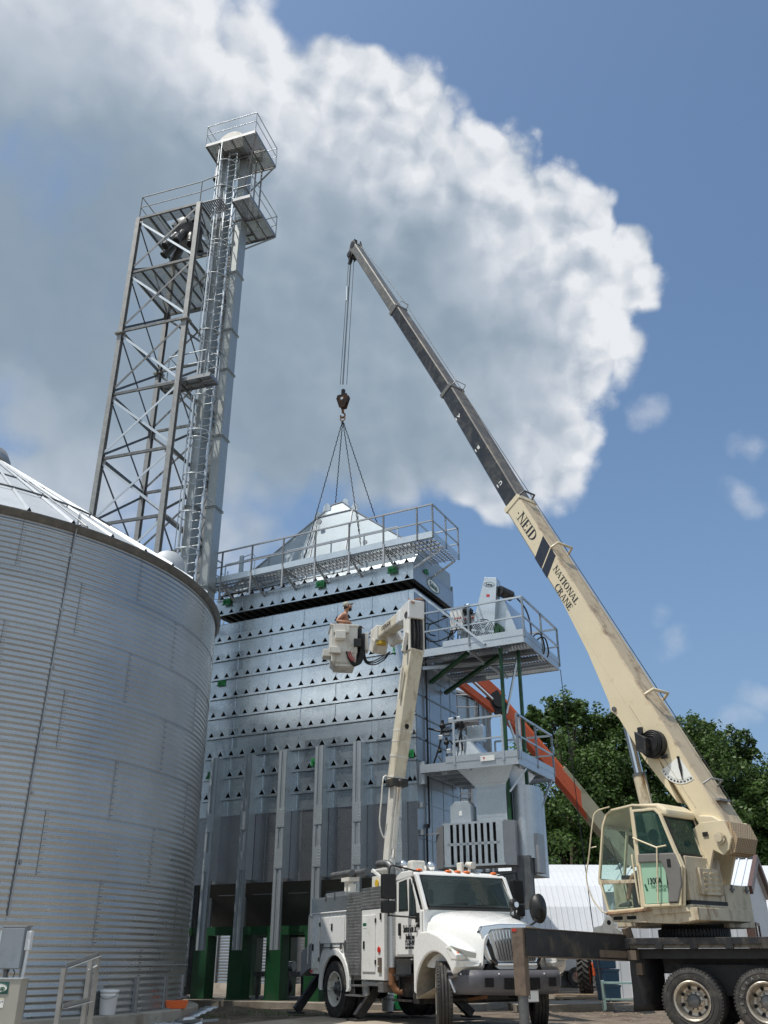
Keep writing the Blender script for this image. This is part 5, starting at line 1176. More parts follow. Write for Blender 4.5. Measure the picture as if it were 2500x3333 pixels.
# ================================================================ PEOPLE (skinned skeletons)
def body(name,J,E,mt,parent=None,sub=2,root=0,M=None):
    me=bpy.data.meshes.new(name); me.from_pydata([tuple((M@Vector(j[0])) if M else j[0]) for j in J],E,[]); o=bpy.data.objects.new(name,me); COL.objects.link(o)
    sk=o.modifiers.new('skin','SKIN'); sk.use_smooth_shade=True
    for i,j in enumerate(J):
        r=j[1]; v=me.skin_vertices[0].data[i]; v.radius=(r if isinstance(r,tuple) else (r,r)); v.use_root=(i==root)
    s=o.modifiers.new('sub','SUBSURF'); s.levels=sub; s.render_levels=sub
    me.materials.append(MATS[mt])
    if parent: o.parent=parent
    return o
def skinmesh(name,verts_r,edges,mt,parent,sub=2,M=None,root=0): return body(name,verts_r,edges,mt,parent,sub,root,M)
def hand(J,E,wr,palm_dir,up,side,curl=.5,sc_=1.):
    """adds palm and five fingers to a joint list; returns nothing"""
    wr=Vector(wr); d=Vector(palm_dir).normalized(); u=Vector(up).normalized(); s=d.cross(u).normalized()*side
    w0=len(J); J.append((wr,.024*sc_)); J.append((wr+d*.05*sc_,(.038*sc_,.018*sc_))); J.append((wr+d*.085*sc_,(.040*sc_,.016*sc_))); E+= [(w0,w0+1),(w0+1,w0+2)]
    for k,(off,ln) in enumerate(((-.030,.070),(-.010,.080),(.010,.075),(.028,.058))):
        p=wr+d*.095*sc_+s*off*sc_; a=len(J)
        J.append((p,.0095*sc_)); J.append((p+(d-u*curl*.5).normalized()*ln*.5*sc_,.0085*sc_)); J.append((p+(d*.6-u*curl).normalized()*ln*sc_,.0075*sc_)); E+=[(w0+2,a),(a,a+1),(a+1,a+2)]
    p=wr+d*.03*sc_-s*.034*sc_; a=len(J); J.append((p,.012*sc_)); J.append((p+(d*.6-s*.6).normalized()*.04*sc_,.010*sc_)); J.append((p+(d*.9-s*.4-u*curl*.4).normalized()*.07*sc_,.0085*sc_)); E+=[(w0+1,a),(a,a+1),(a+1,a+2)]
    return w0
# man in the bucket: stands turned right in profile, head lifted, near arm bent with elbow back
PB=TM@Vector((BW.x,BW.y,BW.z))
MAN=thing('person','shirtless person in a grey cap standing in the raised bucket, looking up right','person',(PB.x+.02,PB.y,PB.z+.05),0)
J=[((0,0,.95),(.15,.11)),((0.0,0,1.10),(.135,.10)),((.0,.01,1.28),(.155,.11)),((.01,.02,1.42),(.15,.09)),((.03,.01,1.50),(.062,.058)),((.05,.0,1.57),(.056,.054)),
   ((.075,-.005,1.65),(.078,.088)),((.10,-.005,1.72),(.082,.094)),((.085,0,1.79),(.07,.08))]
E_=[(0,1),(1,2),(2,3),(3,4),(4,5),(5,6),(6,7),(7,8)]
def chain(J,E,start,pts):
    a=start
    for p in pts: J.append(p); E.append((a,len(J)-1)); a=len(J)-1
    return a
chain(J,E_,0,[((-.02,-.10,.86),.10),((.02,-.11,.5),.07),((-.02,-.11,.10),.05),((.1,-.11,.04),.045),((.17,-.11,.03),.035)])
chain(J,E_,0,[((-.02,.10,.86),.10),((.06,.11,.5),.07),((.0,.11,.10),.05),((.12,.11,.04),.045),((.19,.11,.03),.035)])
e_=chain(J,E_,3,[((-.03,-.17,1.42),.062),((-.15,-.24,1.26),.050),((-.20,-.26,1.20),.046),((-.02,-.30,1.17),.038),((.06,-.31,1.17),.028)])
h=hand(J,E_,(.09,-.31,1.17),(1,0,-.25),(0,0,1),1); E_.append((e_,h))
e_=chain(J,E_,3,[((.05,.17,1.42),.060),((.14,.21,1.25),.050),((.20,.22,1.16),.043),((.32,.10,1.14),.036),((.38,.05,1.14),.028)])
h=hand(J,E_,(.41,.03,1.14),(1,-.2,-.25),(0,0,1),-1); E_.append((e_,h))
body('body',J,E_,'skin',MAN)
hx,hy,hz=.095,-.005,1.70
m=MB(); m.lathe([(.10,.02),(.106,.06),(.098,.10),(.07,.135),(.0,.15)],lambda x,y,h:(hx-.015+x-h*.30,hy+y*.88,hz+h+x*.20),18); m.prism([(.07,-.075),(.155,-.05),(.168,0),(.155,.05),(.07,.075)],lambda u,v,w:(hx+u-.01,hy+v,hz+.055+w+u*.28),-.006,.006); m.build('cap','cap_grey',MAN)
m=MB(); m.ball((hx-.03,hy,hz+.005),.098,14,(.98,.95,1.05)); m.build('hair','hair',MAN); m=MB(); m.ball((hx+.055,hy,hz-.065),.062,12,(.95,.95,.9)); m.build('beard','hair',MAN)
m=MB(); m.prism([(.085,.03),(.125,-.012),(.112,-.025),(.085,-.02)],lambda u,v,w:(hx+u,hy+w,hz+v+.01),-.014,.014); m.ball((hx+.09,hy-.04,hz+.03),.013,6); m.ball((hx-.01,hy-.10,hz-.005),.024,8,(.8,.4,1.2)); m.ball((hx+.06,hy-.045,hz-.0),.04,10,(1,.8,1.)); m.build('face','skin',MAN)
m=MB(); m.lathe([(.17,.98),(.18,.90),(.17,.75),(.14,.62)],lambda x,y,h:(x*.85,y,h),16); m.build('trousers','shorts',MAN)
# ================================================================ CRANE TRUCK (local x towards its cab off to the right, y into the depth)
CA=math.atan2(-.485,.875); CX,CY,CZ=5.45,18.2,-.10
CT=thing('crane_truck','cream truck crane with glazed cab and long raised boom on a black flatbed truck','truck crane',(CX,CY,CZ),CA)
CM=Matrix.Translation((CX,CY,CZ))@Matrix.Rotation(CA,4,'Z'); CI=CM.inverted()
def w2c(x,y,z): return CI@Vector((x,y,z))
wheel(CT,.0,.0,.525,.28,'rim_alu',dual=True,rr=.29,dish=.20); wheel(CT,1.24,.0,.525,.28,'rim_alu',dual=True,rr=.29,dish=.20)
wheel(CT,.0,2.4,.525,.28,'rim_alu',dual=True,side=1,rr=.29,dish=.20); wheel(CT,1.24,2.4,.525,.28,'rim_alu',dual=True,side=1,rr=.29,dish=.20)
wl=[c for c in CT.children if c.name.startswith('wheel')]
for k,ch in enumerate('GENERAL'):   # raised letters on the second tyre
    a=R(200-k*17); rr_=.40; p=(1.24+rr_*cos(a),-.009,.525+rr_*sin(a))
    text(ch,.07,'ink_tyre',CT,p,(-sin(a)*-1,0,cos(a)*-1) if 0 else (sin(a),0,-cos(a)),(cos(a),0,sin(a)),bold=.002)
m=MB(); m.box((-1.21,-.02,1.43),(8.0,.08,1.545)); m.box((-1.21,2.42,1.43),(8.0,2.52,1.545)); m.box((-1.21,.08,1.47),(8.0,2.42,1.53)); m.build('bed','black_paint',CT,bevel=.006)
m=MB(); m.box((-1.21,.03,1.37),(8.0,.06,1.43)); 
m.build('bed_rail','rail_dull',CT)
for k in range(10): MB().box((-1.15+k*.62,-.03,1.36),(-1.02+k*.62,.06,1.535)).build('stake_pocket','black_paint',CT)
m=MB(); m.box((-1.21,-.028,1.39),(-1.12,-.015,1.44)); m.build('marker_light','red_lens',CT)
m=MB(); m.box((-1.2,.75,.95),(8.,.9,1.37)); m.box((-1.2,1.55,.95),(8.,1.7,1.37)); m.tube((0,.3,.52),(0,2.1,.52),.1,10); m.tube((1.24,.3,.52),(1.24,2.1,.52),.1,10); m.box((-.3,.5,.6),(1.6,.75,1.1)); m.box((-1.2,.2,1.2),(8,2.3,1.36)); m.box((2.2,.1,.5),(4.,.6,1.2)); m.box((2.1,1.8,.5),(4.,2.4,1.2)); m.build('chassis','hide_black',CT)
m=MB(); m.box((-1.0,.02,.36),(-.985,.72,1.30)); m.box((-1.0,1.7,.36),(-.985,2.4,1.30)); m.M=None
m=MB(); nz=8
vs=[]
for i in range(nz+1):
    z=1.30-.96*i/nz; b=.03*sin(i*.8)+.015*i
    vs+=[(-1.02-b*.3,.0,z),(-.62+b*.2,.72,z)]
m.add(vs,[(2*i,2*i+1,2*i+3,2*i+2) for i in range(nz)],True); m.build('mud_flap','rubber_flap',CT,solid=.012)
m=MB(); m.box((-1.06,-.02,1.18),(-.9,.75,1.34)); m.build('flap_bracket','primer_brown',CT)
# stabiliser beam reaching out to the left with its jack leg
bi=w2c(4.62,18.98,1.28); bo=w2c(2.30,16.90,1.35)
m=MB(); up=(0,0,1); m.bar(bi,bo,.24,.42); m.build('outrigger_beam','black_steel',CT,bevel=.01)
dd=(bo-bi).normalized(); sd_=dd.cross(Vector((0,0,1)))
m=MB(); m.bar(bi+Vector((0,0,.215)),bo+Vector((0,0,.215)),.27,.014); m.bar(bi+Vector((0,0,-.215)),bo+Vector((0,0,-.215)),.27,.016); m.bar(bi+sd_*.125*(1 if sd_.y<0 else -1)+Vector((0,0,-.12)),bi+dd*1.1+sd_*.125*(1 if sd_.y<0 else -1)+Vector((0,0,-.12)),.012,.12); m.build('beam_flange','primer_brown',CT)
jl=bo+dd*.02
m=MB(); m.bar(jl+Vector((0,0,.22)),jl+Vector((0,0,-.80)),.20,.20,up=(1,0,0)); m.build('jack_leg','primer_brown',CT,bevel=.01)
m=MB(); m.tube(jl+Vector((0,0,-.8)),(jl.x,jl.y,.10),.085,16); m.tube((jl.x,jl.y,.12),(jl.x,jl.y,.06),.22,20); m.build('jack_ram','steel_dark',CT)
MB().box((jl.x-.09,jl.y-.11,jl.z+.16),(jl.x-.01,jl.y-.10,jl.z+.2)).build('reflector','red_lens',CT)
lg=w2c(4.25,18.75,1.62); lx=w2c(4.95,19.0,1.62)-lg; lx.normalize()
m=MB(); P_=[(-.36,-.12),(.22,-.20),(.24,-.06),(.12,.02),(.06,.16),(.0,.20),(-.07,.16),(-.16,.04),(-.36,.0)]
m.prism(P_,lambda u,v,w:tuple(lg+lx*u+Vector((0,0,v))+Vector((0,w,0))),-.03,.03); m.cur=1
m.prism([(.045*cos(R(t)),.09+.045*sin(R(t))) for t in range(0,360,30)],lambda u,v,w:tuple(lg+lx*u+Vector((0,0,v))+Vector((0,w,0))),-.032,-.031); m.build('lifting_lug',['white_worn','interior'],CT)
m=MB(); m.bar(w2c(4.55,18.75,1.62),w2c(4.72,18.85,1.0),.09,.16); m.box(tuple(w2c(4.72,18.85,.95)-Vector((.1,.1,.12))),tuple(w2c(4.72,18.85,.95)+Vector((.1,.1,.08)))); m.build('beam_hinge','primer_brown',CT)
# ---------------- superstructure, local frame: u towards the hook, v to the operator's left, z up (world height)
S0=Vector((5.97,19.23,0)); HU=Vector((-.623,.782,0)); HV=Vector((-.782,-.623,0))
def SP(u,v,z): return CI@(S0+HU*u+HV*v+Vector((0,0,z)))
SM=CI@Matrix(((HU.x,HV.x,0,S0.x),(HU.y,HV.y,0,S0.y),(0,0,1,0),(0,0,0,1)))
def SB(): return MB(SM)
UZ=lambda u,v,w:(u,w,v)
m=SB(); m.lathe([(.62,1.44),(.66,1.46),(.66,1.60),(.60,1.62),(.60,1.69)],lambda x,y,h:(x,y,h),48)
for i in range(64): a=2*PI*i/64; m.bar((.655*cos(a),.655*sin(a),1.47),(.655*cos(a),.655*sin(a),1.60),.035,.03,up=(cos(a),sin(a),0))
m.build('slew_ring','hide_black',CT)
m=SB(); m.prism([(1.02,1.74),(1.04,1.87),(-.50,1.93),(-.95,1.93),(-.95,1.72),(-.47,1.67)],UZ,-.50,1.20); m.build('deck_plate','cream_worn',CT,bevel=.012)
m=SB(); m.box((.40,1.201,1.77),(.62,1.206,1.83)); m.box((.72,1.201,1.77),(.94,1.206,1.83)); m.build('deck_slot','interior',CT,bevel=.02)
m=SB(); m.prism([(1.06,1.86),(1.05,1.91),(-.0,1.95),(.0,1.91)],UZ,1.02,1.27); m.build('door_sill','rust_cream',CT,bevel=.006)
m=SB(); m.prism([(0.0,1.93),(-.75,1.95),(-.80,1.86),(.0,1.83)],UZ,.3,1.24); m.build('deck_edge','cream_worn',CT,bevel=.01)
# cab shell: floor, back, roof, pillars
of=[(1.03,1.90),(1.19,2.53),(.97,3.51),(.85,3.72),(.70,3.80),(.16,3.84),(-.40,3.76),(-.48,3.60),(-.83,2.60),(-.72,1.95)]
def inset(P,d):
    n=len(P); cx=sum(p[0] for p in P)/n; cz=sum(p[1] for p in P)/n; out=[]
    for i in range(n):
        a=Vector(P[i-1]);b=Vector(P[i]);c=Vector(P[(i+1)%n]); e1=(b-a).normalized(); e2=(c-b).normalized()
        n1=Vector((-e1.y,e1.x)); n2=Vector((-e2.y,e2.x)); bis=(n1+n2); bis.normalize(); k=d/max(.35,bis.dot(n1)); q=b+bis*k
        if (Vector((cx,cz))-q).length>(Vector((cx,cz))-b).length: q=b-bis*k
        out.append((q.x,q.y))
    return out
for (v0,v1) in ((1.19,1.25),(.42,.48)):
    m=SB(); m.frame(of,inset(of,.045),UZ,v0,v1); m.build('cab_frame','cream',CT,bevel=.012)
m=SB(); m.prism([(.97,3.51),(.85,3.72),(.70,3.80),(.16,3.84),(-.40,3.76),(-.48,3.60),(-.45,3.57),(-.38,3.70),(.16,3.78),(.68,3.74),(.80,3.67),(.92,3.50)],UZ,.46,1.20); m.build('cab_roof','cream',CT,bevel=.02)
m=SB(); m.prism([(.2,3.84),(-.40,3.79),(-.60,3.66),(-.60,3.52),(-.45,3.55)],UZ,.28,1.24); m.build('cab_roof','cream',CT,bevel=.05)
RW=lambda y,t:(-.52-.20*(1-t),y,2.84+.70*t)
m=SB(); m.add([RW(1.19,.02),RW(.36,.02),RW(.36,.97),RW(1.19,.97)],[(0,1,2,3)]); m.build('rear_window','glass_green',CT,solid=.006)
m=SB()
for a,b in ((RW(1.21,0),RW(1.21,1)),(RW(.33,0),RW(.33,1)),(RW(1.21,0),RW(.33,0)),(RW(1.21,1),RW(.33,1))): m.bar(a,b,.035,.05)
m.build('window_seal','hide_black',CT)
m=SB(); m.bar(RW(.29,0),RW(.29,1),.06,.07); m.build('cab_rear_frame','cream',CT,bevel=.01)
m=SB(); m.box((.18,1.195,1.95),(.24,1.245,3.78)); m.build('cab_pillar','cream',CT,bevel=.01)
m=SB(); m.prism(inset(of,.04),UZ,1.222,1.228); m.build('side_glass','glass_clear',CT)
m=SB(); m.prism([(1.19,2.53),(.97,3.51),(.955,3.505),(1.175,2.53)],UZ,.48,1.19); m.prism([(1.19,2.53),(1.03,1.90),(1.045,1.90),(1.20,2.53)],UZ,.48,1.19); m.build('windscreen','glass_clear',CT)
m=SB(); m.prism([(1.20,2.42),(.28,2.40),(.28,2.46),(1.20,2.50)],UZ,1.17,1.235); m.bar((1.18,.48,2.50),(1.18,1.2,2.50),.05,.05); m.bar((.90,.48,3.47),(.90,1.2,3.47),.05,.05); m.build('cab_crossbar','cream_worn',CT,bevel=.006)
m=SB(); m.prism([(.95,3.38),(.28,3.30),(.28,3.35),(.93,3.44)],UZ,.45,.52); m.build('cab_crossbar','cream_worn',CT)
m=SB(); m.box((-.45,.50,1.95),(.95,1.17,1.97)); m.box((-.48,.48,1.95),(-.44,1.18,2.75)); m.build('cab_floor','black_paint',CT)
m=SB(); m.box((-.30,.65,1.97),(.12,1.05,2.33)); m.box((-.30,.62,2.33),(.22,1.08,2.43)); m.box((-.36,.66,2.4),(-.24,1.04,3.10)); m.build('operator_seat','black_paint',CT,bevel=.03)
m=SB(); m.box((.70,.50,1.97),(.85,.66,2.45)); m.tube((.75,.58,2.4),(.7,.6,2.7),.015,6); m.box((.55,1.02,2.42),(.70,1.14,2.56)); m.tube((.62,1.08,2.3),(.62,1.08,2.42),.015,6); m.path([(.62,1.08,2.3),(.55,1.1,2.15),(.35,1.08,2.05)],.008,5); m.bar((.95,1.08,3.3),(.68,1.1,2.5),.012); m.build('control_levers','hide_black',CT)
m=SB()
for i in range(6): m.bar((-.44,.55+i*.09,2.75),(-.44,.55+i*.09,3.45),.008); m.bar((-.44,.55,2.80+i*.13),(-.44,1.05,2.80+i*.13),.008)
m.build('guard_grid','steel_dark',CT)
# sliding door standing proud of the cab
od=[(.13,1.96),(.15,3.72),(-.40,3.70),(-.50,3.58),(-.83,2.62),(-.70,1.96)]
idn=[(.075,2.01),(.10,3.67),(-.37,3.65),(-.46,3.56),(-.775,2.62),(-.655,2.01)]
m=SB(); m.frame(od,idn,UZ,1.28,1.32); dob=m.build('door','cream',CT,bevel=.012)
m=SB(); m.prism([(.085,2.90),(.10,3.67),(-.37,3.65),(-.46,3.56),(-.70,2.85)],UZ,1.292,1.298); m.build('door_glass','glass_green',dob)
m=SB(); m.prism([(.09,2.02),(.085,2.75),(-.45,2.72),(-.45,2.02)],UZ,1.296,1.302); m.build('door_panel','mint',dob)
m=SB(); m.prism([(.115,2.74),(.10,2.90),(-.72,2.86),(-.81,2.60),(-.78,2.30),(-.66,2.02),(-.45,2.02),(-.50,2.35),(-.46,2.60),(-.40,2.72)],UZ,1.29,1.345); m.build('door_trim','trim_grey',dob,bevel=.02)
m=SB(); m.box((-.62,1.346,2.62),(-.54,1.352,2.76)); m.build('door_latch','hide_black',dob,bevel=.01)
m=SB(); m.path([(.17,1.34,3.20),(-.02,1.36,3.12),(-.33,1.36,2.99),(-.36,1.36,2.97),(-.36,1.36,2.9),(-.26,1.36,2.15),(-.25,1.36,2.02)],.016,8); m.path([(-.36,1.36,2.98),(-.56,1.33,3.0)],.016,8); m.build('grab_rail','cream',dob)
m=SB(); m.path([(.19,1.32,2.02),(.18,1.36,2.1),(.22,1.36,2.75),(.23,1.34,2.9)],.018,8); m.build('grab_rail','cream',CT)
m=SB(); m.path([(.70,1.28,3.84),(1.03,1.30,3.78),(1.12,1.34,3.55),(1.27,1.36,2.95),(1.37,1.38,2.55),(1.30,1.36,2.2),(1.12,1.32,1.94),(1.03,1.28,1.9)],.014,8); m.path([(1.24,1.35,3.1),(1.12,1.28,3.12)],.012,6); m.build('grab_rail','cream',CT)
s='-'
text('1300A',.155,'ink',dob,SP(-.18,1.3035,2.40),SM.to_3x3()@Vector((-1,0,0)),(0,0,1),wide=.80,bold=.003)
# serif lettering drawn stroke by stroke
def serif(word,h,parent,org,xd,yd,mt='ink',name='lettering',sp=.16,wf=1.27):
    x=Vector(xd).normalized(); y=Vector(yd).normalized(); n=x.cross(y); org=Vector(org); m=MB(); cx=0
    T_,t_=.17,.065; 
    def q(P): m.prism([(cx+u*h,v*h) for u,v in P],lambda u,v,w:tuple(org+x*u*wf+y*v+n*w),0,.003)
    def ser(c,v,w=.2):
        s_=1 if v<.5 else -1; q([(c-w,v),(c+w,v),(c+w,v+s_*.035),(c-w,v+s_*.035)])
    def stem(c,w=T_): q([(c-w/2,.0),(c+w/2,.0),(c+w/2,1),(c-w/2,1)]); ser(c,0); ser(c,1)
    def arc(c,r,z,rz,a0,a1,thick=T_,n_=10):
        for i in range(n_):
            a=R(a0+(a1-a0)*i/n_); b=R(a0+(a1-a0)*(i+1)/n_)
            w=lambda t:t_+(thick-t_)*abs(cos(t))
            q([(c+r*cos(a),z+rz*sin(a)),(c+r*cos(b),z+rz*sin(b)),(c+(r-w(b))*cos(b),z+(rz-w(b)*.6)*sin(b)),(c+(r-w(a))*cos(a),z+(rz-w(a)*.6)*sin(a))])
    for ch in word:
        if ch=='N': wd=.80; stem(.14,t_); stem(.72,t_); q([(.02,1),(.20,1),(.76,.0),(.70,.0)]); 
        elif ch=='E': wd=.66; stem(.17); q([(.17,.0),(.60,.0),(.63,.22),(.58,.22),(.52,.06),(.17,.06)]); q([(.17,1),(.58,1),(.60,.80),(.56,.80),(.50,.94),(.17,.94)]); q([(.17,.48),(.45,.48),(.45,.54),(.17,.54)]); q([(.43,.38),(.47,.38),(.47,.64),(.43,.64)])
        elif ch=='I': wd=.32; stem(.15)
        elif ch=='D': wd=.80; stem(.17); arc(.22,.55,.5,.5,-90,90,.17,12)
        elif ch=='A': wd=.78; q([(.05,.0),(.11,.0),(.40,1),(.36,1)]); q([(.62,.0),(.78,.0),(.44,1),(.36,1)]); ser(.08,0,.12); ser(.70,0,.16); q([(.18,.32),(.58,.32),(.58,.38),(.18,.38)])
        elif ch=='T': wd=.70; stem(.34); q([(.02,1),(.66,1),(.66,.94),(.02,.94)]); q([(.02,1),(.06,1),(.04,.78),(.0,.78)]); q([(.62,1),(.66,1),(.68,.78),(.64,.78)])
        elif ch=='O': wd=.84; arc(.40,.38,.5,.52,0,360,.17,22)
        elif ch=='L': wd=.64; stem(.17); q([(.17,.0),(.58,.0),(.62,.26),(.57,.26),(.50,.06),(.17,.06)])
        elif ch=='C': wd=.74; arc(.42,.40,.5,.52,50,310,.17,18); q([(.66,.70),(.70,.70),(.70,.98),(.66,.98)])
        elif ch=='R': wd=.76; stem(.17); arc(.22,.40,.74,.26,-90,90,.15,10); q([(.30,.48),(.46,.48),(.74,.0),(.58,.0)])
        else: wd=.4; 
        if ch=='.': q([(.1,.4),(.22,.4),(.22,.52),(.1,.52)]); wd=.34
        cx+=(wd+sp*.35)*h
    return m.build(name,mt,parent)
Sx=SM.to_3x3()@Vector((-1,0,0)); Z_=Vector((0,0,1))
serif('NATIONAL',.046,dob,SP(-.10,1.3035,2.285),Sx,Z_,'ink_green'); serif('CRANE',.046,dob,SP(-.19,1.3035,2.222),Sx,Z_,'ink_green')
m=SB(); m.prism([(.06,2.36),(.02,2.36),(-.02,2.24),(.02,2.24)],UZ,1.303,1.306); m.build('door_mark','ink_green',dob)
def SBe(): return MB(SM@Matrix.Translation((.57,0,0)))
# engine housing behind the cab
m=SBe(); m.prism([(-.72,2.00),(-.80,2.10),(-.84,2.80),(-1.05,2.84),(-1.35,2.82),(-1.35,2.05),(-1.25,1.98)],UZ,.0,1.10); m.build('engine_housing','cream_worn',CT,bevel=.015)
m=SBe(); m.box((-1.42,.10,2.16),(-1.35,.80,2.62)); eh=m.build('louvre_panel','cream_worn',CT,bevel=.008)
m=SBe()
for i in range(4):
    for j in range(3): m.hexa([(-1.425,.20+j*.20,2.22+i*.095),(-1.425,.32+j*.20,2.22+i*.095),(-1.42,.32+j*.20,2.22+i*.095),(-1.42,.20+j*.20,2.22+i*.095),(-1.455,.20+j*.20,2.255+i*.095),(-1.455,.32+j*.20,2.255+i*.095),(-1.42,.32+j*.20,2.265+i*.095),(-1.42,.20+j*.20,2.265+i*.095)])
m.build('louvre','cream',CT)
m=SBe(); m.prism([(-.75,2.02),(-1.36,2.06),(-1.36,1.94),(-1.1,1.90),(-.75,1.92)],UZ,-.05,1.12); m.build('housing_gap','hide_black',CT)
m=SBe(); m.prism([(-.72,1.93),(-1.38,1.99),(-1.36,1.88),(-1.15,1.80),(-.75,1.82)],UZ,-.1,1.15); m.build('housing_skirt','cream_worn',CT,bevel=.02)
m=SBe(); m.box((-1.30,-.98,1.62),(-.70,-.12,2.38)); m.build('counterweight_box','cream_worn',CT,bevel=.02)
m=SBe(); m.box((-.85,-.5,1.66),(.9,.45,2.55)); m.build('turntable_body','cream_worn',CT,bevel=.02)
m=SBe()
for v in (-.85,-.35): m.tube((-1.31,v,2.38),(-1.31,v,2.24),.022,8); m.box((-1.33,v-.06,2.28),(-1.30,v+.06,2.31))
m.build('hinge','steel_dark',CT)
for (v) in (.385,-.36):
    m=SB(); m.prism([(-.50,1.9),(.35,1.9),(.15,2.6),(-.55,3.35),(-.75,3.46),(-1.26,3.46),(-1.37,3.13),(-1.28,2.93),(-1.14,2.84),(-.95,2.95)],UZ,v-.03,v+.03); m.build('boom_cradle','cream',CT,bevel=.01)
m=SB(); m.prism([(-.72,3.40),(-.74,3.60),(-1.02,3.56),(-1.22,3.44)],UZ,-.36,.41); m.build('cradle_cap','cream',CT,bevel=.02)
m=SB(); m.tube((-1.15,.50,3.14),(-1.15,-.50,3.14),.07,16); m.tube((-1.15,.43,3.14),(-1.15,.47,3.14),.11,12)
for a in (40,160,280): m.tube((-1.15+.1*cos(R(a)),.43,3.14+.1*sin(R(a))),(-1.15+.1*cos(R(a)),.48,3.14+.1*sin(R(a))),.02,6)
m.build('pivot_pin','cream_worn',CT)
m=SB(); m.box((-.90,.431,3.20),(-.78,.436,3.28)); m.build('cradle_slot','interior',CT,bevel=.02)
m=SB(); ring=[(-1.22,3.45),(-1.35,3.42),(-1.46,3.13),(-1.36,2.88),(-1.20,2.83),(-1.10,3.1)]
m.prism(ring,UZ,-.33,.355); m.build('winch_guard','mesh_brown',CT)
m=SB(); m.tube((-1.22,-.3,3.12),(-1.22,.3,3.12),.14,20); m.build('winch_drum','black_steel',CT)
# boom
def boomsec(name,P0,P1,h0,h1,w,mt,n0=0):
    a=Vector((P0[0],0,P0[1])); b=Vector((P1[0],0,P1[1])); d=(b-a).normalized(); nn=Vector((-d.z,0,d.x)); m=SB()
    vs=[]
    for c,hh in ((a,h0),(b,h1)):
        for (vv,zz) in ((-w/2,-hh/2+.05),(-w/2+.05,-hh/2),(w/2-.05,-hh/2),(w/2,-hh/2+.05),(w/2,hh/2-.03),(w/2-.03,hh/2),(-w/2+.03,hh/2),(-w/2,hh/2-.03)):
            vs.append(c+Vector((0,vv,0))+nn*zz)
    m.cur=0
    fs=[(i,(i+1)%8,8+(i+1)%8,8+i) for i in range(8)]
    for i,f in enumerate(fs):
        m.cur=1 if i in (4,5,6) and len(mt)>1 else 0
        m.add([vs[k] for k in f],[(0,1,2,3)])
    m.cur=0; m.add(vs,[tuple(range(8)),tuple(range(15,7,-1))]); return m.build(name,mt,CT),a,b,d,nn
PB0=(-1.02,3.28); M1=(3.66,12.21); M2=(6.16,17.2); M3=(8.80,22.08); M4=(11.42,26.9)
lb,a1,b1,d1,n1=boomsec('boom_base_section',PB0,M1,.54,.56,.66,['cream','boom_top'])
s2,a2,b2,d2,n2=boomsec('boom_section',(3.0,10.9),M2,.50,.49,.56,['boom_dark','boom_back'])
s3,a3,b3,d3,n3=boomsec('boom_section',(5.6,16.1),M3,.43,.42,.46,['boom_dark','boom_back'])
s4,a4,b4,d4,n4=boomsec('boom_section',(8.3,21.1),M4,.36,.35,.37,['boom_grey','boom_grey'])
# belly plate that swells round the cylinder pin
m=SB(); m.prism([(-.25,3.90),(.42,4.86),(.95,5.84),(1.14,6.02),(1.15,6.20),(1.60,7.47),(2.30,9.10),(1.9,8.5),(.2,5.2)],UZ,-.31,.325); m.build('boom_belly','cream',CT,bevel=.01)
m=SB(); m.tube((1.02,.36,6.03),(1.02,-.36,6.03),.055,12); m.build('cylinder_pin','steel_dark',CT)
m=SB(); 
for (P,d,w,h) in ((a2,d2,.0,0),):
    pass
for (b,d,n_,w,h) in ((b1,d1,n1,.70,.60),(b2,d2,n2,.60,.53),(b3,d3,n3,.50,.46)):
    m=SB(); m.bar(b-d*.16,b,w,h,up=n_); m.build('boom_collar','cream' if w==.70 else ('boom_grey'),CT,bevel=.01)
for (b,w,h,n_,d,mt) in ((b1-d1*3.75,.62,.56,n1,d1,'cream'),(b1-d1*.9-d1*2.85+d1*.9,.0,0,n1,d1,''),):
    pass
def guide(b,d,n_,w,h,mt,r=.03):   # rope guide frame on the back of the boom
    m=SB(); m.path([b+Vector((0,w/2,0))+n_*(h/2),b+Vector((0,w/2*.8,0))+n_*(h/2+.20),b+Vector((0,-w/2*.8,0))+n_*(h/2+.20),b+Vector((0,-w/2,0))+n_*(h/2)],r,6,smooth=False); return m.build('rope_guide',mt,CT)
gb=Vector((.25,0,6.15)); gb=a1+d1*((gb-a1).dot(d1)); guide(gb,d1,n1,.66,.56,'cream',.035); guide(a1+d1*7.9,d1,n1,.66,.56,'cream',.035); guide(b1,d1,n1,.5,.5,'steel_dark'); guide(b2-d2*.1,d2,n2,.5,.5,'steel_lit',.014); guide(b3-d3*.1,d3,n3,.42,.42,'steel_lit',.014); guide(a1+d1*.9,d1,n1,.5,.5,'steel_lit',.02)
m=SB(); m.box((-1.12,-.2,3.86),(-.86,.2,3.9)); m.build('boom_hatch','steel_lit',CT)
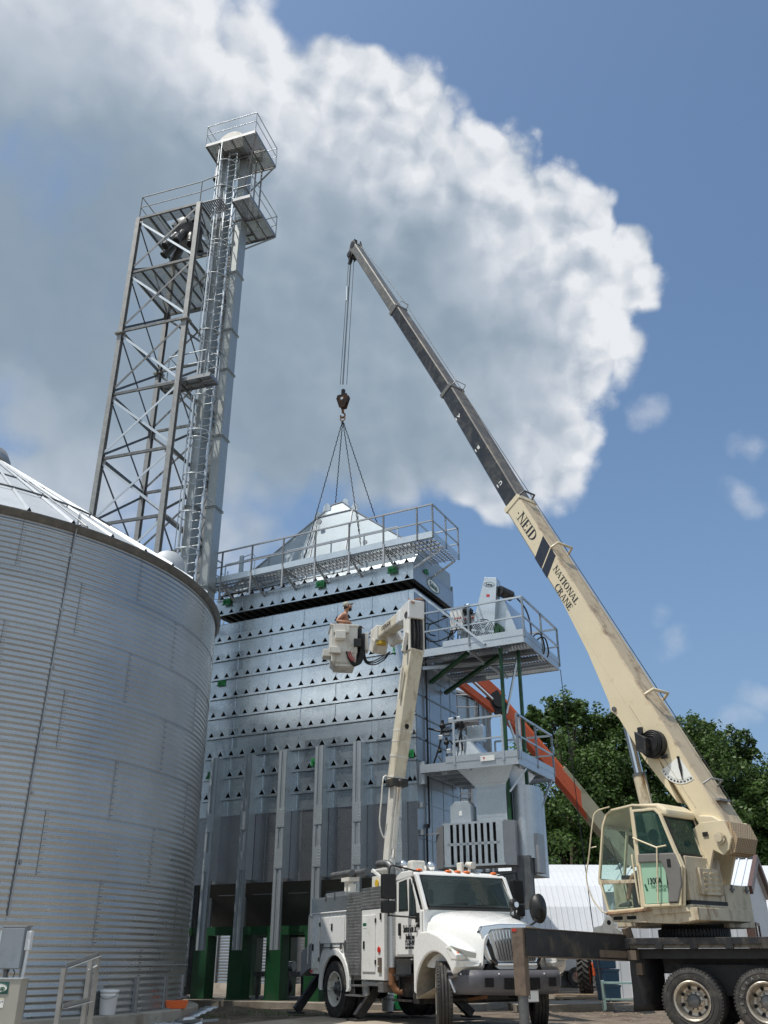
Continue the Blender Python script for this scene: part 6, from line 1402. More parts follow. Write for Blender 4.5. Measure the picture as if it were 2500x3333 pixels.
# stripes, lettering, dial, reel on the near flank
def FL(t,s,off=.333): return SP(*(a1+d1*t+n1*s+Vector((0,off,0))))  # along boom, across boom
fx=(FL(0,0)-FL(1,0)).normalized(); fy=(FL(0,1)-FL(0,0)).normalized()
fw=lambda u,v,w:tuple(FL(u,v,.331+w))
Lb=(b1-a1).length
for P4 in ([(-1.71,.27),(-2.13,.27),(-2.41,-.27),(-2.01,-.27)],[(-2.18,.27),(-2.47,.27),(-2.76,-.27),(-2.46,-.27)]):
    m=MB(); m.prism([(Lb+a,b) for a,b in P4],fw,0,.003); m.build('stripe','navy',CT)
serif('.NEID',.28,CT,FL(Lb-.45,-.11),fx,fy,'ink'); serif('NATIONAL',.165,CT,FL(Lb-2.70,.0),fx,fy,'ink'); serif('CRANE',.165,CT,FL(Lb-3.12,-.225),fx,fy,'ink')
for (s_,sec,t) in (('C',0,.84),('B',0,2.53),('A',0,4.17)):
    p=b1+d1*t+n1*(.02)+Vector((0,.283,0)); text(s_,.17,'ink_white',CT,SP(*p),SM.to_3x3()@(-n2*1.0),SM.to_3x3()@(-d2),bold=.006)
    q=p-d1*.0-n1*.13; m=SB(); m.bar(p-n1*.13+d1*-.06,p-n1*.13+d1*.06,.003,.035,up=n1); m.build('boom_mark','ink_white',CT)
dc=(a1+Vector((0,0,0))); td=(Vector((-.43,0,4.74))-a1).dot(d1); sd2=(Vector((-.43,0,4.74))-a1).dot(n1)
m=MB(); A0=Vector((0,0)); pts=[(0,0)]
Pc=Vector((-.46,.335,4.76))
def DL(u,z,off=0): return SP(Pc.x+u,Pc.y+off,Pc.z+z)
m=MB(); arc_=[(.52*cos(R(t)),.52*sin(R(t))) for t in range(-118,-19,6)]
m.prism([(0.02,.02)]+arc_,lambda u,v,w:tuple(DL(u,v,w)),0,.003); dial=m.build('angle_dial','decal_white',CT)
m=MB()
for t in range(-114,-24,3): m.prism([(.43*cos(R(t)),.43*sin(R(t))),(.445*cos(R(t)),.445*sin(R(t))),(.445*cos(R(t+.8)),.445*sin(R(t+.8))),(.43*cos(R(t+.8)),.43*sin(R(t+.8)))],lambda u,v,w:tuple(DL(u,v,w)),.003,.005)
m.build('dial_ticks','ink',dial)
for k,s_ in enumerate(['80','70','60','50','40','30','20','10','0','10']):
    t=R(-113+k*9.6); text(s_,.055,'ink',dial,DL(.48*cos(t),.48*sin(t),.004),SM.to_3x3()@Vector((sin(t),0,-cos(t))),SM.to_3x3()@Vector((-cos(t),0,-sin(t))),bold=.001)
m=MB(); m.prism([(.02,.02),(-.02,.02),(-.05,-.2),(-.03,-.46),(.01,-.2)],lambda u,v,w:tuple(DL(u+.03,v,w)),.02,.03); m.tube(tuple(DL(.03,0,0)),tuple(DL(.03,0,.04)),.025,10); m.build('dial_pointer','interior',CT)
m=SB(); m.tube((.08,.34,5.10),(.08,.48,5.10),.29,28); m.tube((.08,.48,5.10),(.08,.50,5.10),.24,28)
for rr_ in (.17,.21,.25): m.path([(.08+rr_*cos(R(t)),.505,5.10+rr_*sin(R(t))) for t in range(0,360,15)],.012,5,True)
m.build('cable_reel','hide_black',CT)
m=SB(); m.hexa([(.12,.50,4.86),(.34,.50,4.98),(.34,.66,4.98),(.12,.66,4.86),(.08,.50,5.20),(.34,.50,5.38),(.34,.66,5.38),(.08,.66,5.20)]); m.box((.2,.52,5.3),(.3,.6,5.46)); m.box((-.2,.36,4.78),(-.05,.40,4.86)); m.build('reel_motor','black_paint',CT,bevel=.01)
m=SB(); m.path([(.2,.5,4.88),(.3,.45,4.7),(.18,.4,4.55),(.3,.36,4.45)],.008,5); m.build('reel_wire','rope',CT)
m=SB(); m.path([tuple(a1+d1*.6+n1*-.10+Vector((0,.335,0))),tuple(a1+d1*3.2+n1*-.17+Vector((0,.335,0)))],.008,5); m.build('boom_pipe','cream_worn',CT)
# lift cylinder
c0_=Vector((.52,0,2.55)); c1_=Vector((1.02,0,6.0)); cm=c0_.lerp(c1_,.60)
m=SB(); m.tube(c0_,cm,.135,24); m.build('lift_cylinder','cream_worn',CT)
m=SB(); m.tube(cm-(c1_-c0_)*.01,cm+(c1_-c0_)*.008,.145,24); m.build('cylinder_gland','steel_dark',CT)
m=SB(); m.tube(cm,c1_,.095,24); m.build('piston_rod','chrome',CT)
m=SB(); m.tube(c0_.lerp(c1_,.2)+Vector((-.17,.05,0)),cm+Vector((-.17,.05,-.1)),.016,6); m.build('cylinder_pipe','cream_worn',CT)
# boom head
m=SB(); t4=b4
for v in (-.16,.16): m.prism([(0,0)],lambda u,v_,w:(0,0,0),0,0) if 0 else None
def B4(t,s,v): return t4+d4*t+n4*s+Vector((0,v,0))
for v in (-.15,.15):
    P_=[(-.45,.17),(.25,.22),(.35,.05),(.20,-.12),(-.05,-.42),(-.25,-.46),(-.30,-.17)]
    m.add([B4(t,s,v-.012) for t,s in P_]+[B4(t,s,v+.012) for t,s in P_],[tuple(range(6,-1,-1)),tuple(range(7,14))]+[(i,(i+1)%7,7+(i+1)%7,7+i) for i in range(7)])
m.build('boom_head','boom_grey',CT)
m=SB(); m.tube(B4(.05,.05,-.2),B4(.05,.05,.2),.14,16); m.tube(B4(-.12,-.30,-.2),B4(-.12,-.30,.2),.13,16); m.box(tuple(B4(.25,.12,-.08)),tuple(B4(.42,.22,.08))); m.build('sheave','hide_black',CT)
for s_ in (1,-1): MB(SM).bar(B4(.2,.30*s_,-.1),B4(.1,.1*s_,-.3),.03,.08).build('rope_guard','steel_dark',CT)
m=SB(); p=B4(-.15,-.55,0); 
m.bar(B4(-.15,-.42,0),p+Vector((0,0,-.15)),.10,.14); m.build('becket','black_steel',CT)
# ropes: winch line along the boom's back, falls to the hook block
hkw=Vector((-1.42,28.3,0))
HZ=lambda px,py,Y:EYE+pxray(px,py).z/pxray(px,py).y*Y
hb_top=HZ(1118,1255,28.3); hb_mid=HZ(1118,1302,28.3); hk=HZ(1117,1350,28.3)
hx_=pxray(1117,1302).x/pxray(1117,1302).y*28.3
m=SB(); m.tube(a1+d1*.3+n1*.45,b3+n3*.42,.010,5); m.tube(b3+n3*.42,B4(.15,.25,0),.010,5)
tipw=CM@(SM@B4(-.12,-.40,0))
m.M=None
for (dx,dx2) in ((-.12,-.12),(-.03,-.04),(.0,-.01),(.14,.12)):
    m.tube(w2c(tipw.x+dx*.8,tipw.y,tipw.z),w2c(hx_+dx2,28.3,hb_top+.05),.011,5)
m.build('hoist_rope','cable',CT)
m=MB(); m.tube(w2c(tipw.x-.14,tipw.y,tipw.z-1.5),w2c(tipw.x-.14,tipw.y,tipw.z-2.2),.06,10); m.build('rope_weight','galv_light',CT)
# ================================================================ HOOK BLOCK AND SLINGS
HK=thing('hook_block','dark rusty hook block hanging on the crane ropes above the peaked roof section','hook block',(hx_,28.3,hb_mid),R(-25))
m=MB(); P_=[(-.20,.20),(.20,.20),(.25,.06),(.11,-.36),(-.11,-.36),(-.25,.06)]
for y in (-.09,.09): m.prism([(u*.95,v) for u,v in P_],XZ,y-.015,y+.015)
m.build('side_plate','rust_dark',HK); m=MB(); m.tube((0,-.07,.02),(0,.07,.02),.20,20); m.build('sheave','black_steel',HK); m=MB(); m.tube((0,-.11,.02),(0,.11,.02),.06,10); m.build('pin','decal_white',HK)
m=MB(); m.box((-.06,-.05,.22),(.06,.05,.45)); m.ball((0,0,.42),.07,8); m.build('becket','black_steel',HK)
m=MB(); hz=hk-hb_mid; m.tube((0,0,-.46),(0,0,-.55),.05,8); m.path([(0,0,-.52)]+[(.09*cos(R(t)),0,-.68+.10*sin(R(t))) for t in range(80,-200,-25)],.03,8); m.build('hook','rust',HK)
m=MB(); m.path([(.10*cos(R(t)),0,-.82+.09*sin(R(t))) for t in range(0,360,30)],.022,8,True); m.build('shackle','rust_light',HK)
apex=Vector((hx_,28.3,hb_mid-.88))
DM=Matrix.Translation((DX,DY,0))@Matrix.Rotation(DA,4,'Z')
lab=['steel sling from hook to the front left of the roof section','steel sling from hook to the rear left of the roof section','steel sling from hook to the rear right of the roof section','steel sling from hook to the front right of the roof section']
for k,(x,y,z) in enumerate([(-4.25,.34,12.80),(xa+.15,1.6,zk+.1),(xb+.3,2.2,zk-.3),(-2.0,.34,12.85)]):
    q=DM@Vector((x,y,z)); m=MB(); n=90; L0=(q-apex); 
    m.path([apex+L0*(i/n)+Vector((.012*cos(i*1.9),.012*sin(i*1.9),0)) for i in range(n+1)],.017,5)
    o=m.build('sling','rope'); tag(o,lab[k],'sling','slings under the hook block')
m=MB(); m.path([(0,0,0)],.01) if 0 else None
q=DM@Vector((3.36,3.12,P1)); g0=Vector(pxray(1905,2640))*(24/pxray(1905,2640).y)+Vector((0,0,EYE)); 
g0=Vector((g0.x,24,0.0)); m.path([q,q.lerp(g0,.33)+Vector((0,0,-.25)),q.lerp(g0,.66)+Vector((0,0,-.25)),g0],.011,5); o=m.build('tag_line','rope'); tag(o,'thin dark tag line hanging from the upper platform corner down to the ground','rope')
# operator seated in the crane cab
OPW=S0+HU*(.03)+HV*.86
OP=thing('person','person in dark clothes seated in the crane cab, bare shin at the door','person',(OPW.x,OPW.y,2.0),math.atan2(HU.y,HU.x))
J=[((0,0,.50),(.15,.12)),((-.04,0,.72),(.14,.11)),((-.06,0,.92),(.17,.11)),((-.05,0,1.03),(.12,.09)),((-.03,0,1.10),(.055,.055)),((.0,0,1.17),(.07,.075)),((.02,0,1.26),(.082,.09)),((.0,0,1.33),(.07,.075))]
E_=[(i,i+1) for i in range(7)]
e_=chain(J,E_,3,[((-.04,.19,.98),.06),((.05,.26,.76),.048),((.22,.22,.72),.038),((.28,.2,.72),.028)]); h=hand(J,E_,(.31,.2,.72),(1,0,0),(0,0,1),-1); E_.append((e_,h))
e_=chain(J,E_,3,[((-.04,-.19,.98),.06),((.05,-.26,.76),.048),((.22,-.22,.72),.038),((.28,-.2,.72),.028)]); h=hand(J,E_,(.31,-.2,.72),(1,0,0),(0,0,1),1); E_.append((e_,h))
chain(J,E_,0,[((.12,.12,.50),.10),((.42,.20,.55),.075),((.46,.21,.50),.065),((.52,.24,.32),.056),((.58,.27,.10),.038)])
chain(J,E_,0,[((.12,-.12,.50),.10),((.42,-.12,.53),.075),((.45,-.12,.48),.065),((.40,-.10,.28),.056),((.36,-.08,.10),.038)])
body('body',J,E_,'skin',OP)
m=MB(); m.lathe([(.165,.42),(.17,.6),(.175,.8),(.19,.95),(.10,1.06)],lambda x,y,h:(-.04+x*.8,y*1.12,h),16); m.build('shirt','shorts',OP)
for s_ in (1,-1): m=MB(); m.tube((.02,.11*s_,.50),(.40,.17*s_,.54),.115,12,r2=.10); m.build('shorts','shorts',OP)
for (x,y,a) in ((.60,.28,.0),(.38,-.08,.1)):
    m=MB(); m.hexa([(x-.10,y-.05,-.0),(x+.20,y-.055,-.0),(x+.20,y+.055,-.0),(x-.10,y+.05,-.0),(x-.09,y-.042,.10),(x+.16,y-.035,.055),(x+.16,y+.035,.055),(x-.09,y+.042,.10)]); m.build('shoe','shoe',OP,bevel=.025)
m=MB(); m.ball((-.0,0,1.27),.105,12,(1,.95,1.1)); m.build('hair','hair',OP)
m=MB(); m.ball((.055,0,1.24),.07,10,(.9,.9,1.15)); m.prism([(.03,.03),(.055,-.012),(.02,-.02)],lambda u,v,w:(.08+u,w,1.25+v),-.014,.014); m.build('face','skin',OP)
# ================================================================ GROUND AND SETTING
def hsh(x,y): 
    v=sin(x*12.9898+y*78.233)*43758.5453; return v-math.floor(v)
def vn(x,y):
    xi,yi=math.floor(x),math.floor(y); fx_,fy_=x-xi,y-yi; u=fx_*fx_*(3-2*fx_); v=fy_*fy_*(3-2*fy_)
    return (hsh(xi,yi)*(1-u)+hsh(xi+1,yi)*u)*(1-v)+(hsh(xi,yi+1)*(1-u)+hsh(xi+1,yi+1)*u)*v
def gz(x,y):
    d=math.hypot(x-7,(y-18.2)); dip=-.10*max(0,min(1,(6-d)/2.5)); 
    a=max(0,min(1,(math.hypot(x-1,y-20)-3.8)/3)); r=max(0,1-math.hypot(x,y)/140)
    bump=(vn(x*1.3,y*1.3)-.5)*.10+(vn(x*4,y*4)-.5)*.05
    if y<11: bump*=.4
    return -.035+dip+bump*a*r
def axis(c,n,s,lim):
    o=[]
    for i in range(-n,n+1):
        t=i/n; o.append(c+ (s*n*t) + math.copysign(abs(t)**7*lim,t))
    return o
xs=axis(0,80,.42,2600); ys=axis(24,80,.42,2600)
m=MB(); nx=len(xs); m.add([(x,y,gz(x,y)) for y in ys for x in xs],[(j*nx+i,j*nx+i+1,(j+1)*nx+i+1,(j+1)*nx+i) for j in range(len(ys)-1) for i in range(nx-1)],True)
o=m.build('ground','soil'); tag(o,'bare trampled soil of the work yard',None,kind='structure')
dfr=lambda x,y,z=0:DM@Vector((x,y,z))
def slab(name,pts,z0,z1,mt,label,bev=.01):
    m=MB(); m.prism(pts,lambda u,v,w:(u,v,w),z0,z1); o=m.build(name,mt,bevel=bev); tag(o,label,None,kind='structure'); return o
p0=Vector((-3.15,18.9)); uy2=Vector((.463,.886)); ux2=Vector((.886,-.463))
A=p0-uy2*22; B_=p0+uy2*3.9; C_=B_+ux2*9.5; D_=A+ux2*9.5
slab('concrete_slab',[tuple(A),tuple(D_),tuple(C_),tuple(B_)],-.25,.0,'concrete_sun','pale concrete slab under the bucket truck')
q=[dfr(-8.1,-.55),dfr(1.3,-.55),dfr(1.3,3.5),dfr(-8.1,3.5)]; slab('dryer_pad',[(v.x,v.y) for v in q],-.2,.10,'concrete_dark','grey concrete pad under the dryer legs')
m=MB(); m.box((14,46,-.1),(90,52,.012)); m.box((-90,46,-.1),(14,52,.012)); o=m.build('road','concrete_sun'); tag(o,'pale driveway crossing behind the yard',None,kind='structure')
m=MB(); m.add([(-400,53,.02),(400,53,.02),(400,600,.06),(-400,600,.06)],[(0,1,2,3)]); o=m.build('lawn','grass'); tag(o,'green grass beyond the driveway',None,kind='structure')
# loose clods and gravel
m=MB(); r_=random.Random(3)
for i in range(2600):
    x=r_.uniform(-7,13); y=r_.uniform(17,34)
    if r_.random()<.45: x=r_.uniform(3,11); y=r_.uniform(22,33)
    rel=Vector((x,y))-p0; 
    if -22<rel.dot(uy2)<4.0 and 0<rel.dot(ux2)<9.5: continue
    if math.hypot(x-BX,y-BY)<6.6: continue
    s=r_.uniform(.015,.06)*(1.6 if r_.random()<.06 else 1); z=gz(x,y)
    pts=[(x+s*r_.uniform(-1,1),y+s*r_.uniform(-1,1),z+s*r_.uniform(-.3,.7)) for _ in range(5)]
    s*=.62; R6=[r_.uniform(.7,1.2) for _ in range(6)]; a0_=r_.uniform(0,6); hh_=s*r_.uniform(.25,.6)
    m.add([(x+s*R6[i]*cos(a0_+i*1.047),y+s*R6[i]*sin(a0_+i*1.047),z-.005) for i in range(6)]+[(x+s*.6*R6[i]*cos(a0_+i*1.047+.2),y+s*.6*R6[i]*sin(a0_+i*1.047+.2),z+hh_) for i in range(6)],[(i,(i+1)%6,6+(i+1)%6,6+i) for i in range(6)]+[(6,7,8,9,10,11)])
o=m.build('gravel','soil_light'); tag(o,'scattered clods and gravel on the bare soil','gravel',kind='stuff')
m=MB()
for i in range(520):    # weeds by the slab edge and at the outrigger pad
    c_=r_.choice([(-2.2,23.2,.7),(-2.9,24.3,.9),(-3.9,22.3,.6),(12,30,1.5)]); x=c_[0]+r_.gauss(0,c_[2]*.6); y=c_[1]+r_.gauss(0,.35); z=gz(x,y); h=r_.uniform(.03,.12); a=r_.uniform(0,6.28)
    m.add([(x,y,z-.01),(x+.015*cos(a),y+.015*sin(a),z-.01),(x+.05*cos(a+1),y+.05*sin(a+1),z+h)],[(0,1,2)])
o=m.build('weeds','grass_blade'); tag(o,'thin weeds sprouting along the slab edge','weeds',kind='stuff')
# ================================================================ FAR BIN behind the dryer
FB=thing('grain_bin','second corrugated grain bin standing behind the dryer, seen past its sides and between its legs','grain bin',(-1.9,43.5,0))
m=MB(); pr=[]
for i in range(11*10*4): pr.append((6.9+.008*sin(2*PI*i/4+.4),.3+i*(11.2/(11*10*4))))
m.lathe(pr,lambda x,y,h:(x,y,h),72); m.build('wall','galv_wall',FB)
m=MB(); m.lathe([(7.05,11.45),(7.1,11.55),(.5,15.2),(0,15.3)],lambda x,y,h:(x,y,h),48,smooth=False); m.build('roof','galv_roof',FB)
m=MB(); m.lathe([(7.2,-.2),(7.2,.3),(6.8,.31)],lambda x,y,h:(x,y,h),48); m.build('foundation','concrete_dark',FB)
for k in range(26):
    a=R(-180+k*7.2); MB().bar((6.93*cos(a),6.93*sin(a),.3),(6.93*cos(a),6.93*sin(a),11.4),.05,.09,up=(cos(a),sin(a),0)).build('stiffener','galv_dull',FB)
def lattice(x0,x1,y0,y1,z0,z1,n,par,nm='stair_tower'):
    m=MB()
    for x in (x0,x1):
        for y in (y0,y1): m.bar((x,y,z0),(x,y,z1),.07)
    for i in range(n+1):
        z=z0+(z1-z0)*i/n
        for a,b in (((x0,y0),(x1,y0)),((x1,y0),(x1,y1)),((x0,y1),(x1,y1)),((x0,y0),(x0,y1))): m.bar((a[0],a[1],z),(b[0],b[1],z),.05)
        if i<n:
            zn=z0+(z1-z0)*(i+1)/n; m.bar((x0,y0,z),(x1,y0,zn),.035); m.bar((x1,y0,z),(x1,y1,zn),.035)
    return m.build(nm,'galv_dull',par)
lattice(4.2,5.3,-7.2,-6.0,.0,9.6,7,FB); m=MB(); rail(m,[(3.6,-7.3,9.7),(5.7,-7.3,9.7),(5.7,-5.8,9.7)],1.0,.03); m.box((3.6,-7.3,9.6),(5.7,-5.8,9.7)); m.build('stair_landing','galv_dull',FB)
m=MB(); rail(m,[(4.1,-7.3,7.2),(5.5,-7.3,7.2)],1.0,.03); m.build('stair_rail','galv_dull',FB)
# equipment in the shade under and beside the dryer
def sthing(name,label,cat,mb,mt,group=None,bev=0): o=mb.build(name,mt,bevel=bev); tag(o,label,cat,group); return o
LB=thing('leg_boot','grey machinery frame and cable boxes squeezed between the big bin and the dryer','machinery',(-5.9,29.0,0),R(-20))
for (a,b,mt,nm) in (((-.5,.0,.1),(.1,.5,1.1),'galv_dull','boot_box'),((-.6,.3,1.3),(-.2,.7,2.4),'galv_dull','drive_guard'),((.15,.2,.2),(.35,.4,3.2),'steel_dark','upright'),((-.9,-.1,.1),(-.65,.2,1.9),'concrete_dark','upright')): MB().box(a,b).build(nm,mt,LB,bevel=.01)
m=MB()
for k in range(8): m.tube((-.3,.25+.03*k,2.2+k*.12),(.2,.2,2.1+k*.12),.012,5)
m.build('ladder','galv_dull',LB)
AU=thing('auger_frame','dark machinery under the dryer, glimpsed between the green legs','machinery',(dfr(-5.2,1.6).x,dfr(-5.2,1.6).y,.10),DA)
m=MB(); m.box((-.6,-.5,.55),(.6,.5,.68)); m.bar((-.5,-.4,0),(-.5,-.4,.6),.07); m.bar((.5,-.4,0),(.5,-.4,.6),.07); m.bar((-.5,.4,0),(-.5,.4,.6),.07); m.bar((.5,.4,0),(.5,.4,.6),.07); m.build('table_frame','steel_dark',AU)
m=MB(); m.tube((-.4,0,.82),(.45,0,.82),.13,14); m.build('auger_tube','galv',AU); m=MB(); m.tube((0,-.3,.28),(0,.3,.28),.22,14); m.build('drum','black_paint',AU)
# orange safety strip leaning by the first green leg
m=MB(); p=dfr(-7.25,-.75); m.hexa([(p.x-.16,p.y,.45),(p.x-.08,p.y,.45),(p.x-.08,p.y+.02,.45),(p.x-.16,p.y+.02,.45),(p.x+.02,p.y,1.55),(p.x+.08,p.y,1.55),(p.x+.08,p.y+.02,1.55),(p.x+.02,p.y+.02,1.55)]); m.hexa([(p.x-.3,p.y,.35),(p.x-.22,p.y,.35),(p.x-.22,p.y+.02,.35),(p.x-.3,p.y+.02,.35),(p.x-.12,p.y,.62),(p.x-.05,p.y,.62),(p.x-.05,p.y+.02,.62),(p.x-.12,p.y+.02,.62)]); sthing('safety_flag','orange plastic strip leaning by the leftmost green dryer leg','strip',m,'orange_plastic')
# ================================================================ ORANGE BOOM LIFT
def at(px,py,Y): r=pxray(px,py); k=Y/r.y; return Vector((r.x*k,Y,EYE+r.z*k))
LT=thing('boom_lift','orange and beige telescopic boom lift on big black tyres, parked behind the crane','boom lift',(8.1,36,0))
T0=Vector((8.1,36,0)); LQ=Matrix.Translation(-T0)
pv=at(2180,2960,36.2); j1=at(1832,2532,35.2); j2=at(1622,2290,34.4); j3=at(1466,2155,33.8)
m=MB(LQ); m.bar(pv,at(1815,2512,35.15),.50,.56); m.build('boom_base','beige_paint',LT,bevel=.02)
m=MB(LQ); m.bar(at(2100,2860,36),at(1640,2312,34.45),.38,.44); m.build('boom_section','orange',LT,bevel=.02)
m=MB(LQ); d_=(j2-j1).normalized(); nn=Vector((0,0,1)); nn=(nn-d_*nn.dot(d_)).normalized(); m.bar(at(2100,2860,36)+nn*.27,j2+nn*.25,.36,.08); m.build('boom_rail','orange_plastic',LT)
m=MB(LQ); m.bar(j2+Vector((.15,0,-.35)),j2+Vector((-.25,0,.35)),.5,.5); m.tube(j2+Vector((0,-.35,0)),j2+Vector((0,.35,0)),.22,14); m.build('knuckle','hide_black',LT)
m=MB(LQ); m.bar(j2+nn*.2,j3+nn*.30,.30,.42); m.bar(j2-nn*.25+Vector((0,0,-.1)),j3+Vector((.0,0,-.55)),.26,.24); m.build('jib','orange',LT,bevel=.01)
m=MB(LQ); m.tube(j2+nn*-.02+Vector((-.2,-.2,.1)),j3+Vector((0,-.2,.0)),.07,10); m.build('jib_cylinder','chrome',LT)
m=MB(LQ); m.path([j2+nn*.3,j2+nn*.5+Vector((-.5,0,.3)),j3+nn*.55],.05,6); m.build('hose','rope',LT)
def bigtyre(p,r,w,rot=0):
    Q=Matrix.Translation(p)@Matrix.Rotation(rot,4,'Z'); m=MB(Q); fn=lambda x,y,h:(x,h,y)
    m.lathe([(r*.5,-w*.4),(r*.8,-w*.5),(r*.93,-w*.46),(r*.95,0),(r*.93,w*.46),(r*.8,w*.5),(r*.5,w*.4)],fn,32)
    for i in range(22):
        for s_ in (-1,1):
            a=2*PI*(i+(.5 if s_>0 else 0))/22; c=Vector((cos(a),0,sin(a))); t=Vector((-sin(a),0,cos(a)))
            m.bar(c*r*.97+Vector((0,s_*w*.05,0)),c*r*.94+Vector((0,s_*w*.46,0))+t*.12,.07,.09,up=tuple(c))
    o=m.build('wheel','rubber',LT); m=MB(Q); m.lathe([(r*.52,-w*.36),(r*.45,-w*.2),(.15,-w*.1),(0,-w*.1)],fn,20); m.lathe([(r*.52,w*.36),(r*.45,w*.2),(.15,w*.1),(0,w*.1)],fn,20); m.build('rim','orange',o); return o
for (px_,Y) in ((1905,35.2),(2085,35.6),(1960,37.6),(2150,38.)):
    c=at(px_,3182,Y); bigtyre(Vector((c.x-8.1,Y-36,.62)),.62,.42,R(72))
m=MB(LQ); a_=at(1920,3180,36.2); b_=at(2120,3180,36.8); m.bar(Vector((a_.x,36.2,.78)),Vector((b_.x,36.8,.78)),1.5,.42); m.build('chassis','orange',LT,bevel=.02)
m=MB(LQ); m.bar(Vector((a_.x+1.0,36.3,1.5)),Vector((b_.x+.4,36.8,1.5)),1.5,1.0); m.build('turntable','beige_paint',LT,bevel=.04)
m=MB(LQ); m.bar(pv+Vector((-.1,-.4,-1.2)),pv+Vector((.1,-.4,.3)),.3,.7); m.bar(pv+Vector((-.1,.4,-1.2)),pv+Vector((.1,.4,.3)),.3,.7); m.build('turret_plate','beige_paint',LT)
# ================================================================ WHITE BUILDINGS
WB=thing('metal_building','long white ribbed metal building closing the yard below the trees','building',(0,0,0))
x0,x1,yb,hb=3.,44.,47.,5.45
def ribbed(m,a,b,z0,z1,step=.3,d=.03,top=None):
    a=Vector(a);b=Vector(b);L=(b-a).length;dr=(b-a)/L; nrm=Vector((dr.y,-dr.x)); n=int(L/step)
    for i in range(n):
        p=a+dr*(i*step); P=[p,p+dr*(step*.70),p+dr*(step*.78)+nrm*d,p+dr*(step*.92)+nrm*d,p+dr*step]
        for q_,r__ in zip(P[:-1],P[1:]):
            t0=top((q_-a).length) if top else z1; t1=top((r__-a).length) if top else z1
            m.add([(q_.x,q_.y,z0),(r__.x,r__.y,z0),(r__.x,r__.y,t1),(q_.x,q_.y,t0)],[(0,1,2,3)])
m=MB(); prf=[(0,-.1),(.02,.8),(.25,2.2),(.8,3.4),(1.7,4.4),(3.0,5.15),(4.8,5.65),(7.5,5.9),(12,5.9)]
n=int((x1-x0)/.28)
for i in range(n):
    xa_=x0+(x1-x0)*i/n; w_=(x1-x0)/n
    for (u0,u1,d0,d1) in ((0,.72,0,0),(.72,.80,0,.02),(.80,.92,.02,.02),(.92,1,.02,0)):
        A_=[(xa_+w_*u0,yb+2*(xa_-x0)/41+p-d0*.8,z+d0*.6) for p,z in prf]; B__=[(xa_+w_*u1,yb+2*(xa_-x0)/41+p-d1*.8,z+d1*.6) for p,z in prf]
        k=len(prf); m.add(A_+B__,[(t,k+t,k+t+1,t+1) for t in range(k-1)])
m.build('arched_shell','white_siding',WB)
MB().box((x0-.02,yb+.1,-.1),(x0,yb+12,5.8)).build('end_wall','white_siding',WB)
SH=thing('shed','small white metal shed with pale ribbed roof and brown corner trim at the right edge','shed',(0,0,0))
c1=Vector((11.85,32.2)); sd2_=Vector((-.96,.28)); g2=Vector((.45,.893)); ze,zr,wd=3.15,4.35,3.2; Ls=4.6
m=MB(); ribbed(m,c1+sd2_*Ls,c1,-.1,ze,.38,.02); m.build('wall','white_siding',SH)
m=MB(); ribbed(m,c1,c1+g2*wd*2,-.1,ze,.32,.02,top=lambda s:ze+(zr-ze)*(1-abs(s-wd)/wd)); m.build('gable_wall','white_siding',SH)
m=MB()
def rp(s,t): # roof plane point: s along ridge away, t 0 eave..1 ridge
    p=c1+sd2_*s+g2*(wd*t-.12*(1-t)); return Vector((p.x,p.y,ze+(zr-ze)*t+.03))
n=18
for i in range(n):
    a=-.15+ (Ls+.15)*i/n; b=-.15+(Ls+.15)*(i+1)/n
    m.add([rp(a,0),rp(b,0),rp(b,1),rp(a,1)],[(0,1,2,3)]); m.bar(rp(a,0)+Vector((0,0,.02)),rp(a,1)+Vector((0,0,.02)),.05,.05)
c2=c1+g2*wd*2; m.add([rp(-.15,1),rp(Ls,1),(c2.x+sd2_.x*Ls,c2.y+sd2_.y*Ls,ze),(c2.x-sd2_.x*.15,c2.y-sd2_.y*.15,ze)],[(0,1,2,3)]); m.build('roof','pale_roof',SH)
m=MB(); m.bar((c1.x,c1.y,-.1),(c1.x,c1.y,ze+.02),.26,.20,up=(g2.x,g2.y,0)); m.build('corner_trim','brown_trim',SH)
m=MB(); m.bar(rp(-.2,-.03)+Vector((0,0,-.02)),rp(-.2,1.0),.14,.26); m.build('rake_trim','brown_trim',SH); m=MB(); m.bar(rp(-.2,1)+Vector((0,0,.03)),rp(Ls,1)+Vector((0,0,.03)),.2,.07); m.build('ridge_cap','steel_dark',SH); m=MB(); m.bar(rp(-.2,1),Vector((c2.x-sd2_.x*.2,c2.y-sd2_.y*.2,ze)),.14,.22); m.build('rake_trim','brown_trim',SH)
wq=c1+g2*1.05; wf=SH; nrm=Vector((g2.y,-g2.x,0)); 
m=MB(); a=Vector((wq.x,wq.y,0))+nrm*.03; gg=Vector((g2.x,g2.y,0)); m.frame([(0,1.1),(1.0,1.1),(1.0,2.2),(0,2.2)],[(.08,1.18),(.92,1.18),(.92,2.12),(.08,2.12)],lambda u,v,w:tuple(a+gg*u+Vector((0,0,v))+nrm*w),-.01,.04); wo=m.build('window','brown_trim',SH)
m=MB(); m.prism([(.08,1.18),(.92,1.18),(.92,2.12),(.08,2.12)],lambda u,v,w:tuple(a+gg*u+Vector((0,0,v))+nrm*w),.0,.01); m.build('pane','glass_dark',wo)
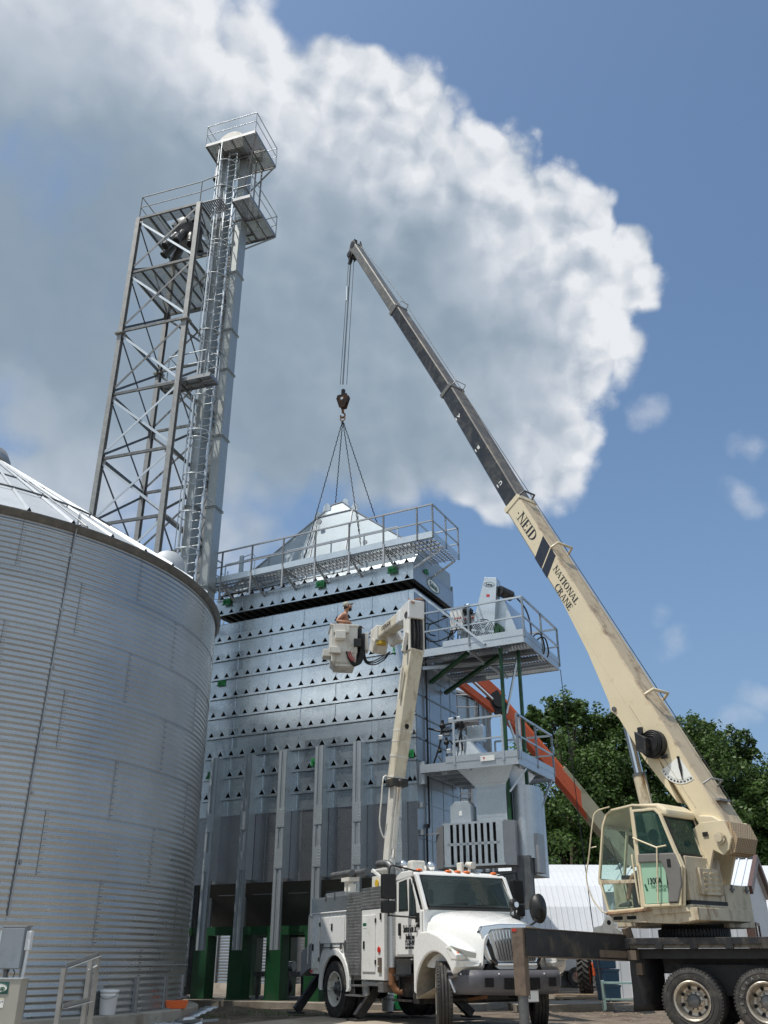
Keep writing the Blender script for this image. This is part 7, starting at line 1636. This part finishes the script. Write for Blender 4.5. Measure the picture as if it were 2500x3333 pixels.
# white pickup seen past the bumper
PK=thing('pickup','white pickup with grey rear bumper parked beyond the orange boom lift','pickup',(10.3,46,0),R(-8))
m=MB(); m.prism([(-2.6,.62),(-2.62,1.25),(-.6,1.25),(-.35,1.85),(.9,1.88),(1.5,1.3),(2.6,1.2),(2.65,.6)],XZ,-.95,.95); m.build('body','white_paint',PK,bevel=.06,seg=3)
m=MB(); m.prism([(-.3,1.32),(-.15,1.76),(.8,1.78),(1.3,1.32)],XZ,-.965,.965); m.build('window','glass_dark',PK); m=MB(); m.box((-2.8,-.95,.45),(-2.6,.95,.72)); m.build('bumper','grey_box',PK,bevel=.02)
for y in (-.9,.9):
    MB().box((-2.65,y-.08,.85),(-2.6,y+.08,1.15)).build('tail_light','red_lens',PK)
    for x in (-1.6,1.7): m=MB(); m.tube((x,y-.12,.4),(x,y+.12,.4),.40,22); m.cur=1; m.tube((x,y-.125,.4),(x,y+.125,.4),.22,16); m.build('wheel',['rubber','chrome'],PK)
m=MB(); m.box((-2.655,-.5,1.0),(-2.65,.3,1.03)); m.build('tailgate_mark','ink',PK)
# building materials behind the trucks
crate=thing('crate','dark blue plastic crate, lower one of the stack behind the crane outrigger','crate',(at(1983,3235,31).x,31,gz(7,31)),R(10))
def mk_crate(t):
    m=MB(); m.frame([(-.24,-.3),(.24,-.3),(.24,.3),(-.24,.3)],[(-.21,-.27),(.21,-.27),(.21,.27),(-.21,.27)],lambda u,v,w:(u*(1+w*.1),v*(1+w*.1),w),.02,.40); m.box((-.23,-.29,.0),(.23,.29,.03)); m.build('tub','bin_blue',t)
    m=MB(); m.box((-.27,-.33,.36),(.27,-.30,.42)); m.box((-.27,.30,.36),(.27,.33,.42)); m.box((-.27,-.33,.36),(-.24,.33,.42)); m.box((.24,-.33,.36),(.27,.33,.42)); m.build('rim','bin_blue',t)
mk_crate(crate); crate['group']='blue crates stacked by the boom lift'
c2_=dup(crate); c2_.location.z+=.43; c2_['label']='dark blue plastic crate, upper one of the stack behind the crane outrigger'
c3_=dup(crate); c3_.location.z+=.86; c3_.location.x-=.06; c3_['label']='dark blue plastic crate topping the stack, just under the outrigger beam'
for k,(px_,py_,Y,L_w,a,lab_) in enumerate([(1890,3246,32.,1.6,5,'weathered plank lying flat in front of the boom lift tyre'),(1935,3250,32.6,1.1,-12,'short plank lying behind the blue crates'),(1870,3232,33.5,1.3,0,'pale plank nearest the white pickup')]):
    c=at(px_,py_,Y); t=thing('plank',lab_,'plank',(c.x,Y,gz(c.x,Y)+.04),R(a),'loose planks on the soil'); m=MB(); m.box((-L_w/2,-.12,.0),(L_w/2,.12,.05)); m.build('board','wood',t,bevel=.004); m=MB(); m.box((-L_w/2+.1,-.16,-.08),(-L_w/2+.2,.16,.0)); m.box((L_w/2-.2,-.16,-.08),(L_w/2-.1,.16,.0)); m.build('batten','wood',t)
LS=thing('loading_steps','pale green metal step frame standing behind the black mud flap','step frame',(at(2032,3290,24.5).x,24.5,gz(7,24)),R(-15))
for s_ in (-1,1): m=MB(); m.bar((.45*s_,-.2,0),(.45*s_,-.2,.62),.06); m.bar((.45*s_,.4,0),(.45*s_,.4,.62),.06); m.bar((.45*s_,-.2,.6),(.45*s_,.4,.6),.06); m.build('leg','pale_green',LS)
m=MB(); m.box((-.45,-.22,.56),(.45,.42,.60)); m.build('step','pale_green',LS); m=MB(); m.box((-.45,-.23,.22),(.45,-.17,.26)); m.build('rung','pale_green',LS)
m=MB(); m.hexa([(3.2,24.2,-.05),(5.6,25.2,-.05),(5.3,26.6,-.05),(3.1,25.8,-.05),(3.2,24.2,.11),(5.6,25.2,.13),(5.3,26.6,.16),(3.1,25.8,.12)]); o=sthing('broken_slab','broken grey concrete slab lying on the soil right of the bucket truck','slab',m,'concrete_dark')
PL=thing('pail','white plastic pail on the ground under the bucket truck steps','pail',(at(1262,3278,24.2).x,24.2,.0))
def mk_pail(t,lid=True):
    m=MB(); m.lathe([(.0,.005),(.125,.0),(.13,.01),(.148,.28),(.152,.285),(.152,.30),(.149,.30),(.149,.33),(.156,.33),(.156,.365),(.15,.37)],lambda x,y,h:(x,y,h),28); m.build('tub','pail_white',t)
    m=MB(); m.lathe([(.158,.345),(.160,.375),(.145,.378),(.143,.370),(.0,.372)],lambda x,y,h:(x,y,h),28); m.build('lid','pail_white',t)
    m=MB(); m.path([(.155*cos(R(a)),-.155*abs(sin(R(a)))*1.02-.005,.34-.10*sin(R(a))) for a in range(0,181,20)],.004,5); m.build('handle','steel_dark',t)
mk_pail(PL); PL['group']='white pails'
p2=dup(PL); wp=at(324,3308,17.0); p2.location=(-5.60,16.15,.25); p2['label']='white lidded pail standing on the bin foundation beside the steel stair rail'
a_=R(-41.5); p2.location=(BX+6.37*cos(R(-27.8)),BY+6.37*sin(R(-27.8)),.25)
GBX=thing('fuel_can','small green can beside the white pail under the bucket truck','can',(at(1300,3270,24.6).x,24.6,0)); m=MB(); m.box((-.14,-.1,0),(.14,.1,.34)); m.build('can_body','bright_green',GBX,bevel=.03); m=MB(); m.tube((.06,0,.34),(.06,0,.40),.03,10); m.build('cap','interior',GBX)
# ================================================================ LEFT FOREGROUND
def lf(px,py,Y): return at(px,py,Y)
EB=thing('switch_box','grey electrical switch box mounted on a post in front of the bin','switch box',(lf(36,3100,13.6).x,13.6,0),R(-6))
zt=lf(36,3014,13.6).z; zb_=lf(30,3155,13.6).z
m=MB(); m.box((-.165,-.02,zb_),(.165,.14,zt)); b_o=m.build('box','grey_box',EB,bevel=.006); m=MB(); m.box((-.155,-.035,zb_+.01),(.160,-.021,zt-.03)); m.build('door','grey_box',b_o,bevel=.004); m=MB(); m.box((-.18,-.03,zt-.012),(.185,.15,zt+.006)); m.build('rain_lip','galv_dull',b_o); m=MB(); m.box((-.19,-.02,zb_+.05),(-.166,.1,zt-.05)); m.build('switch_handle','galv_light',b_o)
m=MB(); m.box((.17,.0,zt-.30),(.245,.08,zt-.06)); m.build('junction_box','pvc',EB,bevel=.01)
m=MB(); m.path([(.205,.04,zt-.30),(.185,.04,zt-.7),(.13,.04,zb_-.25),(.10,.03,zb_-.45),(.12,.03,.25),(.12,.03,-.05)],.022,10); m.build('conduit','pvc',EB)
m=MB(); m.tube((-.05,.05,zb_),(-.05,.05,zb_-.13),.03,8); m.path([(.05,.04,zb_),(.08,.04,zb_-.05),(.05,.04,zb_-.12)],.008,5); m.path([(.0,.04,zb_),(-.02,.04,zb_-.06),(.0,.04,zb_-.13)],.008,5); m.build('cable','steel_dark',EB)
m=MB(); m.bar((-.12,.16,-.05),(-.12,.16,zt-.1),.05); m.bar((.12,.16,-.05),(.12,.16,zt-.1),.05); m.bar((-.2,.15,.5),(.2,.15,.5),.05); m.build('post','galv_dull',EB)
CB=thing('control_cabinet','putty grey control cabinet with an oval badge and warning stickers, below the switch box','cabinet',(lf(22,3230,13.2).x,13.2,0),R(-6))
zc=lf(22,3186,13.2).z; zl=lf(22,3332,13.2).z-.12
m=MB(); m.box((-.26,.0,zl),(.17,.2,zc)); m.build('box','cabinet',CB,bevel=.008); m=MB(); m.box((-.28,-.012,zc-.004),(.19,.21,zc+.010)); m.build('rain_lip','galv_light',CB)
m=MB(); m.box((-.26,-.006,zc-.175),(.015,.0,zc-.035)); bd=m.build('badge_plate','teal_badge',CB); logo(CB,(-.125,-.007,zc-.105),(1,0,0),(0,0,1),.27,.12,.001,ts=.70)
m=MB(); m.box((-.10,-.004,zc-.33),(-.02,.0,zc-.22)); m.cur=1; m.box((-.095,-.006,zc-.235),(-.025,-.0045,zc-.222)); m.cur=2; m.prism([(-.085,zc-.27),(-.065,zc-.25),(-.06,zc-.28),(-.075,zc-.285)],XZ,-.006,-.0045); m.prism([(-.05,zc-.26),(-.03,zc-.25),(-.035,zc-.275)],XZ,-.006,-.0045); m.build('warning_sticker',['decal_white','cream','ink'],CB)
m=MB(); m.box((-.2,-.004,zl+.05),(-.075,.0,zl+.2)); m.cur=1; m.box((-.19,-.006,zl+.17),(-.085,-.0045,zl+.19)); 
for k in range(5): m.box((-.19,-.006,zl+.07+k*.018),(-.095-.01*(k%2),-.0045,zl+.073+k*.018))
m.build('warning_sticker',['decal_white','steel_dark'],CB)
m=MB(); m.bar((-.2,.1,-.05),(-.2,.1,zl),.05); m.bar((.1,.1,-.05),(.1,.1,zl),.05); m.build('leg','galv_dull',CB)
SR=thing('stair_rail','bare steel angle handrail frame with mid bar, left of the white pail','handrail',(0,0,0))
a0=lf(214,3152,12.7); a1_=lf(302,3122,13.8); z0_=-.05
def fr_(px,py,Y): return lf(px,py,Y)
pA=fr_(214,3152,12.7); pB=fr_(300,3130,13.9); pC=fr_(320,3112,14.1)
m=MB(); m.ell((pA.x,pA.y,-.05),pA,.055,.006,up=(0,1,0)); m.build('post','steel_lit',SR)
m=MB(); m.ell((pB.x,pB.y,-.05),pB+Vector((0,0,.02)),.06,.006,up=(0,1,0)); m.build('post','steel_lit',SR); m=MB(); m.bar((pC.x-.02,pC.y+.05,-.05),pC+Vector((0,0,.02)),.07,.012,up=(0,1,0)); m.build('post','steel_lit',SR)
m=MB(); m.ell(pA,pC,.055,.006); m.build('top_rail','steel_lit',SR); qa=fr_(203,3284,12.7); qb=fr_(292,3260,13.9); m=MB(); m.ell(qa,qb,.055,.006); m.build('mid_rail','steel_lit',SR)
m=MB(); m.bar(pB+Vector((-.03,-.03,-.10)),pC+Vector((.0,-.0,-.12)),.012,.01); m.build('tie_wire','decal_white',SR)
# clutter at the foot of the bin
OT=thing('tool_tray','orange plastic tray with tools resting on the bin foundation edge','tray',(BX+6.38*cos(R(-7)),BY+6.38*sin(R(-7)),.25),R(20)); m=MB(); m.hexa([(-.18,-.1,0),(.18,-.1,0),(.18,.1,0),(-.18,.1,0),(-.22,-.14,.14),(.22,-.14,.14),(.22,.14,.14),(-.22,.14,.14)]); m.build('tub','orange_plastic',OT,bevel=.01); m=MB(); m.tube((-.1,0,.14),(.25,.05,.2),.02,8); m.build('tool_handle','steel_dark',OT)
g0_=lf(600,3290,19.2)
for k,(px_,py_,Y,a,lab_) in enumerate([(640,3300,19.6,62,'ribbed galvanized offcut leaning on the soil, nearest the dryer pad'),(575,3322,18.6,15,'ribbed galvanized offcut lying lowest by the foundation edge')]):
    c=lf(px_,py_,Y); t=thing('sheet_offcut',lab_,'sheet metal',(c.x,Y,.05),R(a),'corrugated sheet offcuts by the bin'); m=MB()
    n=20; m.add([( -.45+.9*i/n,s_*.16,.02+.22*(-.45+.9*i/n+.45)*(k==0)+.012*sin(i*1.6)) for s_ in (-1,1) for i in range(n+1)],[(i,i+1,n+2+i,n+1+i) for i in range(n)],True); m.build('sheet','galv',t,solid=.004)
    m=MB(); m.box((-.45,-.18,-.02),(.45,-.15,.02)); m.build('folded_edge','galv_light',t)
for k,(px_,py_,Y,r__,lab_) in enumerate([(618,3303,18.9,.07,'white can lying on its side among the sheet offcuts'),(636,3318,18.5,.06,'dented tin nearest the slab, among the sheet offcuts')]):
    c=lf(px_,py_,Y); t=thing('tin_can',lab_,'can',(c.x,Y,r__),R(30*k),'cans dropped by the bin'); m=MB(); m.tube((-.1,0,0),(.1,0,0),r__,14); m.build('can_body','pail_white' if k==0 else 'galv_light',t); m=MB(); m.tube((.1,0,0),(.105,0,0),r__*1.06,14); m.build('rim','galv_light',t)
m=MB()
for k in range(3): c=lf(590+10*k,3310,18.8-.1*k); m.bar(Vector((c.x-.2,c.y,.03+.02*k)),Vector((c.x+.35,c.y-.5,.10+.02*k)),.05,.05)
sthing('steel_angles','bundle of short grey steel angles sticking out beside the foundation','steel angles',m,'galv_dull')
# ================================================================ TREES
def leafmat(name,c):
    m,q,b=newmat(name); oc=q.n('ShaderNodeTexCoord').outputs['Object']; gi=q.n('ShaderNodeNewGeometry')
    k=q.mr(gi.outputs['Random Per Island'],0,1,.55,1.5); k=q.m('MULTIPLY',k,q.mr(q.noise(oc,.9,3),.3,.7,.75,1.25)); s=q.n('ShaderNodeVectorMath',operation='SCALE'); s.inputs[0].default_value=c; q.put(s.inputs['Scale'],k)
    q.put(b.inputs['Base Color'],s.outputs[0]); b.inputs['Roughness'].default_value=.5; b.inputs['Specular IOR Level'].default_value=.35
    t=q.n('ShaderNodeBsdfTranslucent'); q.put(t.inputs[0],s.outputs[0]); mx=q.n('ShaderNodeMixShader'); mx.inputs[0].default_value=.30; o=[n for n in m.node_tree.nodes if n.type=='OUTPUT_MATERIAL'][0]
    q.put(mx.inputs[1],b.outputs[0]); q.put(mx.inputs[2],t.outputs[0]); q.put(o.inputs[0],mx.outputs[0]); return m
leafmat('leaf_a',(.066,.116,.026)); leafmat('leaf_b',(.054,.098,.024))
mat('bark',(.11,.085,.065),.9,0,.25,8,bump=.3,bs=20)
def tree(name,label,x,y,h,rx,seed,mt,dens=1.,low=.12):
    r=random.Random(seed); T=thing(name,label,'tree',(x,y,0),0,'trees behind the white building')
    m=MB(); m.tube((0,0,-.2),(0,.1,h*.42),.38,12,r2=.24); m.tube((0,.1,h*.42),(.2,0,h*.72),.24,8,r2=.09); m.build('trunk','bark',T)
    cl=[]; limbs=MB()
    n=int(92*dens)
    for i in range(n):
        t=r.uniform(low,1.); z=h*t; prof_=(sin(PI*min(1,(t-low*.6)/(1.04-low*.6))**.72))**.62*rx
        a=r.uniform(0,2*PI); rr=prof_*math.sqrt(r.uniform(.2,1)); c=Vector((rr*cos(a),rr*sin(a),min(z,h*.95))); s=r.uniform(.75,1.45)*(1 if t<.85 else .7)
        cl.append((c,s)); 
        if i%3==0: b0=Vector((0,.1,max(h*.15,c.z*.62))); limbs.tube(b0,c,.11,6,r2=.03)
    limbs.build('limbs','bark',T)
    vs=[];fs=[]
    for c,s in cl:
        # sub-clumps give the boughs an uneven, tufted edge
        subs=[(c+Vector((r.gauss(0,.55),r.gauss(0,.55),r.gauss(0,.42)))*s*1.0,s*r.uniform(.30,.62)) for _ in range(9)]
        for cc,ss in subs:
            for _ in range(46):
                d=Vector((r.gauss(0,1),r.gauss(0,1),r.gauss(0,1)+.15)).normalized()*ss*r.uniform(.55,1.08); p=cc+d; l=r.uniform(.085,.155)
                u=Vector((r.gauss(0,1),r.gauss(0,1),r.gauss(0,.6))).normalized(); w=(d.normalized()+Vector((r.gauss(0,.5),r.gauss(0,.5),r.gauss(0,.5)+.4))).normalized(); v=w.cross(u).normalized(); u=v.cross(w)
                k=len(vs); vs+= [p-u*l,p-v*l*.62,p+u*l*1.1,p+v*l*.62]; fs.append((k,k+1,k+2,k+3))
    me=bpy.data.meshes.new('crown'); me.from_pydata([tuple(v) for v in vs],[],fs); me.materials.append(MATS[mt]); o=bpy.data.objects.new('crown',me); COL.objects.link(o); o.parent=T
    return T
tree('maple_tree','broad leafy maple just right of the dryer platforms',12.2,62,17.2,4.9,11,'leaf_a',1.25)
tree('maple_tree','tall maple between the upper rope and the crane boom',16.6,63,16.9,4.7,12,'leaf_b',1.2)
tree('maple_tree','maple whose crown shows on both sides of the crane boom',20.6,62,16.0,4.6,13,'leaf_a',1.15)
tree('maple_tree','maple crown right of the crane boom, second from the right edge',23.9,64,15.2,4.0,14,'leaf_b',1.1)
tree('maple_tree','lowest and rightmost maple, behind the winch end of the boom',26.0,60,11.6,3.3,15,'leaf_a',.9)
tree('maple_tree','maple half hidden behind the dryer fan housings',8.6,66,13.2,3.9,16,'leaf_b',.9)
tree('maple_tree','maple filling the gap between the two tall maples left of the boom',14.5,66.5,16.8,4.3,21,'leaf_b',1.)
tree('maple_tree','distant maple behind the cab of the crane',19.,74,14.5,5.5,17,'leaf_b',.9)
# ---- pale summer haze in the air
